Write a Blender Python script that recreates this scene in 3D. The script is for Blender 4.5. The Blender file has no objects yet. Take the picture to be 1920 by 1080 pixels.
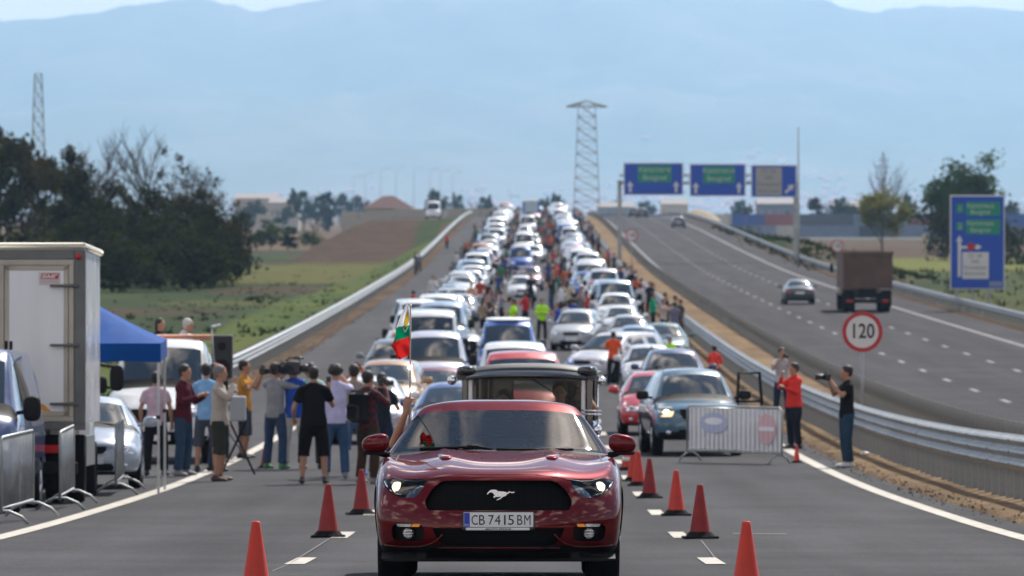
import bpy, math, random
import numpy as np
from mathutils import Vector, Matrix
from mathutils.bvhtree import BVHTree
random.seed(7)
R = math.radians
SC = bpy.context.scene
COL = SC.collection
# ---------------------------------------------------------------- camera, sky, sun, exposure
F = 11000.0            # focal length in pixels of a 1920 wide frame
cam_d = bpy.data.cameras.new('camera'); cam = bpy.data.objects.new('camera', cam_d); COL.objects.link(cam)
cam_d.sensor_width = 36.0; cam_d.lens = F / 1920 * 36
cam_d.clip_start = 0.5; cam_d.clip_end = 60000
cam.location = (0, 0, 0); cam.rotation_euler = (R(90) - math.atan(140 / F), 0, 0)
cam_d.dof.use_dof = True; cam_d.dof.focus_distance = 44.6; cam_d.dof.aperture_fstop = 6.3
SC.camera = cam
SUN_EL, SUN_AZ = 50.0, 24.0      # azimuth from +Y towards +X
world = bpy.data.worlds.new('World'); SC.world = world; world.use_nodes = True
nt = world.node_tree; nt.nodes.clear()
N = nt.nodes.new; LK = nt.links.new
wo = N('ShaderNodeOutputWorld'); bg = N('ShaderNodeBackground'); bg.inputs[1].default_value = 0.072
sky = N('ShaderNodeTexSky'); sky.sky_type = 'NISHITA'; sky.sun_disc = False
sky.sun_elevation = R(SUN_EL); sky.sun_rotation = R(SUN_AZ); sky.air_density = 1.0; sky.dust_density = 0.25
SEED = 1.3
tc = N('ShaderNodeTexCoord'); sep = N('ShaderNodeSeparateXYZ'); LK(tc.outputs['Generated'], sep.inputs[0])
mx = N('ShaderNodeMath'); mx.operation = 'ADD'; mx.inputs[1].default_value = 0.22; LK(sep.outputs[2], mx.inputs[0])
mx2 = N('ShaderNodeMath'); mx2.operation = 'MAXIMUM'; mx2.inputs[1].default_value = 0.05; LK(mx.outputs[0], mx2.inputs[0])
dx = N('ShaderNodeMath'); dx.operation = 'DIVIDE'; LK(sep.outputs[0], dx.inputs[0]); LK(mx2.outputs[0], dx.inputs[1])
dy = N('ShaderNodeMath'); dy.operation = 'DIVIDE'; LK(sep.outputs[1], dy.inputs[0]); LK(mx2.outputs[0], dy.inputs[1])
cmb = N('ShaderNodeCombineXYZ'); LK(dx.outputs[0], cmb.inputs[0]); LK(dy.outputs[0], cmb.inputs[1]); cmb.inputs[2].default_value = SEED
cn = N('ShaderNodeTexNoise'); cn.inputs['Scale'].default_value = 2.9; cn.inputs['Detail'].default_value = 8; cn.inputs['Roughness'].default_value = 0.52
cn.inputs['Distortion'].default_value = 0.35
LK(cmb.outputs[0], cn.inputs['Vector'])
cr = N('ShaderNodeValToRGB'); cr.color_ramp.elements[0].position = 0.52; cr.color_ramp.elements[1].position = 0.60
LK(cn.outputs['Fac'], cr.inputs[0])
hz_ = N('ShaderNodeMapRange'); hz_.inputs[1].default_value = 0.12; hz_.inputs[2].default_value = 0.03; LK(sep.outputs[2], hz_.inputs[0])
mxx = N('ShaderNodeMath'); mxx.operation = 'MAXIMUM'; LK(cr.outputs[0], mxx.inputs[0]); LK(hz_.outputs[0], mxx.inputs[1])
cb = N('ShaderNodeMapRange'); cb.inputs[1].default_value = .57; cb.inputs[2].default_value = .68; cb.inputs[3].default_value = 1.0; cb.inputs[4].default_value = 3.0; LK(cn.outputs['Fac'], cb.inputs[0])
cm_ = N('ShaderNodeMix'); cm_.data_type = 'RGBA'; cm_.blend_type = 'MULTIPLY'; cm_.inputs[0].default_value = 1; cm_.inputs[6].default_value = (13.2, 11.6, 10.5, 1); LK(cb.outputs[0], cm_.inputs[7])
mc = N('ShaderNodeMix'); mc.data_type = 'RGBA'; LK(mxx.outputs[0], mc.inputs[0]); LK(sky.outputs[0], mc.inputs[6]); LK(cm_.outputs[2], mc.inputs[7])
LK(mc.outputs[2], bg.inputs[0]); LK(bg.outputs[0], wo.inputs[0])
sun_d = bpy.data.lights.new('sun', 'SUN'); sun_d.energy = 5.0; sun_d.angle = R(0.9); sun_d.color = (1, .95, .87)
sun = bpy.data.objects.new('sun', sun_d); COL.objects.link(sun)
_sd = Vector((math.sin(R(SUN_AZ)) * math.cos(R(SUN_EL)), math.cos(R(SUN_AZ)) * math.cos(R(SUN_EL)), math.sin(R(SUN_EL))))
sun.rotation_euler = _sd.to_track_quat('Z', 'Y').to_euler()
vs = SC.view_settings; vs.view_transform = 'Standard'; vs.look = 'None'; vs.gamma = 1; vs.use_curve_mapping = False; vs.exposure = 0.42
SC.display_settings.display_device = 'sRGB'
SC.cycles.max_bounces = 7; SC.cycles.transparent_max_bounces = 12; SC.cycles.volume_bounces = 1
SC.cycles.use_denoising = True

# ---------------------------------------------------------------- road geometry functions
_DY = np.array([-60, 0, 20, 45, 53.5, 65.5, 81, 93, 117, 150, 182, 226, 282, 361, 473, 560, 661, 714, 800, 880, 960, 1050, 1200, 1500, 2000, 20000], float)
_DD = np.array([-1.4, 1.15, 1.95, 2.82, 3.18, 3.6, 4.06, 4.38, 4.88, 5.3, 5.48, 5.5, 5.4, 5.15, 4.6, 3.75, 2.6, 2.0, 1.2, .65, .45, .75, 2.0, 4.6, 5.2, 5.2], float)
_h = np.diff(_DY); _d = np.diff(_DD) / _h
_m = np.zeros(len(_DY)); _m[0] = _d[0]; _m[-1] = 0
for _i in range(1, len(_DY) - 1):
    _m[_i] = (_d[_i - 1] * _h[_i] + _d[_i] * _h[_i - 1]) / (_h[_i - 1] + _h[_i])
def D(Y):
    i = min(max(int(np.searchsorted(_DY, Y)) - 1, 0), len(_h) - 1)
    t = (Y - _DY[i]) / _h[i]; h = _h[i]
    return ((1 + 2 * t) * (1 - t) ** 2 * _DD[i] + t * (1 - t) ** 2 * h * _m[i] + t * t * (3 - 2 * t) * _DD[i + 1] + t * t * (t - 1) * h * _m[i + 1])
def slope(Y): return -(D(Y + 1) - D(Y - 1)) / 2
def ctr(Y): return -0.25 + 0.003636 * Y
def Yrow(row):
    lo, hi = 41.0, 700.0
    for _ in range(50):
        m = (lo + hi) / 2
        if 400 + F * D(m) / m > row: lo = m
        else: hi = m
    return (lo + hi) / 2
def PX(px, Y): return (px - 960) * Y / F
def PZ(row, Y): return (400 - row) * Y / F
def sm(a, b, x):
    t = min(max((x - a) / (b - a), 0), 1); return t * t * (3 - 2 * t)

# ---------------------------------------------------------------- materials
_mats = {}
def mat(name, color, rough=0.6, metal=0.0, spec=0.5, bump=0.0, bscale=20.0, var=0.0, vscale=3.0, coat=0.0, emit=None, estr=1.0, oc=False, ior=None, dirt=0.0, streak=None, trans=0.0):
    if name in _mats: return _mats[name]
    m = bpy.data.materials.new(name); m.use_nodes = True; _mats[name] = m
    t = m.node_tree; b = t.nodes['Principled BSDF']; n = t.nodes.new; l = t.links.new
    c = (*color, 1)
    b.inputs['Roughness'].default_value = rough; b.inputs['Metallic'].default_value = metal
    b.inputs['Specular IOR Level'].default_value = spec; b.inputs['Coat Weight'].default_value = coat; b.inputs['Coat Roughness'].default_value = 0.03
    if ior: b.inputs['IOR'].default_value = ior
    src = None
    if oc:
        oi = n('ShaderNodeObjectInfo'); src = oi.outputs['Color']
    tcn = n('ShaderNodeTexCoord')
    if var > 0 or dirt > 0:
        nz = n('ShaderNodeTexNoise'); nz.inputs['Scale'].default_value = vscale; nz.inputs['Detail'].default_value = 6
        if streak:
            mp = n('ShaderNodeMapping'); mp.inputs['Scale'].default_value = streak; l(tcn.outputs['Object'], mp.inputs[0]); l(mp.outputs[0], nz.inputs['Vector'])
        else: l(tcn.outputs['Object'], nz.inputs['Vector'])
        mr = n('ShaderNodeMapRange'); mr.inputs[1].default_value = .3; mr.inputs[2].default_value = .7
        mr.inputs[3].default_value = 1 - var; mr.inputs[4].default_value = 1 + var * .6
        l(nz.outputs['Fac'], mr.inputs[0])
        mm = n('ShaderNodeMix'); mm.data_type = 'RGBA'; mm.blend_type = 'MULTIPLY'; mm.inputs[0].default_value = 1
        if src: l(src, mm.inputs[6])
        else: mm.inputs[6].default_value = c
        l(mr.outputs[0], mm.inputs[7]); l(mm.outputs[2], b.inputs['Base Color'])
        rr = n('ShaderNodeMapRange'); rr.inputs[3].default_value = max(rough - .08, 0.02); rr.inputs[4].default_value = min(rough + .12, 1)
        l(nz.outputs['Fac'], rr.inputs[0]); l(rr.outputs[0], b.inputs['Roughness'])
    elif src: l(src, b.inputs['Base Color'])
    else: b.inputs['Base Color'].default_value = c
    if bump > 0:
        n2 = n('ShaderNodeTexNoise'); n2.inputs['Scale'].default_value = bscale; n2.inputs['Detail'].default_value = 5
        l(tcn.outputs['Object'], n2.inputs['Vector'])
        bp = n('ShaderNodeBump'); bp.inputs['Strength'].default_value = min(bump, 1); bp.inputs['Distance'].default_value = 0.02
        l(n2.outputs['Fac'], bp.inputs['Height']); l(bp.outputs[0], b.inputs['Normal'])
    if trans:
        tl = n('ShaderNodeBsdfTranslucent'); ms = n('ShaderNodeMixShader'); ms.inputs[0].default_value = trans
        if b.inputs['Base Color'].links: l(b.inputs['Base Color'].links[0].from_socket, tl.inputs[0])
        else: tl.inputs[0].default_value = c
        l(b.outputs[0], ms.inputs[1]); l(tl.outputs[0], ms.inputs[2]); l(ms.outputs[0], t.nodes['Material Output'].inputs[0])
    if emit:
        b.inputs['Emission Color'].default_value = (*emit, 1); b.inputs['Emission Strength'].default_value = estr
    return m
PAINT = mat('car_paint', (0, 0, 0), rough=.32, coat=1.0, oc=True, metal=.15, var=.05, vscale=5)
REDP = mat('red_metallic_paint', (.115, .0006, .0025), rough=.34, coat=1.0, metal=.35, spec=.0, var=.05, vscale=3)
GLASS = mat('car_glass', (.018, .026, .03), rough=.04, spec=1.0, ior=1.75)
TRIM = mat('black_trim', (.010, .010, .011), rough=.6, var=.2, spec=.2)
GRILL = mat('black_grille', (.004, .004, .005), rough=.6, spec=.15)
RUBBER = mat('tyre_rubber', (.010, .010, .011), rough=.9, spec=.15, bump=.3, bscale=60)
RIM = mat('alloy_rim', (.45, .46, .48), rough=.3, metal=.9)
CHROME = mat('chrome', (.8, .8, .82), rough=.08, metal=1)
REDP.node_tree.nodes['Principled BSDF'].inputs['Coat IOR'].default_value = 1.4
LAMPOFF = mat('lamp_glass', (.62, .65, .7), rough=.1, metal=.7)
LAMPON = mat('lit_headlamp', (1, .9, .7), rough=.2, emit=(1, .72, .34), estr=1.7)
LAMPHOT = mat('lit_bulb', (1, .95, .8), rough=.2, emit=(1, .86, .58), estr=4.0)
AMBER = mat('amber_lamp', (.9, .28, .03), rough=.2, emit=(1, .35, .05), estr=.15)
REDLAMP = mat('red_lamp', (.45, .01, .01), rough=.2)
WHITE = mat('white_plate', (.75, .76, .76), rough=.35)
BLUEP = mat('plate_blue', (.01, .04, .42), rough=.35)
BLACKINK = mat('black_ink', (.01, .01, .01), rough=.5)
GALV = mat('galvanised_steel', (.36, .375, .38), rough=.5, metal=.6, var=.28, vscale=2.5, bump=.05)
GALVD = mat('weathered_steel', (.30, .31, .30), rough=.6, metal=.2, var=.3, vscale=3)
def clear_glass(name, tint, fac_ior=1.6):
    m = bpy.data.materials.new(name); m.use_nodes = True; t = m.node_tree; t.nodes.clear(); n = t.nodes.new; l = t.links.new
    o = n('ShaderNodeOutputMaterial'); mixs = n('ShaderNodeMixShader'); tr = n('ShaderNodeBsdfTransparent'); tr.inputs[0].default_value = (*tint, 1)
    g = n('ShaderNodeBsdfGlossy'); g.inputs['Roughness'].default_value = .015; fr = n('ShaderNodeFresnel'); fr.inputs[0].default_value = fac_ior
    l(fr.outputs[0], mixs.inputs[0]); l(tr.outputs[0], mixs.inputs[1]); l(g.outputs[0], mixs.inputs[2]); l(mixs.outputs[0], o.inputs[0]); return m
WGLASS = clear_glass('tinted_windscreen', (.45, .55, .58), 2.1)
LENS = clear_glass('clear_lens', (.95, .96, .97), 1.45)
VINTGLASS = clear_glass('old_flat_glass', (.70, .71, .70), 1.22)
def cloth(c, sheen=0):
    k = 'cloth_%02x%02x%02x' % tuple(int(min(max(v, 0), 1) * 255) for v in c)
    return mat(k, c, rough=.9, spec=.15, var=.18, vscale=9, bump=.6, bscale=14)
CLOTHOC = mat('cloth_coloured', (0, 0, 0), rough=.9, spec=.15, oc=True, var=.15, vscale=8)
SKIN = mat('skin', (.42, .22, .14), rough=.55, spec=.35, var=.08, vscale=12)
HAIRD = mat('dark_hair', (.016, .012, .010), rough=.6, bump=.6, bscale=60)
HAIRG = mat('grey_hair', (.16, .15, .14), rough=.7, bump=.6, bscale=60)
HAIRW = mat('white_hair', (.5, .48, .45), rough=.7, bump=.6, bscale=60)
HAIRR = mat('reddish_hair', (.16, .05, .02), rough=.6, bump=.6, bscale=60)
PLASTIC = mat('black_plastic', (.015, .015, .016), rough=.4)

# ---------------------------------------------------------------- mesh helpers
class MB:
    def __init__(s): s.v = []; s.f = []; s.m = []
    def add(s, v, f, mi=0):
        o = len(s.v); s.v += [tuple(p) for p in v]; s.f += [tuple(i + o for i in q) for q in f]; s.m += [mi] * len(f); return s
    def box(s, x0, x1, y0, y1, z0, z1, mi=0):
        v = [(x0, y0, z0), (x1, y0, z0), (x1, y1, z0), (x0, y1, z0), (x0, y0, z1), (x1, y0, z1), (x1, y1, z1), (x0, y1, z1)]
        return s.add(v, [(0, 3, 2, 1), (4, 5, 6, 7), (0, 1, 5, 4), (1, 2, 6, 5), (2, 3, 7, 6), (3, 0, 4, 7)], mi)
    def rbox(s, c, d, r=.02, p=5, mi=0, nu=20, nv=10):   # superellipsoid box
        return s.blob(c, d, p, mi, nu, nv)
    def bbox(s, x0, x1, y0, y1, z0, z1, b=.02, mi=0):    # chamfered box
        v = []; idx = {}
        for ix, x in ((0, x0), (1, x1)):
            for iy, y in ((0, y0), (1, y1)):
                for iz, z in ((0, z0), (1, z1)):
                    sx, sy, sz = (b if ix == 0 else -b), (b if iy == 0 else -b), (b if iz == 0 else -b)
                    for a in range(3):
                        p = [x + sx, y + sy, z + sz]; p[a] = (x, y, z)[a]
                        idx[(ix, iy, iz, a)] = len(v); v.append(p)
        f = []
        for a in range(3):
            o = [k for k in range(3) if k != a]
            for e in (0, 1):
                q = []
                for (p0, p1) in ((0, 0), (1, 0), (1, 1), (0, 1)):
                    k = [0, 0, 0]; k[a] = e; k[o[0]] = p0; k[o[1]] = p1; q.append(idx[(*k, a)])
                if (e == 0) != (a == 1): q.reverse()
                f.append(q)
        for a in range(3):                               # edges along axis a
            o = [k for k in range(3) if k != a]
            for p0 in (0, 1):
                for p1 in (0, 1):
                    k0 = [0, 0, 0]; k1 = [0, 0, 0]; k0[o[0]] = k1[o[0]] = p0; k0[o[1]] = k1[o[1]] = p1; k1[a] = 1
                    q = [idx[(*k0, o[0])], idx[(*k1, o[0])], idx[(*k1, o[1])], idx[(*k0, o[1])]]
                    f.append(q)
        for ix in (0, 1):
            for iy in (0, 1):
                for iz in (0, 1): f.append([idx[(ix, iy, iz, a)] for a in range(3)])
        return s.add(v, f, mi)
    def blob(s, c, r, p=2.0, mi=0, nu=14, nv=8):
        v = []; e = 2.0 / p
        def sp(x): return math.copysign(abs(x) ** e, x)
        for j in range(1, nv):
            ph = -math.pi / 2 + math.pi * j / nv
            for i in range(nu):
                th = 2 * math.pi * i / nu
                v.append((c[0] + r[0] * sp(math.cos(ph)) * sp(math.cos(th)), c[1] + r[1] * sp(math.cos(ph)) * sp(math.sin(th)), c[2] + r[2] * sp(math.sin(ph))))
        f = [(j * nu + i, j * nu + (i + 1) % nu, (j + 1) * nu + (i + 1) % nu, (j + 1) * nu + i) for j in range(nv - 2) for i in range(nu)]
        b = len(v); v += [(c[0], c[1], c[2] - r[2]), (c[0], c[1], c[2] + r[2])]
        f += [(b, (i + 1) % nu, i) for i in range(nu)] + [(b + 1, (nv - 2) * nu + i, (nv - 2) * nu + (i + 1) % nu) for i in range(nu)]
        return s.add(v, f, mi)
    def tube(s, pts, r, n=8, mi=0, cap=True, flat=1.0):
        """pts: (x,y,z) or (x,y,z,rx,ry); rings follow the path"""
        P = [Vector(p[:3]) for p in pts]; v = []; rs = [(p[3], p[4]) if len(p) > 4 else ((p[3], p[3]) if len(p) > 3 else (r, r * flat)) for p in pts]
        tprev = None
        for i in range(len(P)):
            t = (P[min(i + 1, len(P) - 1)] - P[max(i - 1, 0)]); t = t.normalized() if t.length > 1e-9 else Vector((0, 0, 1))
            a = Vector((1, 0, 0)) - t * t.x
            if a.length < .35: a = Vector((0, 1, 0)) - t * t.y
            a.normalize(); b = t.cross(a)
            for k in range(n):
                th = 2 * math.pi * k / n
                v.append(P[i] + a * (rs[i][0] * math.cos(th)) + b * (rs[i][1] * math.sin(th)))
        f = [(i * n + k, i * n + (k + 1) % n, (i + 1) * n + (k + 1) % n, (i + 1) * n + k) for i in range(len(P) - 1) for k in range(n)]
        if cap: f += [tuple(reversed(range(n))), tuple((len(P) - 1) * n + k for k in range(n))]
        return s.add(v, f, mi)
    def limb(s, pts, n=12, f0=False, f1=False):
        """tube with rounded ends, for bodies; f0 / f1 keep that end flat, as a hem"""
        p0, p1 = pts[0], pts[-1]
        a = Vector(p0[:3]); da = (a - Vector(pts[1][:3])).normalized(); c = Vector(p1[:3]); dc = (c - Vector(pts[-2][:3])).normalized()
        head = [] if f0 else [(*(a + da * p0[3] * .95), p0[3] * .3, p0[4] * .3), (*(a + da * p0[3] * .6), p0[3] * .78, p0[4] * .78)]
        tail = [] if f1 else [(*(c + dc * p1[3] * .6), p1[3] * .78, p1[4] * .78), (*(c + dc * p1[3] * .95), p1[3] * .3, p1[4] * .3)]
        return s.tube(head + list(pts) + tail, 0, n)
    def lathe(s, prof, c=(0, 0, 0), axis='z', n=20, mi=0, closed=False):
        v = []
        for (r, h) in prof:
            for k in range(n):
                th = 2 * math.pi * k / n; x, y = r * math.cos(th), r * math.sin(th)
                q = (x, y, h) if axis == 'z' else ((h, x, y) if axis == 'x' else (x, h, y))
                v.append((q[0] + c[0], q[1] + c[1], q[2] + c[2]))
        m = len(prof)
        f = [(i * n + k, i * n + (k + 1) % n, (i + 1) * n + (k + 1) % n, (i + 1) * n + k) for i in range(m - 1) for k in range(n)]
        if closed: f += [((m - 1) * n + k, (m - 1) * n + (k + 1) % n, (k + 1) % n, k) for k in range(n)]
        else: f += [tuple(reversed(range(n))), tuple((m - 1) * n + k for k in range(n))]
        return s.add(v, f, mi)
    def prism(s, poly, y0, y1, mi=0):     # poly in XZ, extruded along y
        n = len(poly); v = [(x, y0, z) for x, z in poly] + [(x, y1, z) for x, z in poly]
        return s.add(v, [tuple(range(n)), tuple(range(2 * n - 1, n - 1, -1))] + [(i, i + n, (i + 1) % n + n, (i + 1) % n) for i in range(n)], mi)
    def xform(s, M): s.v = [tuple(M @ Vector(p)) for p in s.v]; return s
    def mesh(s, name, mats, smooth=False):
        me = bpy.data.meshes.new(name); me.from_pydata(s.v, [], s.f)
        for m in (mats if isinstance(mats, (list, tuple)) else [mats]): me.materials.append(m)
        if any(s.m): me.polygons.foreach_set('material_index', s.m)
        if smooth: me.polygons.foreach_set('use_smooth', [True] * len(s.f))
        me.update(); return me
    def build(s, name, mats, parent=None, smooth=False, fix=False):
        me = s.mesh(name, mats, smooth)
        if fix: fixn(me)
        return link(name, me, parent)
import bmesh
def fixn(me):
    bm = bmesh.new(); bm.from_mesh(me); bmesh.ops.recalc_face_normals(bm, faces=bm.faces); bm.to_mesh(me); bm.free()
def link(name, me, parent=None):
    o = bpy.data.objects.new(name, me); COL.objects.link(o)
    if parent: o.parent = parent
    return o
def sharp(me, ang=35):
    me.polygons.foreach_set('use_smooth', [True] * len(me.polygons))
    bm = bmesh.new(); bm.from_mesh(me)
    for e in bm.edges:
        if len(e.link_faces) == 2 and e.calc_face_angle(0) > R(ang): e.smooth = False
    bm.to_mesh(me); bm.free()
ORD = 'first second third fourth fifth sixth seventh eighth ninth tenth eleventh twelfth thirteenth fourteenth fifteenth sixteenth seventeenth eighteenth nineteenth twentieth'.split()
def nth(k):
    if k < 20: return ORD[k]
    n = k + 1; return '%d%s' % (n, 'th' if 10 < n % 100 < 14 else {1: 'st', 2: 'nd', 3: 'rd'}.get(n % 10, 'th'))
def thing(name, label, cat, loc=(0, 0, 0), rz=0, group=None, rx=0):
    o = bpy.data.objects.new(name, None); COL.objects.link(o); o.empty_display_size = .2
    o.location = loc; o.rotation_euler = (rx, 0, rz); tag(o, label, cat, group); return o
def tag(o, label, cat, group=None):
    o['label'] = label; o['category'] = cat
    if group: o['group'] = group
    return o
def kind(o, k): o['kind'] = k; return o
def copy_tree(o, parent=None, kids=None):
    c = o.copy(); COL.objects.link(c); c.parent = parent
    for ch in (KIDS.get(o.name) or []): copy_tree(ch, c)
    return c
KIDS = {}
def index_kids(o):
    stack = [o]
    while stack:
        a = stack.pop()
        ks = [x for x in COL.objects if x.parent == a] if a.name not in KIDS else KIDS[a.name]
        KIDS[a.name] = ks; stack += ks
# temporary scene for evaluating modifiers
TMP = bpy.data.scenes.new('tmp_eval')
def tmp_dg():
    with bpy.context.temp_override(scene=TMP, view_layer=TMP.view_layers[0]):
        dg = bpy.context.evaluated_depsgraph_get(); dg.update(); return dg
def evaluate(me, mods):
    o = bpy.data.objects.new('tmp', me); TMP.collection.objects.link(o); extra = []
    for typ, props in mods:
        m = o.modifiers.new('m', typ)
        for k, v in props.items():
            if k == 'cut':
                c = bpy.data.objects.new('tmpc', v); TMP.collection.objects.link(c); extra.append(c); m.object = c
            else: setattr(m, k, v)
    dg = tmp_dg()
    out = bpy.data.meshes.new_from_object(o.evaluated_get(dg), preserve_all_data_layers=False, depsgraph=dg)
    for x in [o] + extra: bpy.data.objects.remove(x)
    return out
def remesh(mb, name, mt, vox, smooth=2):
    me = mb.mesh(name, mt)
    out = evaluate(me, [('REMESH', dict(mode='VOXEL', voxel_size=vox, use_smooth_shade=True)), ('SMOOTH', dict(iterations=smooth, factor=.5))])
    bpy.data.meshes.remove(me); out.name = name
    if not out.materials: out.materials.append(mt)
    return out
FONT = None
def text_mesh(s, size, mt, ext=.002, sx=1.0, align='CENTER', bold=0.0):
    cu = bpy.data.curves.new('t', 'FONT'); cu.body = s; cu.size = size; cu.extrude = ext; cu.align_x = align; cu.align_y = 'CENTER'; cu.offset = bold; cu.resolution_u = 3
    o = bpy.data.objects.new('tmp', cu); TMP.collection.objects.link(o)
    dg = tmp_dg()
    me = bpy.data.meshes.new_from_object(o.evaluated_get(dg)); bpy.data.objects.remove(o)
    me.transform(Matrix.Rotation(R(90), 4, 'X') @ Matrix.Diagonal((sx, 1, 1, 1)))   # upright, facing -Y
    me.materials.clear(); me.materials.append(mt); return me
# ---------------------------------------------------------------- ground, roads, mountains
def vcol_material(name, rough=.95, nscale=.6, namp=.45, fine=6.0):
    m = bpy.data.materials.new(name); m.use_nodes = True; t = m.node_tree; b = t.nodes['Principled BSDF']; n = t.nodes.new; l = t.links.new
    at = n('ShaderNodeAttribute'); at.attribute_name = 'Col'; tcn = n('ShaderNodeTexCoord')
    a = n('ShaderNodeTexNoise'); a.inputs['Scale'].default_value = nscale; a.inputs['Detail'].default_value = 8; l(tcn.outputs['Object'], a.inputs['Vector'])
    f = n('ShaderNodeTexNoise'); f.inputs['Scale'].default_value = fine; f.inputs['Detail'].default_value = 4; l(tcn.outputs['Object'], f.inputs['Vector'])
    ad = n('ShaderNodeMath'); ad.operation = 'ADD'; l(a.outputs['Fac'], ad.inputs[0]); l(f.outputs['Fac'], ad.inputs[1])
    mr = n('ShaderNodeMapRange'); mr.inputs[1].default_value = .7; mr.inputs[2].default_value = 1.3; mr.inputs[3].default_value = 1 - namp; mr.inputs[4].default_value = 1 + namp; l(ad.outputs[0], mr.inputs[0])
    mm = n('ShaderNodeMix'); mm.data_type = 'RGBA'; mm.blend_type = 'MULTIPLY'; mm.inputs[0].default_value = 1
    l(at.outputs['Color'], mm.inputs[6]); l(mr.outputs[0], mm.inputs[7]); l(mm.outputs[2], b.inputs['Base Color'])
    b.inputs['Roughness'].default_value = rough; b.inputs['Specular IOR Level'].default_value = .1
    bp = n('ShaderNodeBump'); bp.inputs['Distance'].default_value = .15; bp.inputs['Strength'].default_value = .7; l(ad.outputs[0], bp.inputs['Height']); l(bp.outputs[0], b.inputs['Normal'])
    return m
GREEN = (.018, .034, .005); YEL = (.070, .068, .012); BROWN = (.050, .029, .017); DIRT = (.095, .062, .036); PALE = (.150, .100, .052); DKG = (.015, .023, .007)  # field green, yellow and brown darkened, cloud shade painted into the colour
def lerp3(a, b, t): return tuple(a[i] * (1 - t) + b[i] * t for i in range(3))
def rnd(x, y): return (math.sin(x * 12.9898 + y * 78.233) * 43758.5453) % 1
def vn(x, y):
    xi, yi = math.floor(x), math.floor(y); fx, fy = x - xi, y - yi; fx = fx * fx * (3 - 2 * fx); fy = fy * fy * (3 - 2 * fy)
    return (rnd(xi, yi) * (1 - fx) + rnd(xi + 1, yi) * fx) * (1 - fy) + (rnd(xi, yi + 1) * (1 - fx) + rnd(xi + 1, yi + 1) * fx) * fy
def terrain(u, Y):
    X = ctr(Y) + u; rd = -D(Y); pl = -5.5 - .15 * sm(0, 400, Y) + .25 * (vn(X / 23., Y / 40.) - .5)
    if Y > 1100: pl = -5.4
    if u < -10.2:
        z = rd + (pl - rd) * sm(0, 1, (-10.2 - u) / (abs(pl - rd) * 2.0 + 1.5))
        md = min((Y - 632) / 55, (X + 24.8) / 7.5, 1, (1150 - Y) / 100)
        if md > 0: z = max(z, pl + (min(md, 1) ** .9) * (-.85 - pl))
    elif u > 24.2:
        z = rd + (pl - rd) * sm(0, 1, (u - 24.2) / (abs(pl - rd) * 2.0 + 1.5))
        md = min((Y - 470) / 90, (34.5 - X) / 7, 1, (760 - Y) / 60)
        if md > 0: z = max(z, pl + min(md, 1) * (-2.6 - pl))
    elif -8.7 < u < 6.2 or 10.05 < u < 22.7: z = rd - .3
    elif 6.2 <= u <= 10.05: z = rd + .02 + .10 * math.sin((u - 6.2) / 3.85 * math.pi) * (vn(u * 2.3, Y / 3.) + .3)
    else: z = rd + .015 + .05 * vn(u * 3, Y / 2.)
    return z
def gcol(u, Y):
    X = ctr(Y) + u
    if -10.2 <= u < -8.6: return lerp3(DIRT, BROWN, vn(Y / 4., u))
    if 6.1 < u < 10.1: return lerp3((.20, .135, .075), (.085, .055, .032), .1 + .6 * vn(Y / 6., u * 2))
    if 22.6 < u < 24.2: return DIRT
    if u <= -10.2:
        if Y > 632 and X > -25.5 and Y < 1200: 
            g = sm(-13.6, -12.4, u)
            return lerp3(BROWN, GREEN, g)
        if Y > 900: return lerp3(PALE, BROWN, .4 + .4 * vn(X / 30, Y / 80))
        if u > -15: return lerp3((.034, .060, .008), (.085, .088, .013), .6 * vn(X / 3, Y / 22.))
        if 470 < Y < 640 and X > -45: return YEL if vn(X / 30, Y / 50) > .18 else lerp3(YEL, GREEN, .5)
        k = vn(X / 9., Y / 30.); c = lerp3(GREEN, DKG, .6 * vn(X / 5., Y / 11.))
        return lerp3(c, BROWN, .75 * sm(.55, .75, k)) if k > .5 else lerp3(c, YEL, .6 * sm(.3, .15, k))
    if X < 40 and 450 < Y < 730 and X < 33.5: return lerp3(lerp3(DIRT, GREEN, sm(0.3, .7, vn(X / 2.5, Y / 20))), DKG, .4)
    if Y > 1200: return (.09, .09, .085)
    if Y > 735: return lerp3(BROWN, PALE, .25 * vn(X / 10, Y / 30))
    if Y > 560: return (.10, .105, .018)
    return lerp3(YEL, GREEN, .25 + .7 * vn(X / 7., Y / 30.))
us = [-10600, -3500, -1800, -900, -500, -300, -200, -150, -115, -95, -80, -70, -62, -55, -49, -44, -40, -36, -33, -30.5, -28, -26.5, -25, -23.5, -22, -20.5, -19, -17.5, -16, -14.8, -13.6, -12.5, -11.5, -10.8, -10.2, -9.7, -9.2, -8.75, -8.68, -5, 0, 5, 6.17, 6.24, 6.8, 7.4, 8, 8.6, 9.2, 10.02, 10.1, 14, 18, 22.65, 22.75, 23.5, 24.2, 25, 26, 27, 28.3, 30, 32, 34, 36, 38.5, 41, 45, 50, 56, 63, 72, 85, 100, 130, 200, 300, 500, 900, 1800, 3500, 10600]
ys = [-250, -100, -40, -10, 10, 25]; y = 35.0
while y < 1250: ys.append(y); y += 2.0 if y < 160 else (4 if y < 320 else (7 if y < 700 else 14))
ys += [1300, 1400, 1600, 2000, 2600, 3500, 5000, 7000, 9300, 12000, 16000, 23500]
gb = MB(); cols = []
for Y in ys:
    for u in us:
        gb.v.append((ctr(min(Y, 1500)) + u, Y, terrain(u, Y))); cols.append(gcol(u, Y))
nu = len(us)
gb.f = [(j * nu + i, j * nu + i + 1, (j + 1) * nu + i + 1, (j + 1) * nu + i) for j in range(len(ys) - 1) for i in range(nu - 1)]; gb.m = [0] * len(gb.f)
GROUNDM = vcol_material('fields_and_verges', nscale=.35, namp=.38, fine=3.0)
gm = gb.mesh('ground', GROUNDM, True)
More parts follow.
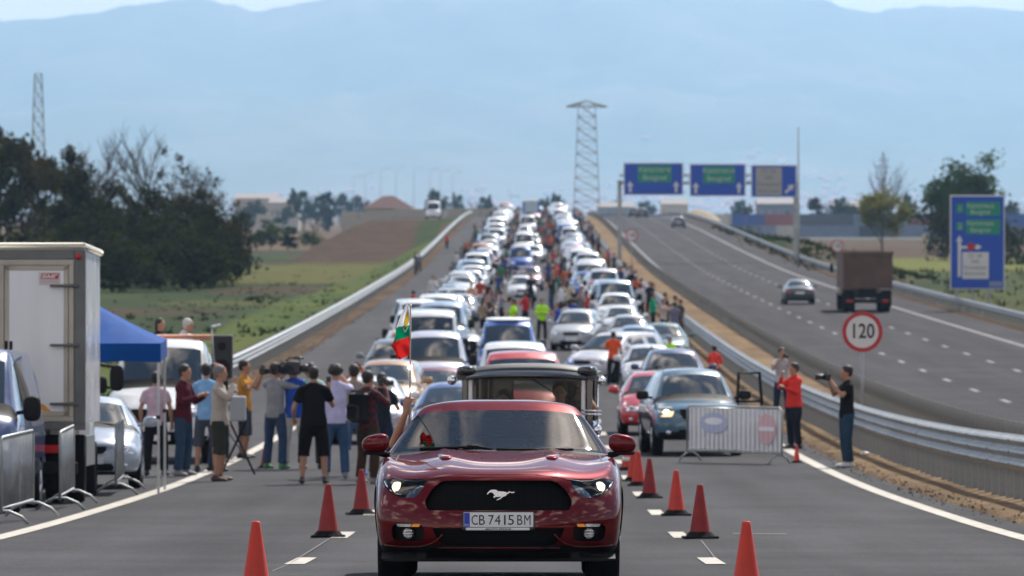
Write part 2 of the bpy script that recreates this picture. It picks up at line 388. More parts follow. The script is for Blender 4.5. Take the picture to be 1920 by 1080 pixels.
ca = gm.color_attributes.new('Col', 'FLOAT_COLOR', 'POINT'); ca.data.foreach_set('color', [c for q in cols for c in (*q, 1)])
ground = kind(link('ground', gm), 'structure'); ground['label'] = 'green and brown fields and dirt verges around the motorway'

def asphalt(name, base):
    m = bpy.data.materials.new(name); m.use_nodes = True; t = m.node_tree; b = t.nodes['Principled BSDF']; n = t.nodes.new; l = t.links.new
    tcn = n('ShaderNodeTexCoord')
    def noise(sc, det, scale=None):
        z = n('ShaderNodeTexNoise'); z.inputs['Scale'].default_value = sc; z.inputs['Detail'].default_value = det
        if scale:
            mp = n('ShaderNodeMapping'); mp.inputs['Scale'].default_value = scale; l(tcn.outputs['Object'], mp.inputs[0]); l(mp.outputs[0], z.inputs['Vector'])
        else: l(tcn.outputs['Object'], z.inputs['Vector'])
        return z
    a = noise(55, 3); c = noise(1.0, 5, (.9, .035, 1)); d = noise(.35, 4)
    def mul(src, lo, hi, prev, fmin=.3, fmax=.7):
        mr = n('ShaderNodeMapRange'); mr.inputs[1].default_value = fmin; mr.inputs[2].default_value = fmax; mr.inputs[3].default_value = lo; mr.inputs[4].default_value = hi; l(src, mr.inputs[0])
        mm = n('ShaderNodeMix'); mm.data_type = 'RGBA'; mm.blend_type = 'MULTIPLY'; mm.inputs[0].default_value = 1
        if prev is None: mm.inputs[6].default_value = (*base, 1)
        else: l(prev, mm.inputs[6])
        l(mr.outputs[0], mm.inputs[7]); return mm.outputs[2]
    e_ = noise(7, 4); x = mul(a.outputs['Fac'], .42, 1.7, None); x = mul(c.outputs['Fac'], .74, 1.2, x); x = mul(d.outputs['Fac'], .82, 1.14, x); x = mul(e_.outputs['Fac'], .88, 1.12, x)
    l(x, b.inputs['Base Color']); b.inputs['Roughness'].default_value = .92; b.inputs['Specular IOR Level'].default_value = .12
    bp = n('ShaderNodeBump'); bp.inputs['Distance'].default_value = .004; bp.inputs['Strength'].default_value = .5; l(a.outputs['Fac'], bp.inputs['Height']); l(bp.outputs[0], b.inputs['Normal'])
    return m
ASPH = asphalt('asphalt', (.047, .046, .050)); ASPH2 = asphalt('older_asphalt', (.038, .035, .039))
def ribbon(u0, u1, Y0, Y1, dz, step=None, du=0.0):
    mb = MB(); Y = Y0; n = 0
    while True:
        st = step or (2.0 if Y < 160 else (4 if Y < 400 else 8))
        last = Y >= Y1 - 1e-6; Y_ = min(Y, Y1)
        mb.v += [(ctr(Y_) + u0, Y_, -D(Y_) + dz), (ctr(Y_) + u1, Y_, -D(Y_) + dz)]; n += 1
        if last: break
        Y = min(Y + st, Y1)
    mb.f = [(2 * i, 2 * i + 1, 2 * i + 3, 2 * i + 2) for i in range(n - 1)]; mb.m = [0] * (n - 1); return mb
kind(ribbon(-8.72, 6.2, -60, 1500, 0).build('motorway', ASPH, None, True), 'structure')['label'] = 'grey asphalt carriageway filled with the stopped convoy'
kind(ribbon(10.05, 22.7, -60, 1500, 0).build('opposite_carriageway', ASPH2, None, True), 'structure')['label'] = 'open grey asphalt carriageway beyond the median guardrails'
LINEM = mat('road_paint', (.44, .41, .36), rough=.8, var=.35, vscale=6, bump=.2, bscale=40)
LINEM2 = mat('worn_road_paint', (.24, .23, .24), rough=.8, var=.3, vscale=6)
lines = MB()
def addrib(u0, u1, Y0, Y1, dz=.008): r = ribbon(u0, u1, Y0, Y1, dz); lines.add(r.v, r.f)
addrib(-5.73, -5.50, -20, 900); addrib(5.50, 5.73, -20, 900)
kind(lines.build('edge_line', LINEM), 'structure')['label'] = 'continuous white edge lines of the near carriageway'
lines = MB(); addrib(10.5, 10.68, 20, 1100); addrib(20.4, 20.6, 20, 1100)
kind(lines.build('far_edge_line', LINEM2), 'structure')['label'] = 'continuous pale edge lines of the opposite carriageway'
mk = kind(thing('lane_marking', 'white dashed lane lines of the near carriageway', None, (0, 0, 0)), 'structure'); del mk['category']
far = MB()
# dash rows observed at Y = F/s for s = 205.6, 168, 141 ...
k = -2
while True:
    Y0 = 52.1 + 12.0 * k; k += 1
    if Y0 > 900: break
    for u in (-1.875, 1.875):
        r = ribbon(u - .09, u + .09, Y0, Y0 + 3.0, .008, 1.5)
        if Y0 < 220: kind(r.build('road_marking', LINEM, mk), 'structure')
        else: far.add(r.v, r.f)
kind(far.build('far_lane_dashes', LINEM), 'stuff')['label'] = 'small white lane dashes far up the near carriageway'
mk2 = kind(thing('opposite_lane_marking', 'white dashed lane lines of the opposite carriageway', None, (0, 0, 0)), 'structure'); del mk2['category']
far = MB(); k = 0
while True:
    Y0 = 60 + 12.0 * k; k += 1
    if Y0 > 900: break
    for u in (13.9, 17.2):
        r = ribbon(u - .08, u + .08, Y0, Y0 + 3.0, .008, 1.5)
        if Y0 < 330: kind(r.build('road_marking', LINEM2, mk2), 'structure')
        else: far.add(r.v, r.f)
kind(far.build('far_opposite_dashes', LINEM2), 'stuff')['label'] = 'small pale lane dashes far up the opposite carriageway'
# thin chalky scratch along the dashes
sc = MB()
for (a, b, c, d) in ((-1.93, 52, -1.97, 65), (-1.99, 40, -1.93, 52), (1.95, 55, 2.05, 63)):
    sc.add([(ctr(b) + a, b, -D(b) + .006), (ctr(b) + a + .009, b, -D(b) + .006), (ctr(d) + c + .009, d, -D(d) + .006), (ctr(d) + c, d, -D(d) + .006)], [(0, 1, 2, 3)])
sc.add([(2.5, 66.2, -D(66.2) + .007), (3.1, 66.0, -D(66.) + .007), (3.1, 66.2, -D(66.2) + .007), (2.5, 66.4, -D(66.4) + .007)], [(0, 1, 2, 3)])
kind(sc.build('chalk_scratch', mat('faint_chalk', (.22, .21, .20), rough=.9)), 'stuff')['label'] = 'thin pale scratches running along the lane dashes'

# gravel and clods on the verge by the median rail
gr = MB()
for _ in range(2600):
    Y = random.uniform(70, 190); u = random.choice([random.uniform(5.85, 6.9), random.uniform(6.2, 10)]); x = ctr(Y) + u; z = -D(Y) + .03; r = random.uniform(.012, .045) * random.uniform(.5, 1)
    a = random.random() * 6.28
    gr.add([(x + r * math.cos(a), Y + r * math.sin(a), z), (x + r * math.cos(a + 2.1), Y + r * math.sin(a + 2.1), z), (x + r * math.cos(a + 4.2), Y + r * math.sin(a + 4.2), z), (x, Y, z + r * .9)], [(0, 1, 3), (1, 2, 3), (2, 0, 3)])
for _ in range(900):
    Y = random.uniform(100, 330); u = random.uniform(-10.1, -8.5); x = ctr(Y) + u; z = -D(Y) + .03; r = random.uniform(.02, .07); a = random.random() * 6.28
    gr.add([(x + r * math.cos(a), Y + r * math.sin(a), z), (x + r * math.cos(a + 2.1), Y + r * math.sin(a + 2.1), z), (x + r * math.cos(a + 4.2), Y + r * math.sin(a + 4.2), z), (x, Y, z + r * .9)], [(0, 1, 3), (1, 2, 3), (2, 0, 3)])
kind(gr.build('gravel', mat('gravel', (.11, .08, .055), rough=.95, var=.4, vscale=2)), 'stuff')['label'] = 'loose brown clods and gravel along the road verges'

# rough grass and weeds
gs = MB()
def tuft(x, Y, z, h, n=4, w=.12):
    for _ in range(n):
        a = random.random() * 6.28; dx, dy = math.cos(a) * w * random.random() * 2, math.sin(a) * w * random.random() * 2
        b = random.random() * 6.28; ww = w * random.uniform(.5, 1); hh = h * random.uniform(.5, 1.2)
        gs.add([(x + dx - ww * math.cos(b), Y + dy - ww * math.sin(b), z - .05), (x + dx + ww * math.cos(b), Y + dy + ww * math.sin(b), z - .05), (x + dx * 2.2, Y + dy * 2.2, z + hh)], [(0, 1, 2)])
for _ in range(700):
    Y = 150 + 420 * random.random() ** 1.2; X = ctr(Y) + random.uniform(-11, -60 if random.random() < .5 else -22); u = X - ctr(Y)
    if 470 < Y < 640 and random.random() < .7: continue
    tuft(X, Y, terrain(u, Y), random.uniform(.06, .22) * (1.6 if vn(X / 6, Y / 14) > .6 else .8), 4, .16)
for _ in range(900):
    Y = 200 + 380 * random.random(); u = random.uniform(24.6, 60); tuft(ctr(Y) + u, Y, terrain(u, Y), random.uniform(.15, .45), 3, .16)
for _ in range(800):
    Y = random.uniform(470, 740); X = random.uniform(24, 36); tuft(X, Y, terrain(X - ctr(Y), Y), random.uniform(.25, .6), 4, .22)
kind(gs.build('grass', mat('grass_blades', (.035, .052, .010), rough=.95, spec=.05, var=.5, vscale=.25)), 'stuff')['label'] = 'rough green grass and weeds on the roadside fields'

# mountains
ridge = [(-3000, 60), (-1200, -30), (-500, 70), (-200, 30), (0, 37), (100, 32), (150, 26), (250, 8), (380, -6), (430, 8), (480, 22), (520, 14), (580, 0), (700, -30), (850, -55), (1000, -48), (1150, -60), (1300, -35), (1450, -14), (1540, -2), (1590, 14), (1640, 22), (1690, 13), (1740, 9), (1790, 13), (1850, 11), (1920, 20), (2100, 5), (2500, 60), (3500, -10), (5000, 80), (7000, 40)]
def ridz(X):
    px = 960 + X * F / 21000; 
    for (a, b) in zip(ridge[:-1], ridge[1:]):
        if a[0] <= px <= b[0]:
            t = (px - a[0]) / (b[0] - a[0]); t = t * t * (3 - 2 * t); return (400 - (a[1] * (1 - t) + b[1] * t)) * 21000 / F
    return 700
def fbm(x, y, o=4):
    s, a, t = 0, .5, 0
    for k in range(o): s += a * vn(x, y); t += a; x = x * 2.03 + 17; y = y * 2.03 + 5; a *= .5
    return s / t
mb = MB(); mcol = []
mxs = [-6500 + 50 * i for i in range(30)] ; mxs = list(np.concatenate([np.linspace(-10500, -2200, 70), np.linspace(-2150, 2150, 150), np.linspace(2200, 10500, 70)]))
mys = list(np.linspace(13400, 23500, 70))
for Y in mys:
    for X in mxs:
        rz = ridz(X)
        t = (Y - 13400) / (21000 - 13400)
        spur = 1 - abs(2 * fbm(X / 800. + Y / 4000., Y / 2300.) - 1)
        if t < 1: z = -8 + (rz + 8) * (t ** 1.25) * (1 - .42 * (1 - t) * 4 * t * (1 - spur) * 1.2)
        else: z = rz - (Y - 21000) * .25
        z = max(z, -30 if t > 1 else -8 + 0)
        z += (fbm(X / 140., Y / 250.) - .5) * 40 * min(1, t * 3) * (0 if abs(t - 1) < .02 else 1) + (fbm(X / 52., 3.3) - .5) * 18 * sm(.8, 1, t) * (t <= 1.02)
        mb.v.append((X, Y, z))
        c = lerp3((.09, .11, .06), (.14, .14, .09), sm(.4, .75, fbm(X / 370., Y / 800., 5))); mcol.append(lerp3(c, (.25, .22, .18), .5 * sm(.25, 0, t)))
n = len(mxs); mb.f = [(j * n + i, j * n + i + 1, (j + 1) * n + i + 1, (j + 1) * n + i) for j in range(len(mys) - 1) for i in range(n - 1)]; mb.m = [0] * len(mb.f)
mm_ = mb.mesh('mountain_range', vcol_material('mountain_slopes', nscale=.0026, namp=.22, fine=.013), True)
ca = mm_.color_attributes.new('Col', 'FLOAT_COLOR', 'POINT'); ca.data.foreach_set('color', [c for q in mcol for c in (*q, 1)])
mt = kind(link('mountain_range', mm_), 'structure'); mt['label'] = 'long blue hazy mountain range behind the plain'
# scattered town on the lower slopes
tb = MB(); ttb = BVHTree.FromPolygons([Vector(p) for p in mb.v], mb.f)
for _ in range(520):
    g = random.choice([(1120, 500, 300), (250, 500, 250), (-300, 500, 200), (760, 200, 600)]); X = random.gauss(g[0] * .8, g[1] * .9); Y = 13460 + abs(random.gauss(0, g[2] * 1.6))
    if abs(X) > 2300: continue
    h = ttb.ray_cast(Vector((X, Y, 900)), Vector((0, 0, -1)))[0]
    if not h: continue
    w = random.uniform(6, 15); z = h.z; hh = random.uniform(6, 12); m = random.choice([0, 0, 1])
    tb.box(X - w, X + w, Y - 5, Y + 5, z - 5, z + hh, m)
    tb.add([(X - w - 1, Y - 6, z + hh), (X + w + 1, Y - 6, z + hh), (X + w + 1, Y + 6, z + hh), (X - w - 1, Y + 6, z + hh), (X, Y, z + hh + 4)], [(0, 1, 4), (1, 2, 4), (2, 3, 4), (3, 0, 4)], 2)
kind(tb.build('distant_town', [mat('pale_render', (.7, .66, .6)), mat('cream_render', (.55, .45, .36)), mat('clay_roofs', (.42, .15, .09))]), 'stuff')['label'] = 'far off town of pale houses with red roofs on the slopes'
# the air
hz = MB().box(-10800, 10800, -260, 24000, -34, 960)
hm = bpy.data.materials.new('hazy_air'); hm.use_nodes = True; t = hm.node_tree; t.nodes.clear()
o_ = t.nodes.new('ShaderNodeOutputMaterial'); pv = t.nodes.new('ShaderNodeVolumePrincipled'); pv.inputs['Color'].default_value = (.44, .69, 1.0, 1)
pv.inputs['Density'].default_value = .62e-4; pv.inputs['Anisotropy'].default_value = .42; t.links.new(pv.outputs[0], o_.inputs['Volume'])
hz_o = kind(hz.build('haze', hm), 'stuff'); hz_o['label'] = 'pale blue haze over the plain and the mountains'
# ---------------------------------------------------------------- guard rails
def rail_profile(x, z, waves=2, h=.31, depth=.08, side=1):
    """W or three-wave beam cross-section: list of (du, z)"""
    pts = []; n = waves * 6
    for k in range(n + 1):
        t = k / n; pts.append((x + side * depth * (.5 - .5 * math.cos(2 * math.pi * waves * t)), z + h * t))
    return pts
def rail_mesh(mb, prof, Y0, Y1, step):
    Y = Y0; rows = 0
    while True:
        for (u, z) in prof: mb.v.append((ctr(Y) + u, Y, -D(Y) + z))
        rows += 1
        if Y >= Y1 - 1e-6: break
        Y = min(Y + step, Y1)
    n = len(prof); mb.f += [(j * n + i, j * n + i + 1, (j + 1) * n + i + 1, (j + 1) * n + i) for j in range(rows - 1) for i in range(n - 1)]; mb.m = [0] * len(mb.f)
    return mb
def guardrail(name, label, u, Y0, Y1, prof, side, post_h, near_to, post_step=1.6, pw=.13, mt=GALV, pm=GALVD, group='steel guardrails along the motorway'):
    t = thing(name, label, 'guardrail', (0, 0, 0), 0, group)
    Y = Y0
    while Y < near_to:
        rail_mesh(MB(), prof, Y, Y + 4.02, 4.02).build('rail_beam', mt, t)
        # lap joint plate with bolts
        j = MB()
        for (a, b) in zip(prof[:-1], prof[1:]): pass
        for zi in (1, 3, 5):
            k = min(len(prof) - 1, zi * len(prof) // 6); pu, pz = prof[k]
            j.blob((ctr(Y) + pu + side * .012, Y + .1, -D(Y) + pz), (.018, .02, .018), 2, 0, 6, 4)
        kind(j.build('bolts', pm, t), 'stuff')
        Y += 4
    rail_mesh(MB(), prof, Y, Y1, 4 if Y1 < 500 else 6).build('far_rail_beam', mt, t)
    pm_mesh = None; far = MB(); Y = Y0 + .8; pu = u - side * .09
    base = MB()   # C-profile post
    base.box(-pw / 2, pw / 2, -.025, .0, -.35, post_h); base.box(-pw / 2, -pw / 2 + .012, 0, .05, -.35, post_h); base.box(pw / 2 - .012, pw / 2, 0, .05, -.35, post_h)
    pm_mesh = base.mesh('post', pm)
    while Y < Y1:
        if Y < near_to + 120:
            o = link('post', pm_mesh, t); o.location = (ctr(Y) + pu, Y, -D(Y))
        else: x = ctr(Y) + pu; far.box(x - pw / 2, x + pw / 2, Y - .02, Y + .03, -D(Y) - .3, -D(Y) + post_h)
        Y += post_step if Y < 420 else post_step * 2
    if far.v: kind(far.build('far_posts', pm, t), 'stuff')
    return t
p3 = rail_profile(7.0, .50, 3, .50, .085, -1)
guardrail('guardrail', 'silver three-wave guardrail on dense posts beside the dirt verge, nearest on the right', 7.0, 30, 930, p3, -1, .92, 190, 1.33)
pB = rail_profile(9.62, .42, 2, .31, .08, 1)
guardrail('guardrail', 'thin weathered guardrail edging the median side of the opposite carriageway', 9.62, 30, 1000, pB, 1, .80, 150, 1.33, .11, GALVD, GALVD)
pC = rail_profile(23.2, .45, 2, .33, .08, -1)
guardrail('guardrail', 'guardrail along the outer shoulder of the opposite carriageway, below the blue direction sign', 23.2, 100, 1000, pC, -1, .80, 180, 2.0)
pD = rail_profile(-9.5, .45, 3, .45, .08, 1)
guardrail('guardrail', 'long silver guardrail on the grassy left roadside climbing away past the field', -9.5, 40, 930, pD, 1, .90, 180, 1.6)

# ---------------------------------------------------------------- signs
SIGNBLUE = mat('sign_blue', (.0, .065, .45), rough=.4, var=.05); SIGNGREEN = mat('sign_green', (.0, .24, .15), rough=.4)
SIGNWHITE = mat('sign_white', (.62, .62, .62), rough=.4); SIGNRED = mat('sign_red', (.42, .02, .025), rough=.4); SIGNTXT = mat('sign_lettering', (.45, .52, .48), rough=.5); DARKTXT = mat('dark_lettering', (.12, .16, .18), rough=.5)
def limit_sign(px, row, dia_px, s, label, group):
    Y = F / s; X = PX(px, Y); z = PZ(row, Y); gz_ = -D(Y); r = .45 * dia_px / (.9 * s); h = z - gz_
    t = thing('speed_limit_sign', label, 'road sign', (X, Y, gz_), 0, group)
    MB().tube([(0, .04, -.2), (0, .04, h + r * .8)], .035, 10).build('post', GALV, t, True)
    MB().lathe([(r * 1.0, -.004), (r, .004)], (0, 0, h), 'y', 40).build('disc', SIGNWHITE, t)
    MB().lathe([(r, -.012), (r * .975, -.016), (r * .82, -.016), (r * .80, -.007)], (0, 0, h), 'y', 48, 0, True).build('red_ring', SIGNRED, t, False, True)
    g = text_mesh('120', r * 1.02, BLACKINK, .002, .80, bold=.006); o = link('number', g, t); o.location = (0, -.009, h)
    MB().box(-.06, .06, .005, .05, h - .02, h + .02).build('clamp', GALVD, t)
    return t
limit_sign(1617, 622, 76, 84, 'large round 120 speed limit sign on a thin pole behind the near median guardrail', None)
limit_sign(1184, 441, 23, 24.0, 'small far 120 speed limit sign in the median beside the convoy', None)
limit_sign(1570, 461, 23, 24.0, 'small far 120 speed limit sign on the outer roadside before the tipper truck', None)

def textline(parent, s, x, y, z, size, mt, sx=.9):
    o = link('lettering', text_mesh(s, size, mt, .003, sx), parent); o.location = (x, y, z); return o
def arrow(parent, x, z, h, ang=0):
    pts = [(-.11, -.5), (.11, -.5), (.11, .05), (.3, .05), (0, .5), (-.3, .05), (-.11, .05)]
    c, s_ = math.cos(ang), math.sin(ang)
    MB().prism([(x + h * (a * c - b * s_), z + h * (a * s_ + b * c)) for a, b in pts], -.165, -.15).build('arrow', SIGNWHITE, parent)
Yg = F / 21.5; gzz = -D(Yg)
t = thing('sign_gantry', 'overhead gantry with three blue direction boards spanning the opposite carriageway', 'sign gantry', (0, Yg, 0))
for px in (1162, 1492):
    x = PX(px, Yg); MB().bbox(x - .18, x + .18, .3, .66, gzz - .3, PZ(338, Yg), .03).build('post', GALV, t)
MB().bbox(PX(1162, Yg), PX(1492, Yg), .3, .6, PZ(346, Yg), PZ(340, Yg), .02).bbox(PX(1162, Yg), PX(1492, Yg), .3, .6, PZ(331, Yg), PZ(326, Yg), .02).build('beam', GALV, t)
for k in range(12):
    xa = PX(1162, Yg) + k * (PX(1492, Yg) - PX(1162, Yg)) / 12; xb = xa + (PX(1492, Yg) - PX(1162, Yg)) / 24
    MB().tube([(xa, .45, PZ(345, Yg)), (xb, .45, PZ(328, Yg)), (2 * xb - xa, .45, PZ(345, Yg))], .04, 6).build('brace', GALV, t)
for (x0, x1, txt, wht) in ((1169, 1281, ('Калотина', 'Beograd'), 0), (1293, 1398, ('Калотина', 'Beograd'), 0), (1408, 1494, ('София', 'Sofia', 'Божурище', 'Bozhurishte'), 1)):
    a, b = PX(x0, Yg), PX(x1, Yg); zt, zb = PZ(305 + (2 if x0 > 1200 else 0) + (2 if x0 > 1400 else 0), Yg), PZ(366 + (2 if x0 > 1200 else 0) + (2 if x0 > 1400 else 0), Yg)
    bd = MB().bbox(a, b, -.1, 0, zb, zt, .02).build('board', SIGNWHITE, t)
    MB().box(a + .09, b - .09, -.13, -.095, zb + .09, zt - .09).build('blue_face', SIGNBLUE, bd)
    w = b - a; h = zt - zb
    if not wht:
        MB().box(a + .24 * w, a + .80 * w, -.15, -.125, zt - .60 * h, zt - .08 * h).build('green_panel', SIGNGREEN, bd)
        for i, s_ in enumerate(txt): textline(bd, s_, a + .52 * w, -.156, zt - (.22 + .24 * i) * h, .62, SIGNTXT, 1.0)
        arrow(bd, a + .11 * w, zb + .26 * h, .34 * h); arrow(bd, a + .88 * w, zb + .26 * h, .34 * h)
    else:
        MB().box(a + .10 * w, a + .67 * w, -.15, -.125, zb + .06 * h, zt - .08 * h).build('white_panel', mat('aged_white_panel', (.36, .35, .34), rough=.5), bd)
        for i, s_ in enumerate(txt): textline(bd, s_, a + .385 * w, -.156, zt - (.19 + .205 * i) * h, .46, DARKTXT, .85)
        arrow(bd, a + .84 * w, zb + .27 * h, .36 * h, -R(45))
# large direction sign on the right verge
Ys = F / 34.5; gs_ = terrain(24.4, Ys)
t = thing('direction_sign', 'tall blue direction board with green and white panels beyond the outer guardrail', 'road sign', (0, Ys, 0))
a, b, zt, zb = PX(1781, Ys), PX(1884, Ys), PZ(366, Ys), PZ(543, Ys); w = b - a; h = zt - zb
for k in (.12, .42, .72): MB().bbox(a + k * w - .07, a + k * w + .07, .06, .2, gs_ - .5, zt - .1, .02).build('post', GALV, t)
for k in (.2, .5, .8): MB().bbox(a + .05, b - .05, .0, .06, zb + k * h - .05, zb + k * h + .05, .01).build('rail', GALV, t)
bd = MB().bbox(a, b, -.05, 0, zb, zt, .02).build('board', SIGNWHITE, t)
MB().box(a + .07, b - .07, -.07, -.045, zb + .07, zt - .07).build('blue_face', SIGNBLUE, bd)
def SP(x): return a + (x - 60) / 525 * w
def SZ(y): return zt - (y - 75) / 920 * h
for (x0, x1, y0, y1) in ((120, 190, 160, 250), (120, 190, 340, 415), (215, 540, 140, 275), (215, 540, 310, 455)):
    MB().box(SP(x0), SP(x1), -.09, -.068, SZ(y1), SZ(y0)).build('green_panel', SIGNGREEN, bd)
textline(bd, '1', SP(155), -.095, SZ(205), .42, SIGNTXT); textline(bd, '2', SP(155), -.095, SZ(378), .42, SIGNTXT)
for (s_, y_) in (('Калотина', 180), ('Beograd', 240), ('Калотина', 350), ('Beograd', 415)): textline(bd, s_, SP(350), -.095, SZ(y_), .36, SIGNTXT)
MB().box(SP(135), SP(165), -.09, -.068, SZ(870), SZ(520)).build('route_line', SIGNWHITE, bd)
MB().prism([(SP(118), SZ(525)), (SP(182), SZ(525)), (SP(150), SZ(465))], -.091, -.069).build('arrow', SIGNWHITE, bd)
MB().box(SP(165), SP(320), -.088, -.068, SZ(595), SZ(570)).build('branch_line', SIGNWHITE, bd)
MB().prism([(SP(315), SZ(610)), (SP(315), SZ(550)), (SP(365), SZ(580))], -.091, -.069).build('branch_arrow', SIGNWHITE, bd)
MB().lathe([(.22, -.1), (.22, -.09)], (SP(262), 0, SZ(578)), 'y', 20).build('red_spot', SIGNRED, bd)
MB().box(SP(178), SP(430), -.09, -.068, SZ(890), SZ(630)).build('white_panel', SIGNWHITE, bd)
for (s_, y_) in (('София', 665), ('Sofia', 720), ('Божурище', 780), ('Bozhurishte', 838)): textline(bd, s_, SP(300), -.095, SZ(y_), .30, DARKTXT, .8)
MB().box(SP(435), SP(560), -.09, -.068, SZ(965), SZ(915)).build('small_plate', mat('pale_blue_plate', (.2, .26, .42), rough=.5), bd)

# ---------------------------------------------------------------- lamp posts, pylons, masts
def street_lamp(px, top, s, base=None, label='', arms=1, group=None, r=.1, armlen=1.6):
    Y = F / s; X = PX(px, Y); zt = PZ(top, Y); zb = base if base is not None else -D(Y)
    t = thing('street_lamp', label, 'street lamp', (X, Y, zb), 0, group); h = zt - zb
    MB().tube([(0, 0, -.4, r * 1.2), (0, 0, h * .25, r), (0, 0, h, r * .55)], 0, 8).build('pole', GALV, t, True)
    for sd in ([1] if arms == 1 else ([-1, 1] if arms == 2 else [])):
        MB().tube([(0, 0, h - .1, .05), (sd * armlen * .5, 0, h + .15, .045), (sd * armlen, 0, h + .3, .04)], 0, 6).build('arm', GALV, t)
        MB().blob((sd * (armlen + .3), 0, h + .3), (.4, .16, .08), 3).build('lamp_head', GALVD, t, True)
    return t
street_lamp(1497, 238, 22.5, None, 'tall bare grey pole beside the outer end of the sign gantry', 0, None, .10)
for li, (px, top) in enumerate(((663, 332), (684, 326), (714, 318), (742, 316), (776, 317), (806, 318), (826, 322), (848, 326))):
    street_lamp(px, top, 8.2, -5.4, 'thin far lamp post behind the red-roofed house, %s of the line' % nth(li), 1, 'thin lamp posts behind the house', .09, 1.5)
def lattice(px, top, s, w0, w1, label, cat, arms=()):
    Y = F / s; X = PX(px, Y); zb = -5.5; zt = PZ(top, Y); t = thing('lattice_mast' if not arms else 'power_pylon', label, cat, (X, Y, zb)); h = zt - zb
    legs = MB(); n = 12
    W = lambda z: w0 + (w1 - w0) * z / h
    for sx in (-1, 1):
        for sy in (-1, 1):
            MB().tube([(sx * w0, sy * w0, -.5), (sx * w1, sy * w1, h)], .055, 5).build('leg', GALVD, t)
    for k in range(n):
        z0, z1 = h * k / n, h * (k + 1) / n; a, b = W(z0), W(z1)
        for sy in (-1, 1):
            legs.tube([(-a, sy * a, z0), (b, sy * b, z1)], .028, 4).tube([(a, sy * a, z0), (-b, sy * b, z1)], .06, 4)
            legs.tube([(sy * a, -a, z0), (sy * b, b, z1)], .06, 4)
        legs.tube([(-b, -b, z1), (b, -b, z1)], .06, 4)
    legs.build('bracing', GALVD, t)
    for (zz, L) in arms: MB().tube([(-L, 0, h * zz), (0, 0, h * zz + .9), (L, 0, h * zz)], .12, 4).tube([(-L, 0, h * zz), (L, 0, h * zz)], .1, 4).build('crossarm', GALVD, t)
    return t
lattice(72, 138, 12.0, 1.5, .55, 'slender steel lattice mast rising behind the dark trees', 'lattice mast')
lattice(1100, 196, 12.5, 2.2, 1.25, 'wide lattice tower with a crossbar on top beyond the crest of the road', 'tower', ((.985, 3.1), (.985, 2.6)))
lattice(1656, 285, 7.6, 1.6, .25, 'faint power pylon rising behind the thin yellowish tree', 'power pylon', ((.82, 1.6), (.9, 1.2)))

# ---------------------------------------------------------------- trees
LEAFD = mat('dark_leaves', (.024, .028, .006), rough=.95, spec=.1, trans=.4, var=.8, vscale=.35); LEAFM = mat('green_leaves', (.042, .070, .010), rough=.95, spec=.1, trans=.45, var=.6, vscale=.35)
LEAFY = mat('yellowish_leaves', (.16, .155, .025), rough=.95, spec=.1, trans=.5, var=.4, vscale=.5); LEAFO = mat('olive_leaves', (.040, .034, .010), rough=.95, spec=.1, trans=.4, var=.5, vscale=.35)
BARK = mat('bark', (.065, .05, .038), rough=.9, var=.4, vscale=2)
LEAFF = mat('far_leaves', (.035, .052, .020), rough=.9, spec=.1, trans=.4, var=.4, vscale=.2)
def crown_mesh(name, seed, mt, n=2600, leaf=.28, rx=3.5, rz=4.0, clumps=34, cl=1.0, hollow=.35, droop=0):
    rg = random.Random(seed); mb = MB(); cs = []
    for _ in range(clumps):
        while True:
            p = (rg.uniform(-1, 1), rg.uniform(-1, 1), rg.uniform(-1, 1)); d = math.sqrt(sum(q * q for q in p))
            if hollow < d < 1: break
        k = 1 + .25 * math.sin(p[0] * 5 + seed) * math.cos(p[2] * 4)
        cs.append((p[0] * rx * k, p[1] * rx * k, p[2] * rz * k, cl * rg.uniform(.6, 1.3)))
    for _ in range(n):
        c = rg.choice(cs); a = rg.gauss(0, .5) * c[3], rg.gauss(0, .5) * c[3], rg.gauss(0, .42) * c[3]
        x, y, z = c[0] + a[0], c[1] + a[1], c[2] + a[2]; L = leaf * rg.uniform(.5, 1.3)
        v1 = Vector((rg.gauss(0, 1), rg.gauss(0, 1), rg.gauss(0, .7))).normalized() * L; v2 = v1.cross(Vector((rg.gauss(0, 1), rg.gauss(0, 1), rg.gauss(0, 1)))).normalized() * L * .6
        P = Vector((x, y, z)); mb.add([P - v1, P + v2, P + v1, P - v2], [(0, 1, 2, 3)])
    return mb.mesh(name, mt)
def branch_mesh(name, seed, h, spread, levels=3, r=.22, splits=5, top=.9):
    rg = random.Random(seed); mb = MB()
    def grow(p, d, L, r, lv):
        pts = [(*p, r)]; q = Vector(p); dd = Vector(d)
        for i in range(3):
            dd = (dd + Vector((rg.gauss(0, .16), rg.gauss(0, .16), .08))).normalized(); q = q + dd * L / 3; pts.append((*q, r * (1 - .22 * (i + 1))))
            if lv > 0:
                for _ in range(splits // 2 if i < 2 else splits // 2 + 1):
                    a = rg.random() * 6.28; nd = (dd * .7 + Vector((math.cos(a), math.sin(a), rg.uniform(.1, .7))) * spread).normalized(); grow(tuple(q), nd, L * rg.uniform(.45, .7), max(r * .5, .015), lv - 1)
        mb.tube(pts, 0, 5 if lv else 3, cap=False)
    grow((0, 0, -.3), (0, 0, 1), h, r, levels); return mb.mesh(name, BARK)
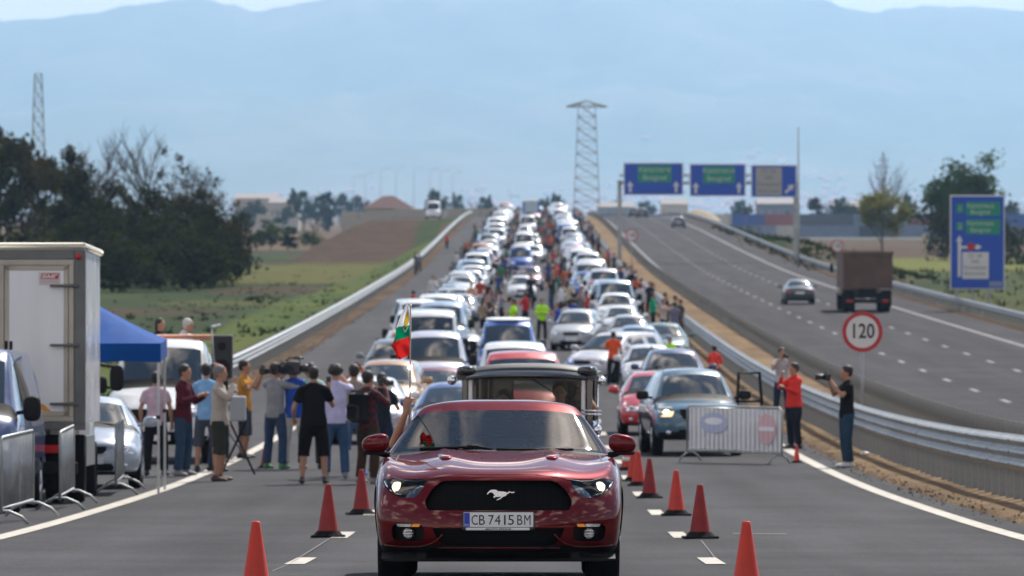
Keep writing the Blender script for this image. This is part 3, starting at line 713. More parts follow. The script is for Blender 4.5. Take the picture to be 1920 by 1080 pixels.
CR = {'dark': [crown_mesh('crown', s, LEAFD, 5200, .24) for s in (1, 2)], 'green': [crown_mesh('crown', s, LEAFM, 4200, .24) for s in (3, 4)], 'olive': [crown_mesh('crown', 5, LEAFO, 4600, .24)],
      'yellow': [crown_mesh('crown', 6, LEAFY, 6500, .20, 3.4, 2.6, 34, 1.0, .1)], 'far': [crown_mesh('crown', 7, LEAFF, 500, .7, 3.5, 3.5, 16, 1.2)], 'cypress': [crown_mesh('crown', 8, LEAFD, 500, .6, 1.4, 5.5, 18, .9)],
      'bare': [crown_mesh('crown', 9, LEAFO, 1100, .15, 3.0, 3.2, 30, .7)], 'bush': [crown_mesh('crown', 10, LEAFM, 1400, .2, 2.6, 1.7, 26, .9, 0)], 'dbush': [crown_mesh('crown', 11, LEAFD, 1500, .22, 2.8, 1.8, 26, .9, 0)],
      'big': [crown_mesh('crown', 12, LEAFM, 13000, .26, 4.4, 5.2, 80, 1.2, .2)]}
TR = [branch_mesh('trunk', 21, 5.5, .8, 2), branch_mesh('trunk', 22, 4.5, 1.0, 2)]
TBARE = [branch_mesh('trunk', 23, 6.0, .75, 3, .2, 5), branch_mesh('trunk', 25, 5.5, .6, 3, .16, 5)]
TTHIN = branch_mesh('trunk', 24, 6.5, .55, 3, .2, 4)
def tree(px, base_row, top_row, s, kind_, label, group=None, wpx=None, name='tree', cat='tree', bark=True, zb=None):
    Y = F / s; X = PX(px, Y); z0 = PZ(base_row, Y) if zb is None else zb; H = PZ(top_row, Y) - z0
    t = thing(name, label, cat, (X, Y, z0), random.random() * 6, group)
    crm = random.choice(CR[kind_])
    cz = {'bush': 1.7, 'dbush': 1.8, 'cypress': 6, 'big': 6.2, 'yellow': 6.0, 'bare': 6.6}.get(kind_, 5.6); total = {'bush': 3.7, 'dbush': 3.9, 'cypress': 12.2, 'big': 11.6, 'yellow': 9.2, 'bare': 10.6}.get(kind_, 10.2)
    k = H / total; wk = k if wpx is None else (wpx / s) / {'bush': 5.4, 'dbush': 5.8, 'cypress': 3.2, 'big': 9.4, 'yellow': 7.2, 'bare': 6.4}.get(kind_, 8.0)
    c = link('crown', crm, t); c.location = (0, 0, cz * k); c.scale = (wk, wk, k)
    if bark:
        m = (random.choice(TBARE) if kind_ == 'bare' else (TTHIN if kind_ == 'yellow' else random.choice(TR)))
        b = link('trunk', m, t); kk = k * ({'bare': 1.05, 'yellow': 1.0}.get(kind_, 1.0)); b.scale = (kk * .9, kk * .9, kk)
    return t
DG = 'dark trees behind the box truck'
for i, (px, top, s, kd, w) in enumerate(((-40, 235, 23, 'dark', 190), (25, 222, 22.5, 'dark', 190), (95, 262, 22, 'olive', 150), (150, 295, 23.5, 'dark', 160), (175, 275, 21.5, 'bare', 110), (225, 330, 23, 'dark', 150), (285, 335, 24, 'dark', 150), (345, 345, 23, 'dark', 150), (392, 372, 24.2, 'dark', 120), (418, 400, 23.6, 'olive', 90))):
    tree(px, 528 + (i % 3) * 4, top, s, 'olive' if i in (1, 4, 7) and kd == 'dark' else kd, ('%s, %s from the left edge in the dark wood' % ('half bare bushy tree' if kd == 'bare' else ('olive brown tree' if kd == 'olive' else 'dense dark green tree'), nth(i))), DG, w)
tree(338, 528, 258, 22, 'bare', 'tall half bare tree with fine branches above the dark wood', None, 130)
tree(400, 528, 318, 22.6, 'bare', 'smaller half bare tree at the right end of the dark wood', None, 100)
for i, (px, base, top, s, kd, w) in enumerate(((60, 545, 440, 26, 'dbush', 220), (210, 545, 450, 26, 'dbush', 200), (330, 542, 445, 25.5, 'dbush', 200), (420, 530, 440, 24, 'dbush', 110), (150, 540, 400, 24.5, 'dbush', 200), (270, 538, 405, 24.5, 'dbush', 200), (370, 536, 420, 24.5, 'dbush', 160), (430, 520, 400, 23, 'dbush', 90))):
    tree(px, base, top, s, kd, 'broad dark shrub at the foot of the wood, %s of the row planted there' % nth(i), 'dark shrubs at the foot of the wood', w, 'shrub', 'shrub', False)
for px, base, top, s, kd, w, lab in ((507, 468, 412, 15, 'green', 66, 'bright green round tree beside the brown bank'), (541, 468, 415, 14.6, 'cypress', 30, 'narrow dark green tree next to the bright green one'), (585, 462, 432, 14, 'bush', 56, 'low light green bush at the foot of the brown bank'), (480, 470, 425, 14.5, 'green', 40, 'small green tree at the edge of the dark wood')):
    tree(px, base, top, s, kd, lab, None, w)
for fi, (px, top, s, kd, w) in enumerate(((468, 372, 6, 'far', 60), (498, 370, 5.5, 'far', 60), (463, 388, 7, 'far', 30), (532, 385, 6, 'far', 40), (568, 349, 6.5, 'far', 58), (596, 360, 6, 'far', 40), (640, 358, 5, 'far', 60), (670, 362, 5, 'far', 50), (815, 350, 6.5, 'far', 56), (862, 358, 6, 'far', 34), (905, 362, 6, 'far', 40), (1045, 358, 6, 'far', 40), (1015, 366, 6, 'far', 40), (1150, 372, 5, 'far', 60), (1200, 374, 5, 'far', 60), (1380, 372, 6, 'far', 60), (1567, 366, 7, 'far', 56), (1600, 380, 7, 'far', 40), (1702, 358, 7, 'far', 40), (1905, 372, 7, 'far', 40), (1890, 380, 7, 'far', 50))):
    tree(px, 440, top, s, kd, 'hazy far tree on the plain, %s counted along the skyline' % nth(fi), 'hazy far trees along the plain', w, zb=-5.4)
tree(614, 440, 342, 6.6, 'cypress', 'dark pointed conifer among the far trees on the left skyline', None, 26, zb=-5.4)
tree(1530, 440, 354, 7.6, 'cypress', 'dark upright tree on the skyline just past the gantry', None, 30, zb=-5.4)
tree(1655, 482, 345, 15.2, 'yellow', 'thin yellowish tree with bare crooked trunk behind the tipper truck', None, 92)
tree(1808, 486, 302, 15.6, 'big', 'big dense green tree behind the blue direction sign', None, 168)
tree(1885, 520, 420, 17, 'dbush', 'dark bush at the foot of the big green tree', None, 110, 'shrub', 'shrub', False)
tree(1765, 486, 400, 16, 'dbush', 'dark shrub under the big green tree, field side', None, 70, 'shrub', 'shrub', False)
for i, (px, base, top, s, w) in enumerate(((1440, 470, 440, 18.5, 50), (1478, 482, 448, 18.5, 60), (1520, 492, 458, 19, 60), (1553, 500, 468, 19.5, 60), (1590, 508, 480, 20, 60))):
    tree(px, base + 6, top, s, 'bush', 'low scrubby bush on the bank past the gantry, %s along the bank' % nth(i), 'scrubby bushes on the bank', w, 'shrub', 'shrub', False)

# ---------------------------------------------------------------- far buildings, walls and containers
Yh = 1150.; t = thing('house', 'single-storey house with a dark red hipped roof beyond the brown bank', 'house', (PX(728, Yh), Yh, -5.4))
k = Yh / F
MB().box(-42 * k, 42 * k, 0, 8, 0, 5.4 + PZ(390, Yh)).build('wall', mat('beige_render', (.42, .38, .32), rough=.9, var=.1), t)
rw = 50 * k; z0, z1 = 5.4 + PZ(391, Yh), 5.4 + PZ(367, Yh)
MB().add([(-rw, -.7, z0), (rw, -.7, z0), (rw, 8.7, z0), (-rw, 8.7, z0), (-1, 4, z1), (1, 4, z1)], [(0, 1, 5, 4), (1, 2, 5), (2, 3, 4, 5), (3, 0, 4), (0, 3, 2, 1)]).build('roof', mat('dull_red_roof', (.085, .032, .028), rough=.85, var=.2), t)
for x in (-3, -1, 1, 3): MB().box(x - .4, x + .4, -.03, 0, 3.9, 5.0).build('window', GLASS, t)
PANEL = mat('pale_wall_panel', (.40, .37, .31), rough=.9, var=.15)
t = thing('roadside_wall', 'long pale panelled wall beyond the brown bank and the house', 'wall', (0, 1010, 0))
x = PX(640, 1010.); x1 = PX(925, 1010.)
while x < x1: MB().bbox(x, x + 2.9, 0, .2, -5.5, PZ(392, 1010.) - (.5 if x < -22 else 0) + .1 * random.random(), .02).build('panel', PANEL, t); x += 3.0
for i, (p0, p1, r0, Yb, c, lab) in enumerate(((440, 520, 372, 1900., (.5, .42, .36), 'far long building with pinkish walls near the left wood'), (505, 560, 380, 1850., (.5, .47, .42), 'far low pale building left of the hazy round tree'), (1120, 1190, 388, 1900., (.3, .34, .38), 'far grey shed beyond the crest of the road'), (1240, 1290, 383, 1750., (.55, .5, .42), 'cream warehouse seen under the gantry boards'), (1420, 1500, 382, 1700., (.2, .22, .27), 'dark grey warehouse right of the gantry'), (1560, 1650, 388, 1600., (.2, .2, .24), 'long dark shed beyond the brown field'))):
    t = thing('warehouse', lab, 'building', (PX((p0 + p1) / 2, Yb), Yb, -5.4)); w = (p1 - p0) / 2 * Yb / F; h = 5.4 + PZ(r0, Yb)
    MB().box(-w, w, 0, 14, 0, h).build('wall', mat('shed_wall_%d' % i, c, rough=.9, var=.12), t)
    MB().add([(-w - .4, -.5, h), (w + .4, -.5, h), (w + .4, 14.5, h), (-w - .4, 14.5, h), (-w, 7, h + 1.6), (w, 7, h + 1.6)], [(0, 1, 5, 4), (1, 2, 5), (2, 3, 4, 5), (3, 0, 4)]).build('roof', mat('shed_roof', (.22, .2, .2), rough=.8), t)
    for j in range(5): x = -w + (j + .5) * 2 * w / 5; MB().box(x - w / 14, x + w / 14, -.05, 0, h * .5, h * .75).build('window', GLASS, t)
CC = {'maroon': (.22, .06, .08), 'red': (.36, .10, .08), 'blue': (.04, .10, .34), 'grey blue': (.16, .20, .28), 'cream': (.55, .50, .42), 'dark grey': (.09, .10, .12), 'green': (.05, .2, .10), 'orange': (.5, .16, .04)}
cont = {}
def container(px, lv, Yc, cn, k=0):
    if 'base' not in cont:
        t = thing('shipping_container', '', 'container'); b = MB()
        n = 40                                        # corrugated front side
        for i in range(n):
            x0 = -6 + 12 * i / n; x1 = -6 + 12 * (i + 1) / n; y = 0 if i % 2 else .06
            b.box(x0, x1, y, 2.4, .12, 2.5)
        b.build('body', mat('container_paint', (0, 0, 0), rough=.6, oc=True, var=.15, vscale=.8), t)
        MB().box(-6.05, 6.05, -.05, 2.45, 0, .12).box(-6.05, 6.05, -.05, 2.45, 2.5, 2.6).box(-6.05, -5.9, -.05, .1, .12, 2.5).box(5.9, 6.05, -.05, .1, .12, 2.5).build('frame', mat('container_paint', (0, 0, 0)), t)
        index_kids(t); cont['base'] = t; c = t
    else: c = copy_tree(cont['base'])
    c.location = (PX(px, Yc), Yc, -5.4 + lv * 2.62); c.rotation_euler.z = R(random.uniform(-1, 1))
    c['label'] = '%s shipping container in the %s stack of the yard, %s' % (cn, nth(k), ['at ground level', 'stacked second', 'stacked third', 'on top'][lv]); c['group'] = 'shipping containers in the yard'
    for ch in (KIDS[c.name] if c.name in KIDS else [o for o in COL.objects if o.parent == c]): ch.color = (*CC[cn], 1)
for ck, (px, cols_) in enumerate(((1225, ('grey blue', 'grey blue')), (1322, ('grey blue', 'cream')), (1445, ('cream', 'red')), (1415, ('dark grey', 'blue')), (1470, ('grey blue', 'dark grey')), (1560, ('grey blue', 'dark grey')), (1650, ('dark grey', 'grey blue')), (1735, ('grey blue', 'maroon')), (1890, ('dark grey', 'blue')), (1170, ('dark grey', 'grey blue')))):
    for lv, cn_ in enumerate(cols_): container(px + random.randint(-4, 4), lv, 1330. + random.choice([0, 4]), cn_, ck)
# dirt heap at the far ramp
hb = MB(); 
for j in range(9):
    for i in range(15): a = i / 14; b = j / 8; hb.v.append((PX(1265 + 90 * a, 900.), 900 + 10 * b, -1.2 + 1.7 * math.sin(math.pi * a) ** .8 * math.sin(math.pi * b) * (.8 + .4 * vn(i * .9, j))))
hb.f = [(j * 15 + i, j * 15 + i + 1, (j + 1) * 15 + i + 1, (j + 1) * 15 + i) for j in range(8) for i in range(14)]; hb.m = [0] * len(hb.f)
tag(hb.build('dirt_heap', mat('pale_soil', (.26, .21, .15), rough=.95, var=.25, vscale=.6), None, True), 'pale heap of soil at the far end of the opposite carriageway', 'dirt heap')
t = thing('marker_post', 'leaning pale marker post at the edge of the yellow field', 'post', (PX(1737, 720.), 720, -5.5)); MB().tube([(.3, 0, -.2), (-.3, 0, 2.9)], .28, 8).build('post_body', mat('pale_post', (.6, .52, .4), rough=.7), t)
# ---------------------------------------------------------------- vehicle bodies
def lerp(a, b, t): return a + (b - a) * t
def shell(top, side, front, rear, bottom_z, mf):
    """box-topology body cage. top[i][c] c=0..6, side[i][l] l=0..6 (0 = top[i][6]), front/rear[r][c]"""
    V = []; idx = {}; Fc = []; Mi = []
    n = len(top)
    def vid(key, p):
        if key not in idx: idx[key] = len(V); V.append(tuple(p))
        return idx[key]
    def mir(p, sg): return (p[0] * sg, p[1], p[2])
    def T(i, c):
        sg = 1 if c >= 0 else -1; return vid(('t', i, c), mir(top[i][abs(c)], sg))
    def S(i, l, sg): return T(i, 6 * sg) if l == 0 else vid(('s', i, l, sg), mir(side[i][l], sg))
    def B(i, c):
        if abs(c) == 6: return S(i, 6, 1 if c > 0 else -1)
        x = side[i][6][0] * abs(c) / 6; return vid(('b', i, c), (x * (1 if c > 0 else -1), side[i][6][1] if i not in (0, n - 1) else lerp(top[i][abs(c)][1], side[i][6][1], .0) if False else _bot_y(i, abs(c)), bottom_z))
    def _bot_y(i, c):
        if i == 0: return front[6][c][1]
        if i == n - 1: return rear[6][c][1]
        return side[i][6][1]
    def FR(e, r, c):
        i = 0 if e == 0 else n - 1; sg = 1 if c >= 0 else -1
        if r == 0: return T(i, c)
        if abs(c) == 6: return S(i, r, sg)
        if r == 6: return B(i, c)
        g = front if e == 0 else rear
        return vid(('f', e, r, c), mir(g[r][abs(c)], sg))
    def face(q, m): Fc.append(q); Mi.append(m)
    for i in range(n - 1):
        for c in range(-6, 6):
            a = max(abs(c), abs(c + 1)) - 1
            face((T(i, c), T(i, c + 1), T(i + 1, c + 1), T(i + 1, c)), mf('top', i, a))
            face((B(i, c), B(i + 1, c), B(i + 1, c + 1), B(i, c + 1)), 3)
        for l in range(6):
            face((S(i, l, 1), S(i, l + 1, 1), S(i + 1, l + 1, 1), S(i + 1, l, 1)), mf('side', i, l))
            face((S(i, l, -1), S(i + 1, l, -1), S(i + 1, l + 1, -1), S(i, l + 1, -1)), mf('side', i, l))
    for e in (0, 1):
        for r in range(6):
            for c in range(-6, 6):
                q = (FR(e, r, c), FR(e, r + 1, c), FR(e, r + 1, c + 1), FR(e, r, c + 1))
                a = max(abs(c), abs(c + 1)) - 1
                face(q if e == 0 else q[::-1], mf('front' if e == 0 else 'rear', r, a))
    return V, Fc, Mi
MS = [PAINT, GLASS, GLASS, TRIM, GLASS]
def make_body(V, Fc, Mi, mats, sub=2, cutters=None, parent=None, glassmats=None):
    """smooth the cage, cut the openings, split into body, windscreen, windows; returns bvh"""
    mb = MB(); mb.v = V; mb.f = Fc; mb.m = Mi
    me = mb.mesh('body', mats); fixn(me)
    sm_ = evaluate(me, [('SUBSURF', dict(levels=sub, render_levels=sub))])
    bv = BVHTree.FromPolygons([v.co.copy() for v in sm_.vertices], [tuple(p.vertices) for p in sm_.polygons])
    if cutters:
        cm = cutters(bv).mesh('cut', mats); cm.polygons.foreach_set('material_index', [3] * len(cm.polygons))
        sm_ = evaluate(sm_, [('BOOLEAN', dict(operation='DIFFERENCE', solver='EXACT', cut=cm))])
    vs_ = [tuple(v.co) for v in sm_.vertices]; groups = {0: [], 1: [], 2: [], 4: []}
    for p in sm_.polygons: groups[0 if p.material_index in (0, 3) else p.material_index].append(p)
    def sub_mesh(polys, name, ml, keepidx=False):
        used = sorted({v for p in polys for v in p.vertices}); rm = {v: k for k, v in enumerate(used)}
        m = MB(); m.v = [vs_[v] for v in used]; m.f = [tuple(rm[v] for v in p.vertices) for p in polys]
        m.m = [(1 if p.material_index == 3 else 0) if keepidx else 0 for p in polys]
        me = m.mesh(name, ml, True); sharp(me, 38); return me
    link('body', sub_mesh(groups[0], 'body', [mats[0], mats[3]], True), parent)
    gm_ = glassmats or [GLASS, GLASS, GLASS]
    if groups[1]: link('windscreen', sub_mesh(groups[1], 'windscreen', gm_[0]), parent)
    if groups[4]: link('rear_window', sub_mesh(groups[4], 'rear_window', gm_[2]), parent)
    if groups[2]:
        left = {p.index: p for p in groups[2]}; v2f = {}
        for p in groups[2]:
            for v in p.vertices: v2f.setdefault(v, []).append(p.index)
        while left:
            st = [next(iter(left))]; isl = []
            while st:
                k = st.pop()
                if k not in left: continue
                p = left.pop(k); isl.append(p)
                for v in p.vertices: st += [q for q in v2f[v] if q in left]
            link('side_window', sub_mesh(isl, 'side_window', gm_[1]), parent)
    return bv
def patch(bv, rows, n=8, off=.004, depth=.03, mirror=0, axis='front', mi=0, mb=None):
    """solid sheet that follows the front surface; rows = [(z, xl, xr)]"""
    mb = mb or MB()
    for sg in ((1, -1) if mirror else (1,)):
        v = []; last = None; R_ = len(rows); dr = 1 if axis == 'front' else -1
        for (z, a, b) in rows:
            for k in range(n + 1):
                x = (a + (b - a) * k / n) * sg
                h = bv.ray_cast(Vector((x, -3 * dr if dr > 0 else 12, z)), Vector((0, dr, 0)))[0]
                y = h.y if h else (last if last is not None else .3)
                last = y; v.append((x, y - off * dr, z))
        m = len(v); v += [(x, y + (depth + off) * dr, z) for x, y, z in v]
        f = []
        for j in range(R_ - 1):
            for k in range(n):
                q = (j * (n + 1) + k, j * (n + 1) + k + 1, (j + 1) * (n + 1) + k + 1, (j + 1) * (n + 1) + k); f += [q, tuple(m + a for a in q[::-1])]
        for j in range(R_ - 1):
            a, b = j * (n + 1), (j + 1) * (n + 1); f.append((a, b, b + m, a + m))
            a += n; b += n; f.append((b, a, a + m, b + m))
        for k in range(n):
            f.append((k + 1, k, k + m, k + 1 + m)); a = (R_ - 1) * (n + 1) + k; f.append((a, a + 1, a + 1 + m, a + m))
        vol = 0.0
        for q in f:
            p0, p1, p2, p3 = (Vector(v[i]) for i in q); vol += p0.dot(p1.cross(p2)) + p0.dot(p2.cross(p3))
        if vol < 0: f = [q[::-1] for q in f]
        mb.add(v, f, mi)
    return mb
def built(mb, name, mt, parent, smooth=False):
    me = mb.mesh(name, mt)
    if smooth: sharp(me, 40)
    return link(name, me, parent)
def surf_y(bv, x, z, d=1):
    h = bv.ray_cast(Vector((x, -3 if d > 0 else 12, z)), Vector((0, d, 0)))[0]; return h.y if h else 0
def wheel(parent, x, y, r, w, rim=RIM):
    t = MB(); hw = w / 2; e = .03
    prof = [(r * .62, -hw), (r * .9, -hw), (r * .985, -hw + .02), (r, -hw + .05), (r, hw - .05), (r * .985, hw - .02), (r * .9, hw), (r * .62, hw)]
    t.lathe(prof, (x, y, r), 'x', 28, 0, True); o = t.build('tyre', RUBBER, parent, True)
    sg = 1 if x > 0 else -1; d = MB(); d.lathe([(r * .63, -hw * .9), (r * .63, hw * .9)], (x, y, r), 'x', 24)
    d = MB(); xo = sg * hw * .72
    d.lathe([(r * .64, xo - .02 * sg), (r * .64, xo + .02 * sg), (r * .56, xo + .02 * sg), (r * .56, xo - .02 * sg)], (x, y, r), 'x', 24, 0, True)
    for k in range(5):
        a = k * 2 * math.pi / 5; d.tube([(x + xo + .012 * sg, y, r, .035, .035), (x + xo, y + math.cos(a) * r * .58, r + math.sin(a) * r * .58, .03, .03)], 0, 6)
    d.lathe([(.05, xo - .02), (.05, xo + .03 * sg)], (x, y, r), 'x', 12)
    rm = built(d, 'rim', rim, parent, True)
    dk = MB().lathe([(r * .62, -hw * .3), (r * .62, hw * .3)], (x, y, r), 'x', 20); dk.build('brake_disc', TRIM, parent)
def plate(parent, y, z, w=.52, h=.11, x=0, bv=None):
    p = MB().box(x - w / 2, x + w / 2, y - .02, y + .03, z - h / 2, z + h / 2).build('number_plate', WHITE, parent)
    MB().box(x - w / 2 + .002, x - w / 2 + .045, y - .024, y - .018, z - h / 2 + .002, z + h / 2 - .002).build('blue_band', BLUEP, p); return p
def auto_car(name, label, cat, P, parent=None):
    """P: dict(L,W,H,hz,cz,yc,yh,yr,yt,tz,belt,rw,gc) generic road vehicle facing -Y"""
    L, W, H = P['L'], P['W'] / 2, P['H']; hz, cz, yc, yh, yr, yt, tz = P['hz'], P['cz'], P['yc'], P['yh'], P['yr'], P['yt'], P['tz']
    belt, rw = P['belt'], P['rw']; gc = P.get('gc', .2); kf = P.get('kf', .32); sub = P.get('sub', 2)
    xs0 = [0, .22, .45, .66, .82, .93, 1.0]; rx = [0, .26, .52, .76, .90, 1.0]
    top = []; side = []; wl = [1.0, 1.03, 1.045, 1.04, 1.02, .98, .93]; fl = [0, .13, .33, .55, .75, .90, 1.0]
    def hood(Y, k, zc, w, drop=.05, zb=None):
        crow = [0, -.003, -.012, -.03, -.055, -.085, -.15]
        return [(xs0[c] * w, Y + k * xs0[c] ** 2.6, zc + crow[c] * drop / .055) for c in range(7)]
    def roof(Y, z, w, zb, wb, k=0.0):
        cr_ = [0, -.004, -.014, -.03, -.05, -.09]; s = P.get('flat', 1.0)
        return [(rx[c] * w, Y + k * rx[c] ** 2, z + cr_[c] * s) for c in range(6)] + [(wb, Y + k, zb)]
    T = [hood(min(.16, yc * .2), kf * .8, hz, W * .90), hood(min(.42, yc * .45), kf * .75, hz + (cz - hz) * .4, W * .94), hood(yc * .68, kf * .5, hz + (cz - hz) * .78, W * .955), hood(yc - .09, kf * .55, cz - .012, W * .955), hood(yc, kf * .6, cz, W * .955)]
    T.append(roof(yh, H - .03, rw, belt, W * .955, .10)); T.append(roof(yh + .4, H, rw, belt, W * .955))
    yb = P.get('yb', (yh + yr) / 2)
    T.append(roof(yb - .04, H, rw, belt, W * .955)); T.append(roof(yb + .04, H, rw, belt, W * .955))
    T.append(roof(yr - .35, H - .015, rw * .99, belt, W * .95)); T.append(roof(yr - .22, H - .02, rw * .98, belt, W * .95))
    T.append(roof(yr, H - .06, rw * .95, belt, W * .94, -.05))
    if yt > yr + .02:
        T.append([(x, y - .1 * abs(x), z) for x, y, z in hood(yt, -.1, tz, W * .93, .03)]); 
        T.append(hood(L - .06, -.15, tz - (.03 if L - yt > .25 else .1), W * .88, .03))
    n = len(T)
    zs = P.get('sill', .24)
    for i, row in enumerate(T):
        xb, yb_, zb = row[6]; wi = W / 1.045 * (1.0 if 1 <= i < n - 1 else .96); r = []
        for l in range(7):
            z = lerp(zb, zs, fl[l]); r.append((lerp(xb, wi * wl[l], min(1, l / 1.0)) if l else xb, yb_, z))
        side.append(r)
    fy = P.get('fy', [.16, .05, .01, 0, 0, .02, .07]); fr = []; z0 = [p[2] for p in T[0]]
    for r in range(7):
        fr.append([(xs0[c] * side[0][r][0], fy[r] + kf * xs0[c] ** 2.8, lerp(z0[c], zs - .02, fl[r])) for c in range(7)])
    for r in range(7): side[0][r] = (side[0][r][0], fr[r][6][1] if r else T[0][6][1], side[0][r][2])
    T[0] = [(p[0], fr[0][c][1], p[2]) for c, p in enumerate(T[0])]; side[0][0] = T[0][6]
    ry = P.get('ry', [0, .04, .06, .06, .05, .03, -.02]); re = []; zr = [p[2] for p in T[-1]]; yl = T[-1][0][1]
    for r in range(7): re.append([(lerp(T[-1][c][0], xs0[c] * side[-1][r][0], min(1, r)), T[-1][c][1] + ry[r], lerp(zr[c], zs, fl[r])) for c in range(7)])
    for r in range(1, 7): side[-1][r] = (side[-1][r][0], re[r][6][1], side[-1][r][2])
    sides = P.get('glass', (5, 6, 8))
    rearg = P.get('rearglass', 11)
    def mf(reg, i, a):
        if reg == 'top':
            if i == 4 and a < 4: return 1
            if i == rearg and a < 4 and yt > yr + .02: return 4
            if a == 5 and i in sides: return 2
            if i == 3: return 3
            return 0
        if reg in ('front', 'rear') and i == 5: return 3
        if reg == 'front' and i == 4 and P.get('darkbumper'): return 3
        if reg == 'rear' and P.get('vanrear') and i == 0 and a < 4: return 4
        if reg == 'side' and i is not None and a == 5: return 3
        return 0
    V, Fc, Mi = shell(T, side, fr, re, zs - .02, mf)
    t = thing(name, label, cat) if parent is None else parent
    wr = P.get('wr', .32); ya, yb2 = P.get('wy', (.86, L - .86))
    def cutters(bv):
        c = MB()
        for y in (ya, yb2):
            for sg in (1, -1): c.lathe([(wr * 1.13, -.16), (wr * 1.13, .3)], (sg * (W - .05), y, wr * 1.0), 'x', 26) if sg > 0 else c.lathe([(wr * 1.13, -.3), (wr * 1.13, .16)], (sg * (W - .05), y, wr * 1.0), 'x', 26)
        z1, z2, hw = P.get('intake', (zs + .05, zs + .17, W * .5)); patch(bv, [(z1, -hw * .92, hw * .92), ((z1 + z2) / 2, -hw, hw), (z2, -hw * .9, hw * .9)], 10, .4, .06, mb=c)
        g = P.get('grille', (hz - .24, hz - .12, W * .36)); patch(bv, [(g[0], -g[2] * .8, g[2] * .8), ((g[0] + g[1]) / 2, -g[2], g[2]), (g[1], -g[2], g[2])], 10, .4, .04, mb=c)
        return c
    bv = make_body(V, Fc, Mi, MS, sub, cutters, t)
    g = P.get('grille', (hz - .24, hz - .12, W * .36)); gb_ = MB(); k = 4
    for j in range(k): z = lerp(g[0], g[1], (j + .5) / k); patch(bv, [(z - .008, -g[2] * .9, g[2] * .9), (z + .008, -g[2] * .9, g[2] * .9)], 8, -.012, .02, mb=gb_)
    built(gb_, 'grille', P.get('gmat', CHROME if P.get('chrome') else TRIM), t)
    hb_, ht = P.get("lamp", (hz - .23, hz - .05)); xa, xb = P.get("lampx", (W * .47, W * .88))
    for sg in (1, -1):
        h = built(patch(bv, [(hb_, sg * (xa + .05), sg * (xb - .04)), (lerp(hb_, ht, .5), sg * xa, sg * xb), (ht, sg * (xa + .03), sg * xb)], 6, .008, .03), 'headlight', P.get('lmat', LAMPOFF), t, True)
        xc = (xa + xb) / 2; zc = (hb_ + ht) / 2; MB().blob((sg * xc, surf_y(bv, sg * xc, zc) - .012, zc), (.06, .02, .045), 2).build('bulb', P.get('bulb', CHROME), h, True)
        fx = W * .68; fz = zs + .14; MB().blob((sg * fx, surf_y(bv, sg * fx, fz), fz), (.06, .025, .045), 2).build('fog_lamp', LAMPOFF, t, True)
        m = MB(); mzz = cz + P.get('mir', .06); my = yc + .30; m.blob((sg * (W + .13), my, mzz), P.get('mr', (.115, .07, .085)), 3.2, 0, 14, 8); m.tube([(sg * (W - .08), my + .05, mzz - .06), (sg * (W + .06), my + .02, mzz - .04)], .03, 6)
        m.build('wing_mirror', P.get('mmat', PAINT), t, True)
        rl = built(patch(bv, [(lerp(zs, tz, .62), sg * W * .62, sg * W * .88), (lerp(zs, tz, .80), sg * W * .66, sg * W * .88)], 4, .006, .03, axis='rear'), 'tail_light', REDLAMP, t)
    plate(t, surf_y(bv, 0, zs + P.get('pz', .22)) - .005, zs + P.get('pz', .22))
    plate(t, surf_y(bv, 0, zs + .45, -1) + .02, zs + .45)
    for y in (ya, yb2):
        for sg in (1, -1): wheel(t, sg * (W - .115), y, wr, P.get('tw', .21))
    if P.get('rails'):
        for sg in (1, -1): MB().tube([(sg * rw * .9, yh + .45, H - .03), (sg * rw * .9, yh + .6, H + .035), (sg * rw * .9, yr - .5, H + .03), (sg * rw * .9, yr - .35, H - .03)], .018, 6).build('roof_rail', TRIM, t)
    wip = MB()
    for x0 in (-.05, .45):
        a = Vector((x0, yc + .02, cz + .012)); b = Vector((x0 - .5, yc + .12, cz + .07)); wip.tube([a, b], .010, 4)
    kind(wip.build('wipers', TRIM, t), 'stuff')
    return t, bv
TYPES = {
 'hatch': dict(L=4.05, W=1.74, H=1.47, hz=.80, cz=1.0, yc=1.02, yh=1.72, yr=3.65, yt=4.0, tz=1.0, belt=.98, rw=.56, wr=.31),
 'saloon': dict(L=4.6, W=1.80, H=1.44, hz=.76, cz=.96, yc=1.25, yh=2.02, yr=3.45, yt=4.0, tz=1.02, belt=.95, rw=.57, chrome=1),
 'suv': dict(L=4.45, W=1.84, H=1.70, hz=.98, cz=1.16, yc=1.12, yh=1.72, yr=4.1, yt=4.4, tz=1.15, belt=1.12, rw=.62, wr=.37, sill=.34, rails=1, darkbumper=1, kf=.22, tw=.23, lamp=(.80, .95), grille=(.76, .92, .38)),
 'mpv': dict(L=4.4, W=1.80, H=1.64, hz=.86, cz=1.08, yc=.95, yh=1.75, yr=4.0, yt=4.3, tz=1.05, belt=1.02, rw=.60, wr=.32),
 'van': dict(L=5.0, W=1.96, H=2.08, hz=1.0, cz=1.26, yc=.72, yh=1.42, yr=4.9, yt=4.9, tz=1.2, belt=1.22, rw=.76, wr=.33, sill=.28, glass=(5, 6), mr=(.12, .08, .17), mmat=TRIM, vanrear=1, kf=.25, darkbumper=1, mir=.02),
 'minibus': dict(L=5.6, W=2.02, H=2.45, hz=1.12, cz=1.36, yc=.55, yh=1.05, yr=5.5, yt=5.5, tz=1.2, belt=1.32, rw=.84, wr=.34, sill=.3, glass=(5, 6, 8, 9), mr=(.12, .08, .2), mmat=TRIM, kf=.2, mir=.02),
}
PROTO = {}
def proto(k):
    if k not in PROTO:
        t, _ = auto_car('parked_car' if k not in ('van', 'minibus') else 'parked_van', 'x', 'car' if k not in ('van', 'minibus') else 'van', dict(TYPES[k])); index_kids(t); PROTO[k] = [t, False]
    return PROTO[k]
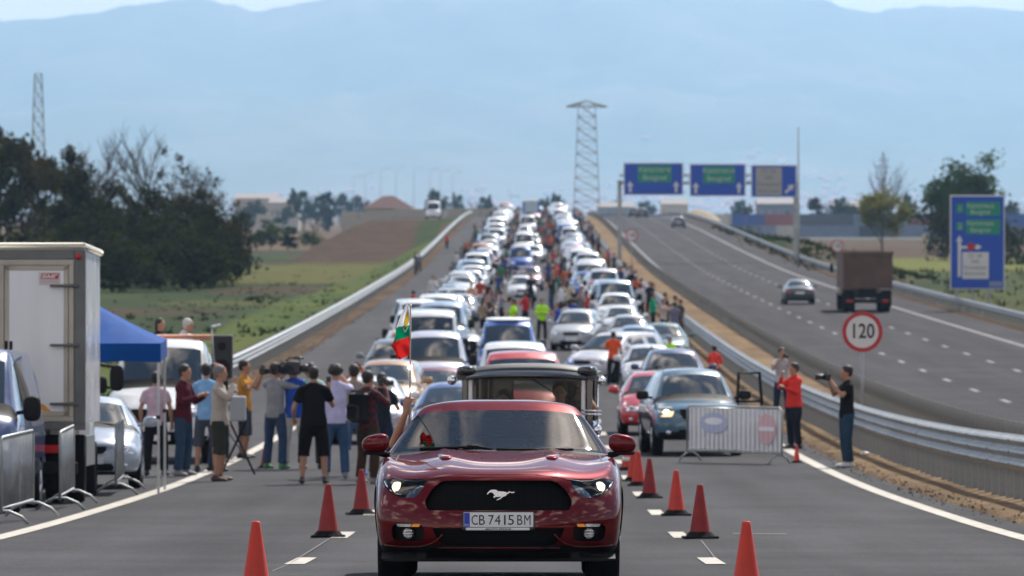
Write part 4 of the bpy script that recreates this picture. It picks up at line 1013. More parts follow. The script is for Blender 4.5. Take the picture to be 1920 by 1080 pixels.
def recolour(o, c):
    o.color = (*c, 1)
    for ch in KIDS.get(o.name, []) or [x for x in o.children]: recolour(ch, c)
def place(k, px, s, color, label, rz=0, group='vehicles of the stopped convoy', on=True, Y=None, X=None, u=None):
    p = proto(k)
    if not p[1]: p[1] = True; o = p[0]
    else:
        o = copy_tree(p[0])
        if o.name not in KIDS: pass
    Y = Y or F / s; X = PX(px, Y) if X is None else X; sl = slope(Y + 2)
    o.location = (X, Y, -D(Y)); o.rotation_euler = (math.atan(sl) * math.cos(R(rz)), 0, R(rz))
    o['label'] = label; o['group'] = group
    def rc(a):
        a.color = (*color, 1)
        for ch in COL_CH(a): rc(ch)
    rc(o); return o
def COL_CH(a): return KIDS[a.name] if a.name in KIDS else NEWKIDS.get(a.name, [])
NEWKIDS = {}
def copy_tree(o, parent=None):
    c = o.copy(); COL.objects.link(c); c.parent = parent; ks = []
    for ch in COL_CH(o): ks.append(copy_tree(ch, c))
    NEWKIDS[c.name] = ks; return c
WH = (.72, .74, .76); SI = (.38, .40, .43); LI = (.50, .50, .60); BK = (.012, .012, .014); DB = (.015, .03, .09); RD = (.45, .02, .02); GY = (.11, .12, .14); GO = (.42, .22, .08); MR = (.16, .015, .03); LB = (.20, .30, .50)
PROW = dict(group='vehicles of the stopped convoy')
place('hatch', 690, 86, WH, 'white hatchback behind the photographer with the backpack, foremost in the left lane')
place('saloon', 850, 91, (.05, .09, .26), 'blue saloon just left of the black vintage car')
place('mpv', 716, 77, GO, 'golden brown people carrier behind the white hatchback in the left lane', -4)
place('suv', 738, 63.5, (.14, .16, .19), 'dark grey off-roader behind the golden people carrier')
place('saloon', 818, 76, MR, 'maroon saloon with chrome grille glinting beside the flag')
place('van', 812, 67, LI, 'pale lilac van in the left lane in front of the big white minibus')
place('minibus', 803, 60, WH, 'big boxy white minibus standing above the others in the left lane')
place('hatch', 872, 50, SI, 'silver hatchback parked askew in the gap right of the big white minibus', 14)
place('van', 980, 89, RD, 'bright red van directly behind the black vintage car roof')
place('van', 965, 76.5, WH, 'white van right behind the red van in the middle lane')
bv_ = place('van', 952, 59, (.02, .10, .42), 'blue van with a white roof behind the white van in the middle lane')
MB().blob((0, 3.2, 2.08), (.74, 1.75, .05), 3).build('white_roof_panel', WHITE, bv_, True)
bv_ = place('van', 976, 24, (.02, .10, .42), 'second blue van with a white roof, far up the middle lane')
MB().blob((0, 3.2, 2.08), (.74, 1.75, .05), 3).build('white_roof_panel', WHITE, bv_, True)
place('hatch', 1232, 81, (.50, .02, .025), 'red sports hatchback half hidden left of the slate blue off-roader', 0)
place('suv', 1266, 70, (.02, .035, .12), 'dark blue off-roader right behind the slate blue one')
place('hatch', 1220, 62, (.60, .62, .66), 'silver hatchback facing the orange shirted man in the right lane')
place('mpv', 1090, 58, (.58, .58, .62), 'pale silver car turned sideways in the middle of the convoy', -32)
place('saloon', 1200, 52, LB, 'light blue saloon in the right lane behind the silver hatchback')
place('hatch', 1182, 47.5, SI, 'silver hatchback behind the light blue saloon')
place('saloon', 1248, 51, (.06, .12, .10), 'dark green saloon squeezed beside the median guardrail')
place('mpv', 1070, 47, (.42, .44, .46), 'grey silver car with a man in blue beside it', -8)
place('hatch', 1168, 43.5, WH, 'white hatchback in the right lane behind the pair of silver ones')
place('suv', 1156, 40.3, WH, 'white off-roader in the right lane near the vest-wearing men')
# ambulance-like box van with blue corners
def box_van(label, px, s, bw, bh, blue=1, L=5.2, cabcol=WH, k=''):
    Y = F / s; t = thing('box_van', label, 'van', (PX(px, Y), Y, -D(Y)), 0, None, math.atan(slope(Y + 2)))
    auto_car('', '', '', dict(TYPES['van'], L=3.2, yr=3.1, yt=3.1, H=1.95, yb=2.0), t)
    for o in t.children: o.color = (*cabcol, 1)
    b = MB().bbox(-bw / 2, bw / 2, 1.55, 1.55 + L - 1.5, 1.2 if bh < 2.5 else 1.6, bh - .14, .03); b.build('box_body', mat('light_grey_box', (.42, .50, .56), rough=.4), t)
    cap = MB(); n = 10
    prof = [(-bw / 2 - .02 + (bw + .04) * i / n, bh - .14 + .14 * math.sin(math.pi * i / n)) for i in range(n + 1)]; cap.prism(prof + [(bw / 2 + .02, bh - .18), (-bw / 2 - .02, bh - .18)], 1.5, L + .08); cap.build('box_roof', mat('white_canvas', (.62, .60, .57), rough=.7), t)
    if blue:
        for sg in (-1, 1): MB().bbox(sg * (bw / 2 - .1) - .13, sg * (bw / 2 - .1) + .13, 1.50, 1.62, 1.62 if bh > 2.5 else 1.3, bh - .2, .02).build('corner_panel', mat('bright_blue_panel', (.02, .12, .55), rough=.4), t)
    wheel(t, bw / 2 - .2, L - .9, .34, .22); wheel(t, -bw / 2 + .2, L - .9, .34, .22); MB().box(-bw / 2 + .1, bw / 2 - .1, 2.9, L, .5, 1.6).build('chassis', TRIM, t)
    return t
box_van('small blue box van at the crest of the road in the middle of the convoy', 996, 14.6, 2.2, 3.3)
# the rest of the three columns
cnt = {'L': 0, 'M': 0, 'R': 0}
rgc = random.Random(11)
pal = [('white', WH), ('white', WH), ('white', (.66, .68, .72)), ('silver', (.45, .47, .5)), ('silver', (.5, .52, .56)), ('light blue', (.26, .36, .5)), ('grey', (.2, .22, .25)), ('dark blue', (.03, .05, .14)), ('red', (.38, .03, .03)), ('beige', (.45, .4, .32)), ('black', (.012, .012, .015)), ('bright blue', (.03, .12, .42)), ('maroon', (.14, .015, .03)), ('orange', (.5, .16, .03))]
def fill(lane, u, Y0, Y1, gap, tps, bias):
    Y = Y0
    while Y < Y1:
        k = rgc.choice(tps); cn_, cc = rgc.choice(pal[:6] if rgc.random() < bias else pal); L = TYPES[k]['L']
        zone = 'just behind the crowd' if Y < 300 else ('halfway up the slope' if Y < 560 else 'near the crest')
        lane_n = {'L': 'left', 'M': 'middle', 'R': 'right'}[lane]
        q_ = place(k, 0, 1, cc, '%s %s, %s vehicle of the %s column behind the foremost cars' % (cn_, {'hatch': 'hatchback', 'saloon': 'saloon', 'suv': 'off-roader', 'mpv': 'people carrier', 'van': 'van', 'minibus': 'minibus'}[k], nth(cnt[lane]), lane_n), rgc.uniform(-6, 6), Y=Y, X=ctr(Y) + u + rgc.uniform(-.45, .45), group='convoy vehicles in the %s column' % lane_n)
        q_.scale = (rgc.uniform(.95, 1.06), rgc.uniform(.94, 1.0), rgc.uniform(.92, 1.10)); cnt[lane] += 1; Y += L + rgc.uniform(*gap)
fill('L', -3.75, 197, 900, (.8, 2.4), ['hatch', 'hatch', 'saloon', 'mpv', 'suv', 'van'], .55)
fill('R', 3.95, 282, 900, (.8, 2.6), ['hatch', 'saloon', 'mpv', 'suv', 'hatch', 'van', 'van'], .62)
fill('M', -.3, 345, 405, (24, 40), ['hatch', 'saloon', 'mpv'], .5)
fill('M', -.3, 485, 700, (14, 34), ['hatch', 'saloon', 'van'], .6)
fill('M', .0, 705, 900, (5, 14), ['hatch', 'saloon', 'van', 'mpv'], .5)
# slate blue off-roader, right lane front
sp = dict(TYPES['suv']); sp.update(mmat=TRIM, mr=(.13, .08, .10), H=1.76, L=4.44, bulb=LAMPHOT, lmat=mat('warm_headlight', (.8, .65, .4), rough=.2, emit=(1, .72, .35), estr=1.0), lamp=(.80, .99), lampx=(.52, .82), hz=1.02, grille=(.74, .95, .40), gmat=TRIM, kf=.16, intake=(.44, .54, .45), pz=.24)
Y1 = F / 93.; t = thing('off_roader', 'slate blue off-roader with roof rails and lit headlamp behind the crowd barrier', 'off-roader', (PX(1313, Y1), Y1, -D(Y1)), R(3.5), None, math.atan(slope(Y1)))
auto_car('', '', '', sp, t)
for o in t.children: o.color = (.035, .105, .165, 1)
MB().tube([(.93, 1.95, .55), (.95, 1.95, 1.10), (.98, 2.0, 1.66), (1.45, 2.4, 1.66), (1.50, 2.4, 1.05), (1.48, 2.4, .55)], .035, 8).tube([(.95, 1.96, 1.08), (1.50, 2.4, 1.08)], .03, 8).build('open_door', TRIM, t, True)
# opposite carriageway traffic, seen from behind
def away(k, px, row, color, label, cat=None, W=None):
    s = F / Yrow(row); o = place(k, px, s, color, label, 180, 'cars driving away on the opposite carriageway'); o.location.y += TYPES[k]['L']; 
    return o
o = away('saloon', 1500, 571, (.03, .045, .05), 'dark saloon driving away behind the tipper truck'); 
for (px, Y, c, lab) in ((1271, 735., (.10, .11, .13), 'small grey car far up the opposite carriageway by the soil heap'), (1203, 880., (.03, .03, .035), 'dark car far away under the left gantry board'), (1188, 905., (.04, .04, .045), 'second dark car farthest away under the left gantry board')):
    place('hatch', px, 1, c, lab, 180, 'cars driving away on the opposite carriageway', Y=Y)
Yv = 800.; o = place('minibus', 812, 1, (.8, .8, .82), 'white van on the ramp left of the convoy near the pale wall', 0, None or 'vans apart from the convoy', Y=Yv); o.location.z = PZ(411, Yv)
# tipper truck
Yt = F / 35.; t = thing('tipper_truck', 'brown tipper truck driving away on the opposite carriageway', 'truck', (PX(1627, Yt), Yt, -D(Yt)), 0, None, math.atan(slope(Yt)))
TIP = mat('rusty_brown_tipper', (.125, .078, .06), rough=.8, var=.3, vscale=1.2)
b = MB(); b.box(-1.33, 1.33, 0, 6, 1.28, 1.45).box(-1.33, -1.25, 0, 6, 1.45, 3.25).box(1.25, 1.33, 0, 6, 1.45, 3.25).box(-1.25, 1.25, 5.9, 6, 1.45, 3.25); b.build('tipper_body', TIP, t)
g = MB().box(-1.25, 1.25, .02, .1, 1.45, 3.1)
g.build('tailgate', TIP, t)
for x in (-1.0, -.5, 0, .5, 1.0): MB().bbox(x - .06, x + .06, -.05, .02, 1.45, 3.1, .01).build('rib', TIP, t)
MB().bbox(-1.38, 1.38, -.06, .04, 3.1, 3.28, .02).build('top_rail', TIP, t)
MB().box(-.5, .5, .3, 8, .75, 1.28).build('chassis', TRIM, t); MB().bbox(-1.2, 1.2, .1, .25, .5, .72, .02).build('rear_bumper', TRIM, t)
for sg in (-1, 1):
    for y in (1.1, 2.45, 7.2):
        for dxx in ((0, .32) if y < 5 else (0,)): MB().lathe([(.3, -.14), (.5, -.14), (.52, -.08), (.52, .08), (.5, .14), (.3, .14)], (sg * (1.1 - dxx), y, .52), 'x', 22, 0, True).build('tyre', RUBBER, t, True)
    MB().bbox(sg * 1.02 - .28, sg * 1.02 + .28, .34, .40, .3, 1.2, .01).build('mud_flap', RUBBER, t); MB().bbox(sg * .95 - .16, sg * .95 + .16, .03, .1, .55, .68, .01).build('tail_light', REDLAMP, t)
MB().bbox(-1.22, 1.22, 6.3, 8.2, .8, 3.0, .12).build('cab', mat('beige_cab', (.4, .36, .3), rough=.4), t)
for sg in (-1, 1): MB().blob((sg * 1.5, 7.9, 2.3), (.1, .06, .25), 3).build('wing_mirror', TRIM, t)
# ---------------------------------------------------------------- people
HEYE = mat('eye_dark', (.02, .015, .012), rough=.2)
SHOE = {'black': mat('black_shoe', (.02, .02, .022), rough=.6), 'brown': mat('brown_shoe', (.07, .025, .02), rough=.6), 'white': mat('white_shoe', (.65, .65, .65), rough=.6), 'grey': mat('grey_shoe', (.2, .2, .22), rough=.7), 'blue': mat('blue_shoe', (.05, .12, .4), rough=.7), 'green': mat('green_shoe', (.03, .2, .06), rough=.7)}
ARM = {   # elbow, wrist, finger direction for the arm on the +x side; y < 0 is in front of the body
 'down': ((.255, .03, 1.15), (.265, -.05, .90), (0, -.15, -1)),
 'hip': ((.33, .06, 1.18), (.22, -.06, 1.02), (-.8, -.3, -.3)),
 'face': ((.26, -.20, 1.27), (.085, -.235, 1.50), (-.35, -.2, .8)),
 'camera': ((.27, -.16, 1.25), (.085, -.30, 1.50), (-.5, -.5, .5)),
 'front': ((.255, -.08, 1.17), (.14, -.32, 1.27), (-.5, -.7, .4)),
 'phone': ((.28, -.12, 1.17), (.22, -.30, 1.40), (-.1, -.2, 1)),
 'high': ((.27, -.26, 1.40), (.10, -.38, 1.62), (-.2, -.4, .9)),
 'shoulder': ((.36, -.14, 1.36), (.20, -.16, 1.56), (-.5, -.1, .6)),
 'reach': ((.24, -.30, 1.34), (.22, -.60, 1.34), (0, -1, 0)),
 'cross': ((.25, -.06, 1.16), (-.02, -.22, 1.18), (-1, 0, 0)),
 'wheel': ((.25, -.16, 1.16), (.16, -.40, 1.22), (-.3, -.7, .3)),
 'back': ((.27, .10, 1.18), (.10, .16, 1.02), (-.8, 0, -.2)),
}
def fingers(mb, w, d, sg, palm_n, curl=.5, r=.0092, n=8, k=1.0):
    """palm, four fingers and a thumb from the wrist w along d"""
    d = Vector(d).normalized(); pn = Vector(palm_n); pn = (pn - d * pn.dot(d)).normalized(); s = d.cross(pn).normalized(); w = Vector(w)
    pe = w + d * .088 * k
    mb.limb([(*(w - d * .01), .026 * k, .020 * k), (*(w + d * .04 * k), .038 * k, .017 * k), (*pe, .038 * k, .015 * k)], n)
    for i, (o, L) in enumerate(((-.030, .066), (-.010, .078), (.011, .072), (.031, .056))):
        b = pe + s * o * k - d * .008; m1 = b + (d * (1 - curl * .5) + pn * curl * .6).normalized() * L * .5 * k; m2 = m1 + (d * (1 - curl * 1.3) + pn * curl * 1.5).normalized() * L * .5 * k
        mb.limb([(*b, r * k, r * k), (*m1, r * .95 * k, r * .95 * k), (*m2, r * .8 * k, r * .8 * k)], 6)
    tb = w + d * .025 * k - s * .03 * k * sg; t1 = tb + (d * .6 - s * sg * .7 + pn * .4).normalized() * .035 * k; t2 = t1 + (d * .8 + pn * .6).normalized() * .03 * k
    mb.limb([(*tb, .012 * k, .012 * k), (*t1, .0105 * k, .0105 * k), (*t2, .009 * k, .009 * k)], 6)
def person(label, loc, H=1.76, rz=0, arms=('down', 'down'), shirt=(.3, .3, .3), sleeve='short', legs=(.03, .04, .08), shorts=False, shoes='black', hair='short', hmat=None, skin=None, vox=.0125, lean=0, stance=.1, girth=1.0, cap=None, twist=0, seated=False, group=None, shirtmat=None, legmat=None, headturn=0, build=True, female=False, upper_only=False, collar=False):
    skin = skin or SKIN; hmat = hmat or HAIRD; k = H / 1.76
    t = thing('person', label, 'person', loc, rz, group); g = girth
    hipz = .93; b = MB()
    def P(x, y, z):   # lean the upper body forward
        if z > hipz: a = lean; dz = z - hipz; return (x, y * math.cos(a) - dz * math.sin(a), hipz + dz * math.cos(a) + y * math.sin(a) * 0)
        return (x, y, z)
    shx = .172 * (.93 if female else 1) * (.5 + .5 * g)
    # head, neck, torso core
    hc = P(0, -.012, 1.635)
    def hd(x, y, z):
        c, s = math.cos(headturn), math.sin(headturn); return (hc[0] + x * c - y * s, hc[1] + x * s + y * c, hc[2] + z)
    b.blob(hd(0, .0, .02), (.074, .094, .098), 2.1, 0, 18, 12); b.blob(hd(0, -.028, -.055), (.052, .062, .062), 2.2, 0, 14, 10)
    b.blob(hd(0, -.094, -.012), (.012, .020, .026), 2, 0, 8, 6); b.blob(hd(0, -.080, .024), (.05, .018, .012), 2, 0, 8, 6)
    b.blob(hd(0, -.088, -.052), (.024, .012, .010), 2, 0, 8, 6); b.blob(hd(0, -.076, -.095), (.022, .02, .018), 2, 0, 8, 6)
    for sg in (1, -1): b.blob(hd(sg * .078, .006, .0), (.010, .022, .030), 2, 0, 8, 6)
    b.limb([(*P(0, .018, 1.44), .062, .06), (*P(0, .005, 1.52), .056, .058), (*P(0, -.002, 1.58), .054, .056)], 14)
    b.limb([(*P(0, 0, .95), .12 * g, .09 * g), (*P(0, .005, 1.15), .12 * g, .09 * g), (*P(0, .01, 1.36), .14, .09)], 14)
    shoulders = {}; wr = []
    for i, sg in enumerate((1, -1)):
        e, w, d = ARM[arms[i]] if isinstance(arms[i], str) else arms[i]
        S = P(sg * shx, .01, 1.405); E_ = P(sg * e[0], e[1], e[2]); W_ = P(sg * w[0], w[1], w[2]); shoulders[sg] = (S, E_, W_)
        b.limb([(*S, .047, .047), (*((Vector(S) + Vector(E_)) / 2), .044, .044), (*E_, .037, .037)], 10)
        b.limb([(*E_, .037, .037), (*(Vector(E_) * .65 + Vector(W_) * .35), .038, .036), (*W_, .024, .021)], 10)
        dd = (sg * d[0], d[1], d[2]); fingers(b, W_, dd, sg, (-sg * .6, -.3, -.2) if arms[i] == 'down' else (-sg * .5, .5, -.3), .35 if arms[i] == 'down' else .8)
        wr.append(Vector(W_) + Vector(dd).normalized() * .09)
    ax = stance; legp = {}
    for sg in (1, -1):
        if seated: hp = (sg * .10, 0, hipz); kn = (sg * .14, -.44, hipz + .02); an = (sg * .14, -.52, hipz - .42)
        else: hp = (sg * .095, .0, hipz); kn = (sg * (.095 + ax) * .55 + sg * .03, -.02 + sg * twist, .49); an = (sg * (.05 + ax), .025 + sg * twist * 2, .09)
        legp[sg] = (hp, kn, an)
        if not upper_only:
            b.limb([(hp[0] * .85, hp[1], hp[2] - .06, .070, .075), (*((Vector(hp) + Vector(kn)) / 2), .072, .076), (*kn, .052, .055)], 12)
            b.limb([(*kn, .052, .055), (*(Vector(kn) * .7 + Vector(an) * .3), .052, .058), (*an, .033, .036)], 12)
            b.limb([(an[0], an[1] + .02, .05 if not seated else an[2] - .04, .034, .03), (an[0] + sg * .02, an[1] - .13, (.04 if not seated else an[2] - .05), .036, .024)], 10)
    link('body', remesh(b, 'body', skin, vox, 3), t)
    # hair
    if hair != 'bald':
        h = MB(); rg = random.Random(hash(label) % 1000 if False else len(label))
        if hair in ('short', 'crop'):
            q = .006 if hair == 'crop' else .016
            h.blob(hd(0, .024, .050), (.074 + q, .086 + q, .082 + q), 2.1, 0, 18, 12); h.blob(hd(0, .045, -.01), (.072, .055 + q, .06), 2, 0, 14, 10)
        elif hair == 'curly':
            h.blob(hd(0, .02, .05), (.10, .11, .10), 2, 0, 16, 10)
            for _ in range(70):
                a = rg.random() * 6.28; e2 = rg.uniform(-.5, 1.2); h.blob(hd(.10 * math.cos(a) * math.cos(e2), .03 + .11 * math.sin(a) * math.cos(e2) if math.sin(a) > -.5 else .0, .045 + .10 * math.sin(e2)), (.026, .026, .026), 2, 0, 6, 5)
        elif hair in ('long', 'tail'):
            h.blob(hd(0, .024, .05), (.088, .098, .095), 2.1, 0, 18, 12); h.limb([(*hd(0, .07, .02), .075, .05), (*hd(0, .09, -.12), .07 if hair == 'long' else .035, .045), (*hd(0, .09, -.25), .05 if hair == 'long' else .02, .03)], 12)
        link('hair', remesh(h, 'hair', hmat, .012, 1), t)
    if not upper_only or True:
        eb = MB()
        for sg in (1, -1): eb.blob(hd(sg * .03, -.083, .008), (.011, .007, .006), 2, 0, 8, 5)
        kind(eb.build('eyes', HEYE, t, True), 'stuff')
    if cap:
        c = MB(); c.blob(hd(0, .006, .055), (.092, .108, .085), 2.2, 0, 18, 10); c.blob(hd(0, -.115, .055), (.062, .065, .012), 2.5, 0, 14, 6); link('cap', remesh(c, 'cap', cloth(cap), .010, 1), t)
    # shirt
    s = MB(); c1 = (.0 if not female else -.012)
    s.limb([(*P(0, 0, .855), (.178) * g, .138 * g), (*P(0, 0, .97), (.170) * g, .129 * g), (*P(0, 0, 1.08), (.150 + c1) * g, .116 * g), (*P(0, .0, 1.22), .158 * (.5 + .5 * g), .118 * g), (*P(0, .006, 1.36), .168, .112), (*P(0, .014, 1.43), .115, .085)], 16, f0=True)
    for sg in (1, -1):
        S, E_, W_ = shoulders[sg]; S2 = Vector(S); Ev = Vector(E_)
        s.limb([(*P(sg * .045, .016, 1.465), .058, .055), (*P(sg * .11, .014, 1.435), .062, .062), (*S, .064, .066)], 12)
        if sleeve == 'short': m = S2 * .35 + Ev * .65; s.limb([(*S, .066, .066), (*m, .068, .068)], 12, f1=True)
        elif sleeve == 'long': s.limb([(*S, .066, .066), (*((S2 + Ev) / 2), .058, .058), (*E_, .052, .052)], 12); s.limb([(*E_, .052, .052), (*(Ev * .15 + Vector(W_) * .85), .042, .042)], 12)
        elif sleeve == 'none': pass
    sh = remesh(s, 'shirt', shirtmat or cloth(shirt), .014, 2); link('shirt', sh, t)
    # trousers
    p = MB()
    p.limb([(*P(0, 0, 1.00), .150 * g, .116 * g), (0, .004, .90, .160 * g, .122 * g)], 16)
    for sg in (1, -1):
        hp, kn, an = legp[sg]; end = Vector(kn) * .82 + Vector(an) * .18 if shorts else Vector(an) + Vector((0, 0, .015))
        p.limb([(hp[0] * .9, hp[1], hp[2] - .03, .100 * g, .108 * g), (*((Vector(hp) + Vector(kn)) / 2), .092 * g, .096 * g), (*kn, .075 if not shorts else .09, .078 if not shorts else .09)], 14)
        p.limb([(*kn, .075 if not shorts else .09, .078 if not shorts else .09), (*end, .072 if not shorts else .094, .074 if not shorts else .094)], 14, f1=True)
    if not upper_only: link('shorts' if shorts else 'trousers', remesh(p, 'trousers', legmat or cloth(legs), .015, 2), t)
    if not upper_only and not seated:
        for sg in (1, -1):
            an = legp[sg][2]; sh_ = MB(); sh_.limb([(an[0], an[1] + .045, .045, .043, .04), (an[0] + sg * .008, an[1] - .06, .045, .047, .038), (an[0] + sg * .02, an[1] - .15, .036, .045, .028)], 12); sh_.blob((an[0], an[1] + .01, .085), (.045, .05, .04), 2, 0, 10, 6)
            link('shoe', remesh(sh_, 'shoe', SHOE[shoes], .012, 1), t)
    t.scale = (k, k, k); t['_w'] = [*wr[0], *wr[1]]; t['_h'] = [*hc]
    return t
def world_pt(t, p):
    k = t.scale[0]; c, s = math.cos(t.rotation_euler.z), math.sin(t.rotation_euler.z)
    return Vector((t.location.x + k * (p[0] * c - p[1] * s), t.location.y + k * (p[0] * s + p[1] * c), t.location.z + k * p[2]))
def camera_thing(t, label, p=None, size=1.0, video=False):
    w = t['_w']; q = p or ((w[0] + w[3]) / 2, min(w[1], w[4]) - .0, (w[2] + w[5]) / 2 + .02)
    c = thing('camera', label, 'camera', world_pt(t, q), t.rotation_euler.z)
    s = size * t.scale[0]
    MB().bbox(-.07 * s, .07 * s, -.035 * s, .035 * s, -.045 * s, .045 * s, .012 * s).bbox(-.03 * s, .03 * s, -.03 * s, .03 * s, .045 * s, .07 * s, .008 * s).build('camera_body', PLASTIC, c)
    MB().lathe([(.034 * s, -.15 * s), (.038 * s, -.14 * s), (.033 * s, -.08 * s), (.035 * s, -.035 * s)], (0, 0, 0), 'y', 18).build('lens', PLASTIC, c, True)
    return c
def phone_thing(t, label, side=1):
    w = t['_w']; q = w[:3] if side == 0 else w[3:]; c = tag(MB().bbox(-.037, .037, -.005, .005, -.02, .12, .004).build('phone', PLASTIC), label, 'phone'); c.location = world_pt(t, (q[0], q[1] - .03, q[2])); c.rotation_euler.z = t.rotation_euler.z; return c
def stand_at(px, foot, top, label, X=None, **kw):
    Y = Yrow(foot); s = F / Y; X = PX(px, Y)
    u = X - ctr(Y); z = -D(Y) if -8.7 < u < 6.2 else max(terrain(u, Y), -D(Y))
    return person(label, (X, Y, z), H=min(max((foot - top) / s, 1.5), 1.95), **kw)
# ---------------------------------------------------------------- the dark red sports car in front
Yc = 44.0; GZ = -D(Yc); XC = PX(934.5, Yc)
car = thing('sports_car', 'dark red sports car with a galloping horse badge and lit headlamps leading the convoy', 'car', (XC, Yc, GZ), 0, None, math.atan(slope(Yc + 2.3)))
HX = [0, .22, .42, .62, .80, .875, .93]
def hrow(Y, k, zs, sc=1.0, xs=None):
    xs = xs or HX; return [(x * sc, Y + k * (x / .93) ** 2.6, z) for x, z in zip(xs, zs)]
T = [hrow(.13, .46, [.838, .838, .832, .812, .795, .783, .745], .975),
     hrow(.42, .34, [.888, .888, .905, .855, .866, .874, .79], .995),
     hrow(.90, .15, [.948, .948, .982, .910, .922, .944, .83], 1.01),
     hrow(1.36, .12, [.982, .982, 1.026, .955, .950, .968, .87], 1.012),
     hrow(1.64, .20, [1.003, 1.003, 1.028, .980, .968, .962, .885], 1.008),
     hrow(1.70, .26, [.988, .988, .990, .978, .966, .955, .89], 1.005),
     hrow(1.76, .28, [1.0, 1.0, .996, .985, .968, .957, .895], 1.0, [0, .27, .54, .80, .862, .892, .935]),
     hrow(1.83, .26, [1.040, 1.040, 1.034, 1.020, 1.003, .987, .90], 1.0, [0, .263, .526, .780, .838, .868, .932]),
     hrow(2.40, .14, [1.376, 1.376, 1.369, 1.341, 1.308, 1.270, .945], 1.0, [0, .207, .414, .610, .650, .675, .908]),
     hrow(2.46, .12, [1.396, 1.396, 1.390, 1.362, 1.328, 1.292, .95], 1, [0, .20, .40, .585, .622, .645, .905]),
     hrow(2.50, .12, [1.404, 1.404, 1.398, 1.368, 1.332, 1.296, .95], 1, [0, .20, .40, .585, .622, .645, .905]),
     hrow(2.85, .06, [1.412, 1.414, 1.410, 1.385, 1.350, 1.310, .955], 1, [0, .17, .34, .48, .59, .64, .91]),
     hrow(3.05, .0, [1.410, 1.414, 1.410, 1.385, 1.350, 1.310, .96], 1, [0, .17, .34, .48, .59, .64, .915]),
     hrow(3.15, .0, [1.405, 1.409, 1.405, 1.380, 1.345, 1.305, .96], 1, [0, .17, .34, .48, .59, .64, .92]),
     hrow(3.50, .0, [1.370, 1.370, 1.365, 1.345, 1.315, 1.275, .98], 1, [0, .17, .33, .46, .56, .62, .93]),
     hrow(4.18, -.08, [1.150, 1.150, 1.145, 1.135, 1.12, 1.08, .99], 1, [0, .2, .40, .56, .68, .78, .94]),
     hrow(4.55, -.08, [1.125, 1.125, 1.12, 1.105, 1.08, 1.04, .98], .99),
     hrow(4.72, -.10, [1.11, 1.11, 1.10, 1.085, 1.06, 1.0, .93], .97)]
fl = [0, .17, .34, .50, .68, .86, 1.0]; wl = [0, .955, .965, .960, .950, .935, .905]; zs_ = .20
side = []
for i, row in enumerate(T):
    xb, yb, zb = row[6]; wi = {0: .965, 1: .98}.get(i, 1.0 if i < len(T) - 1 else .97)
    side.append([(xb, yb, zb)] + [(wi * wl[l], yb, lerp(zb, zs_, fl[l])) for l in range(1, 7)])
fy = [.13, .075, .035, .01, 0, .02, .09]; kf = .44
front = [[(HX[c] * (side[0][r][0] / .93), fy[r] + kf * (HX[c] / .93) ** 2.6, lerp(T[0][c][2], .20, fl[r])) for c in range(7)] for r in range(7)]
for r in range(1, 7): side[0][r] = (side[0][r][0], front[r][6][1], side[0][r][2])
ry = [0, .03, .05, .05, .05, .03, -.02]
rear = [[(lerp(T[-1][c][0], HX[c] * side[-1][r][0] / .93, min(1, r)), T[-1][c][1] + ry[r], lerp(T[-1][c][2], zs_, fl[r])) for c in range(7)] for r in range(7)]
for r in range(1, 7): side[-1][r] = (side[-1][r][0], rear[r][6][1], side[-1][r][2])
def mf(reg, i, a):
    if reg == 'top':
        if i in (6, 7) and a < 4: return 1
        if i == 14 and a < 4: return 4
        if a == 5 and i in (9, 10, 11, 13): return 2
        if i == 5 and a < 5: return 3
        return 0
    if reg == 'front' and i == 5: return 3
    if reg == 'rear' and i == 5: return 3
    if reg == 'side' and a == 5: return 3
    return 0
V, Fc, Mi = shell(T, side, front, rear, .19, mf)
GR = [(.550, -.52, .52), (.560, -.537, .537), (.60, -.552, .552), (.628, -.552, .552), (.70, -.508, .508), (.755, -.45, .45), (.774, -.40, .40)]
LI = [(.285, -.40, .40), (.31, -.45, .45), (.36, -.475, .475), (.415, -.50, .50)]
FP = [(.315, .585, .765), (.34, .56, .80), (.42, .565, .81), (.452, .60, .78)]
HL = [(.645, .64, .75), (.675, .60, .81), (.715, .572, .855), (.755, .548, .876), (.784, .542, .872)]
def cut_m(bv):
    c = MB()
    for y in (.94, 3.66):
        for sg in (1, -1): c.lathe([(.385, -.16 if sg > 0 else -.3), (.385, .3 if sg > 0 else .16)], (sg * .92, y, .345), 'x', 36)
    patch(bv, GR, 22, .5, .085, mb=c); patch(bv, LI, 20, .5, .09, mb=c); patch(bv, FP, 8, .5, .07, 1, mb=c); patch(bv, HL, 10, .5, .05, 1, mb=c)
    return c
bv = make_body(V, Fc, Mi, [REDP, GLASS, GLASS, TRIM, GLASS], 3, cut_m, car, [WGLASS, WGLASS, WGLASS])
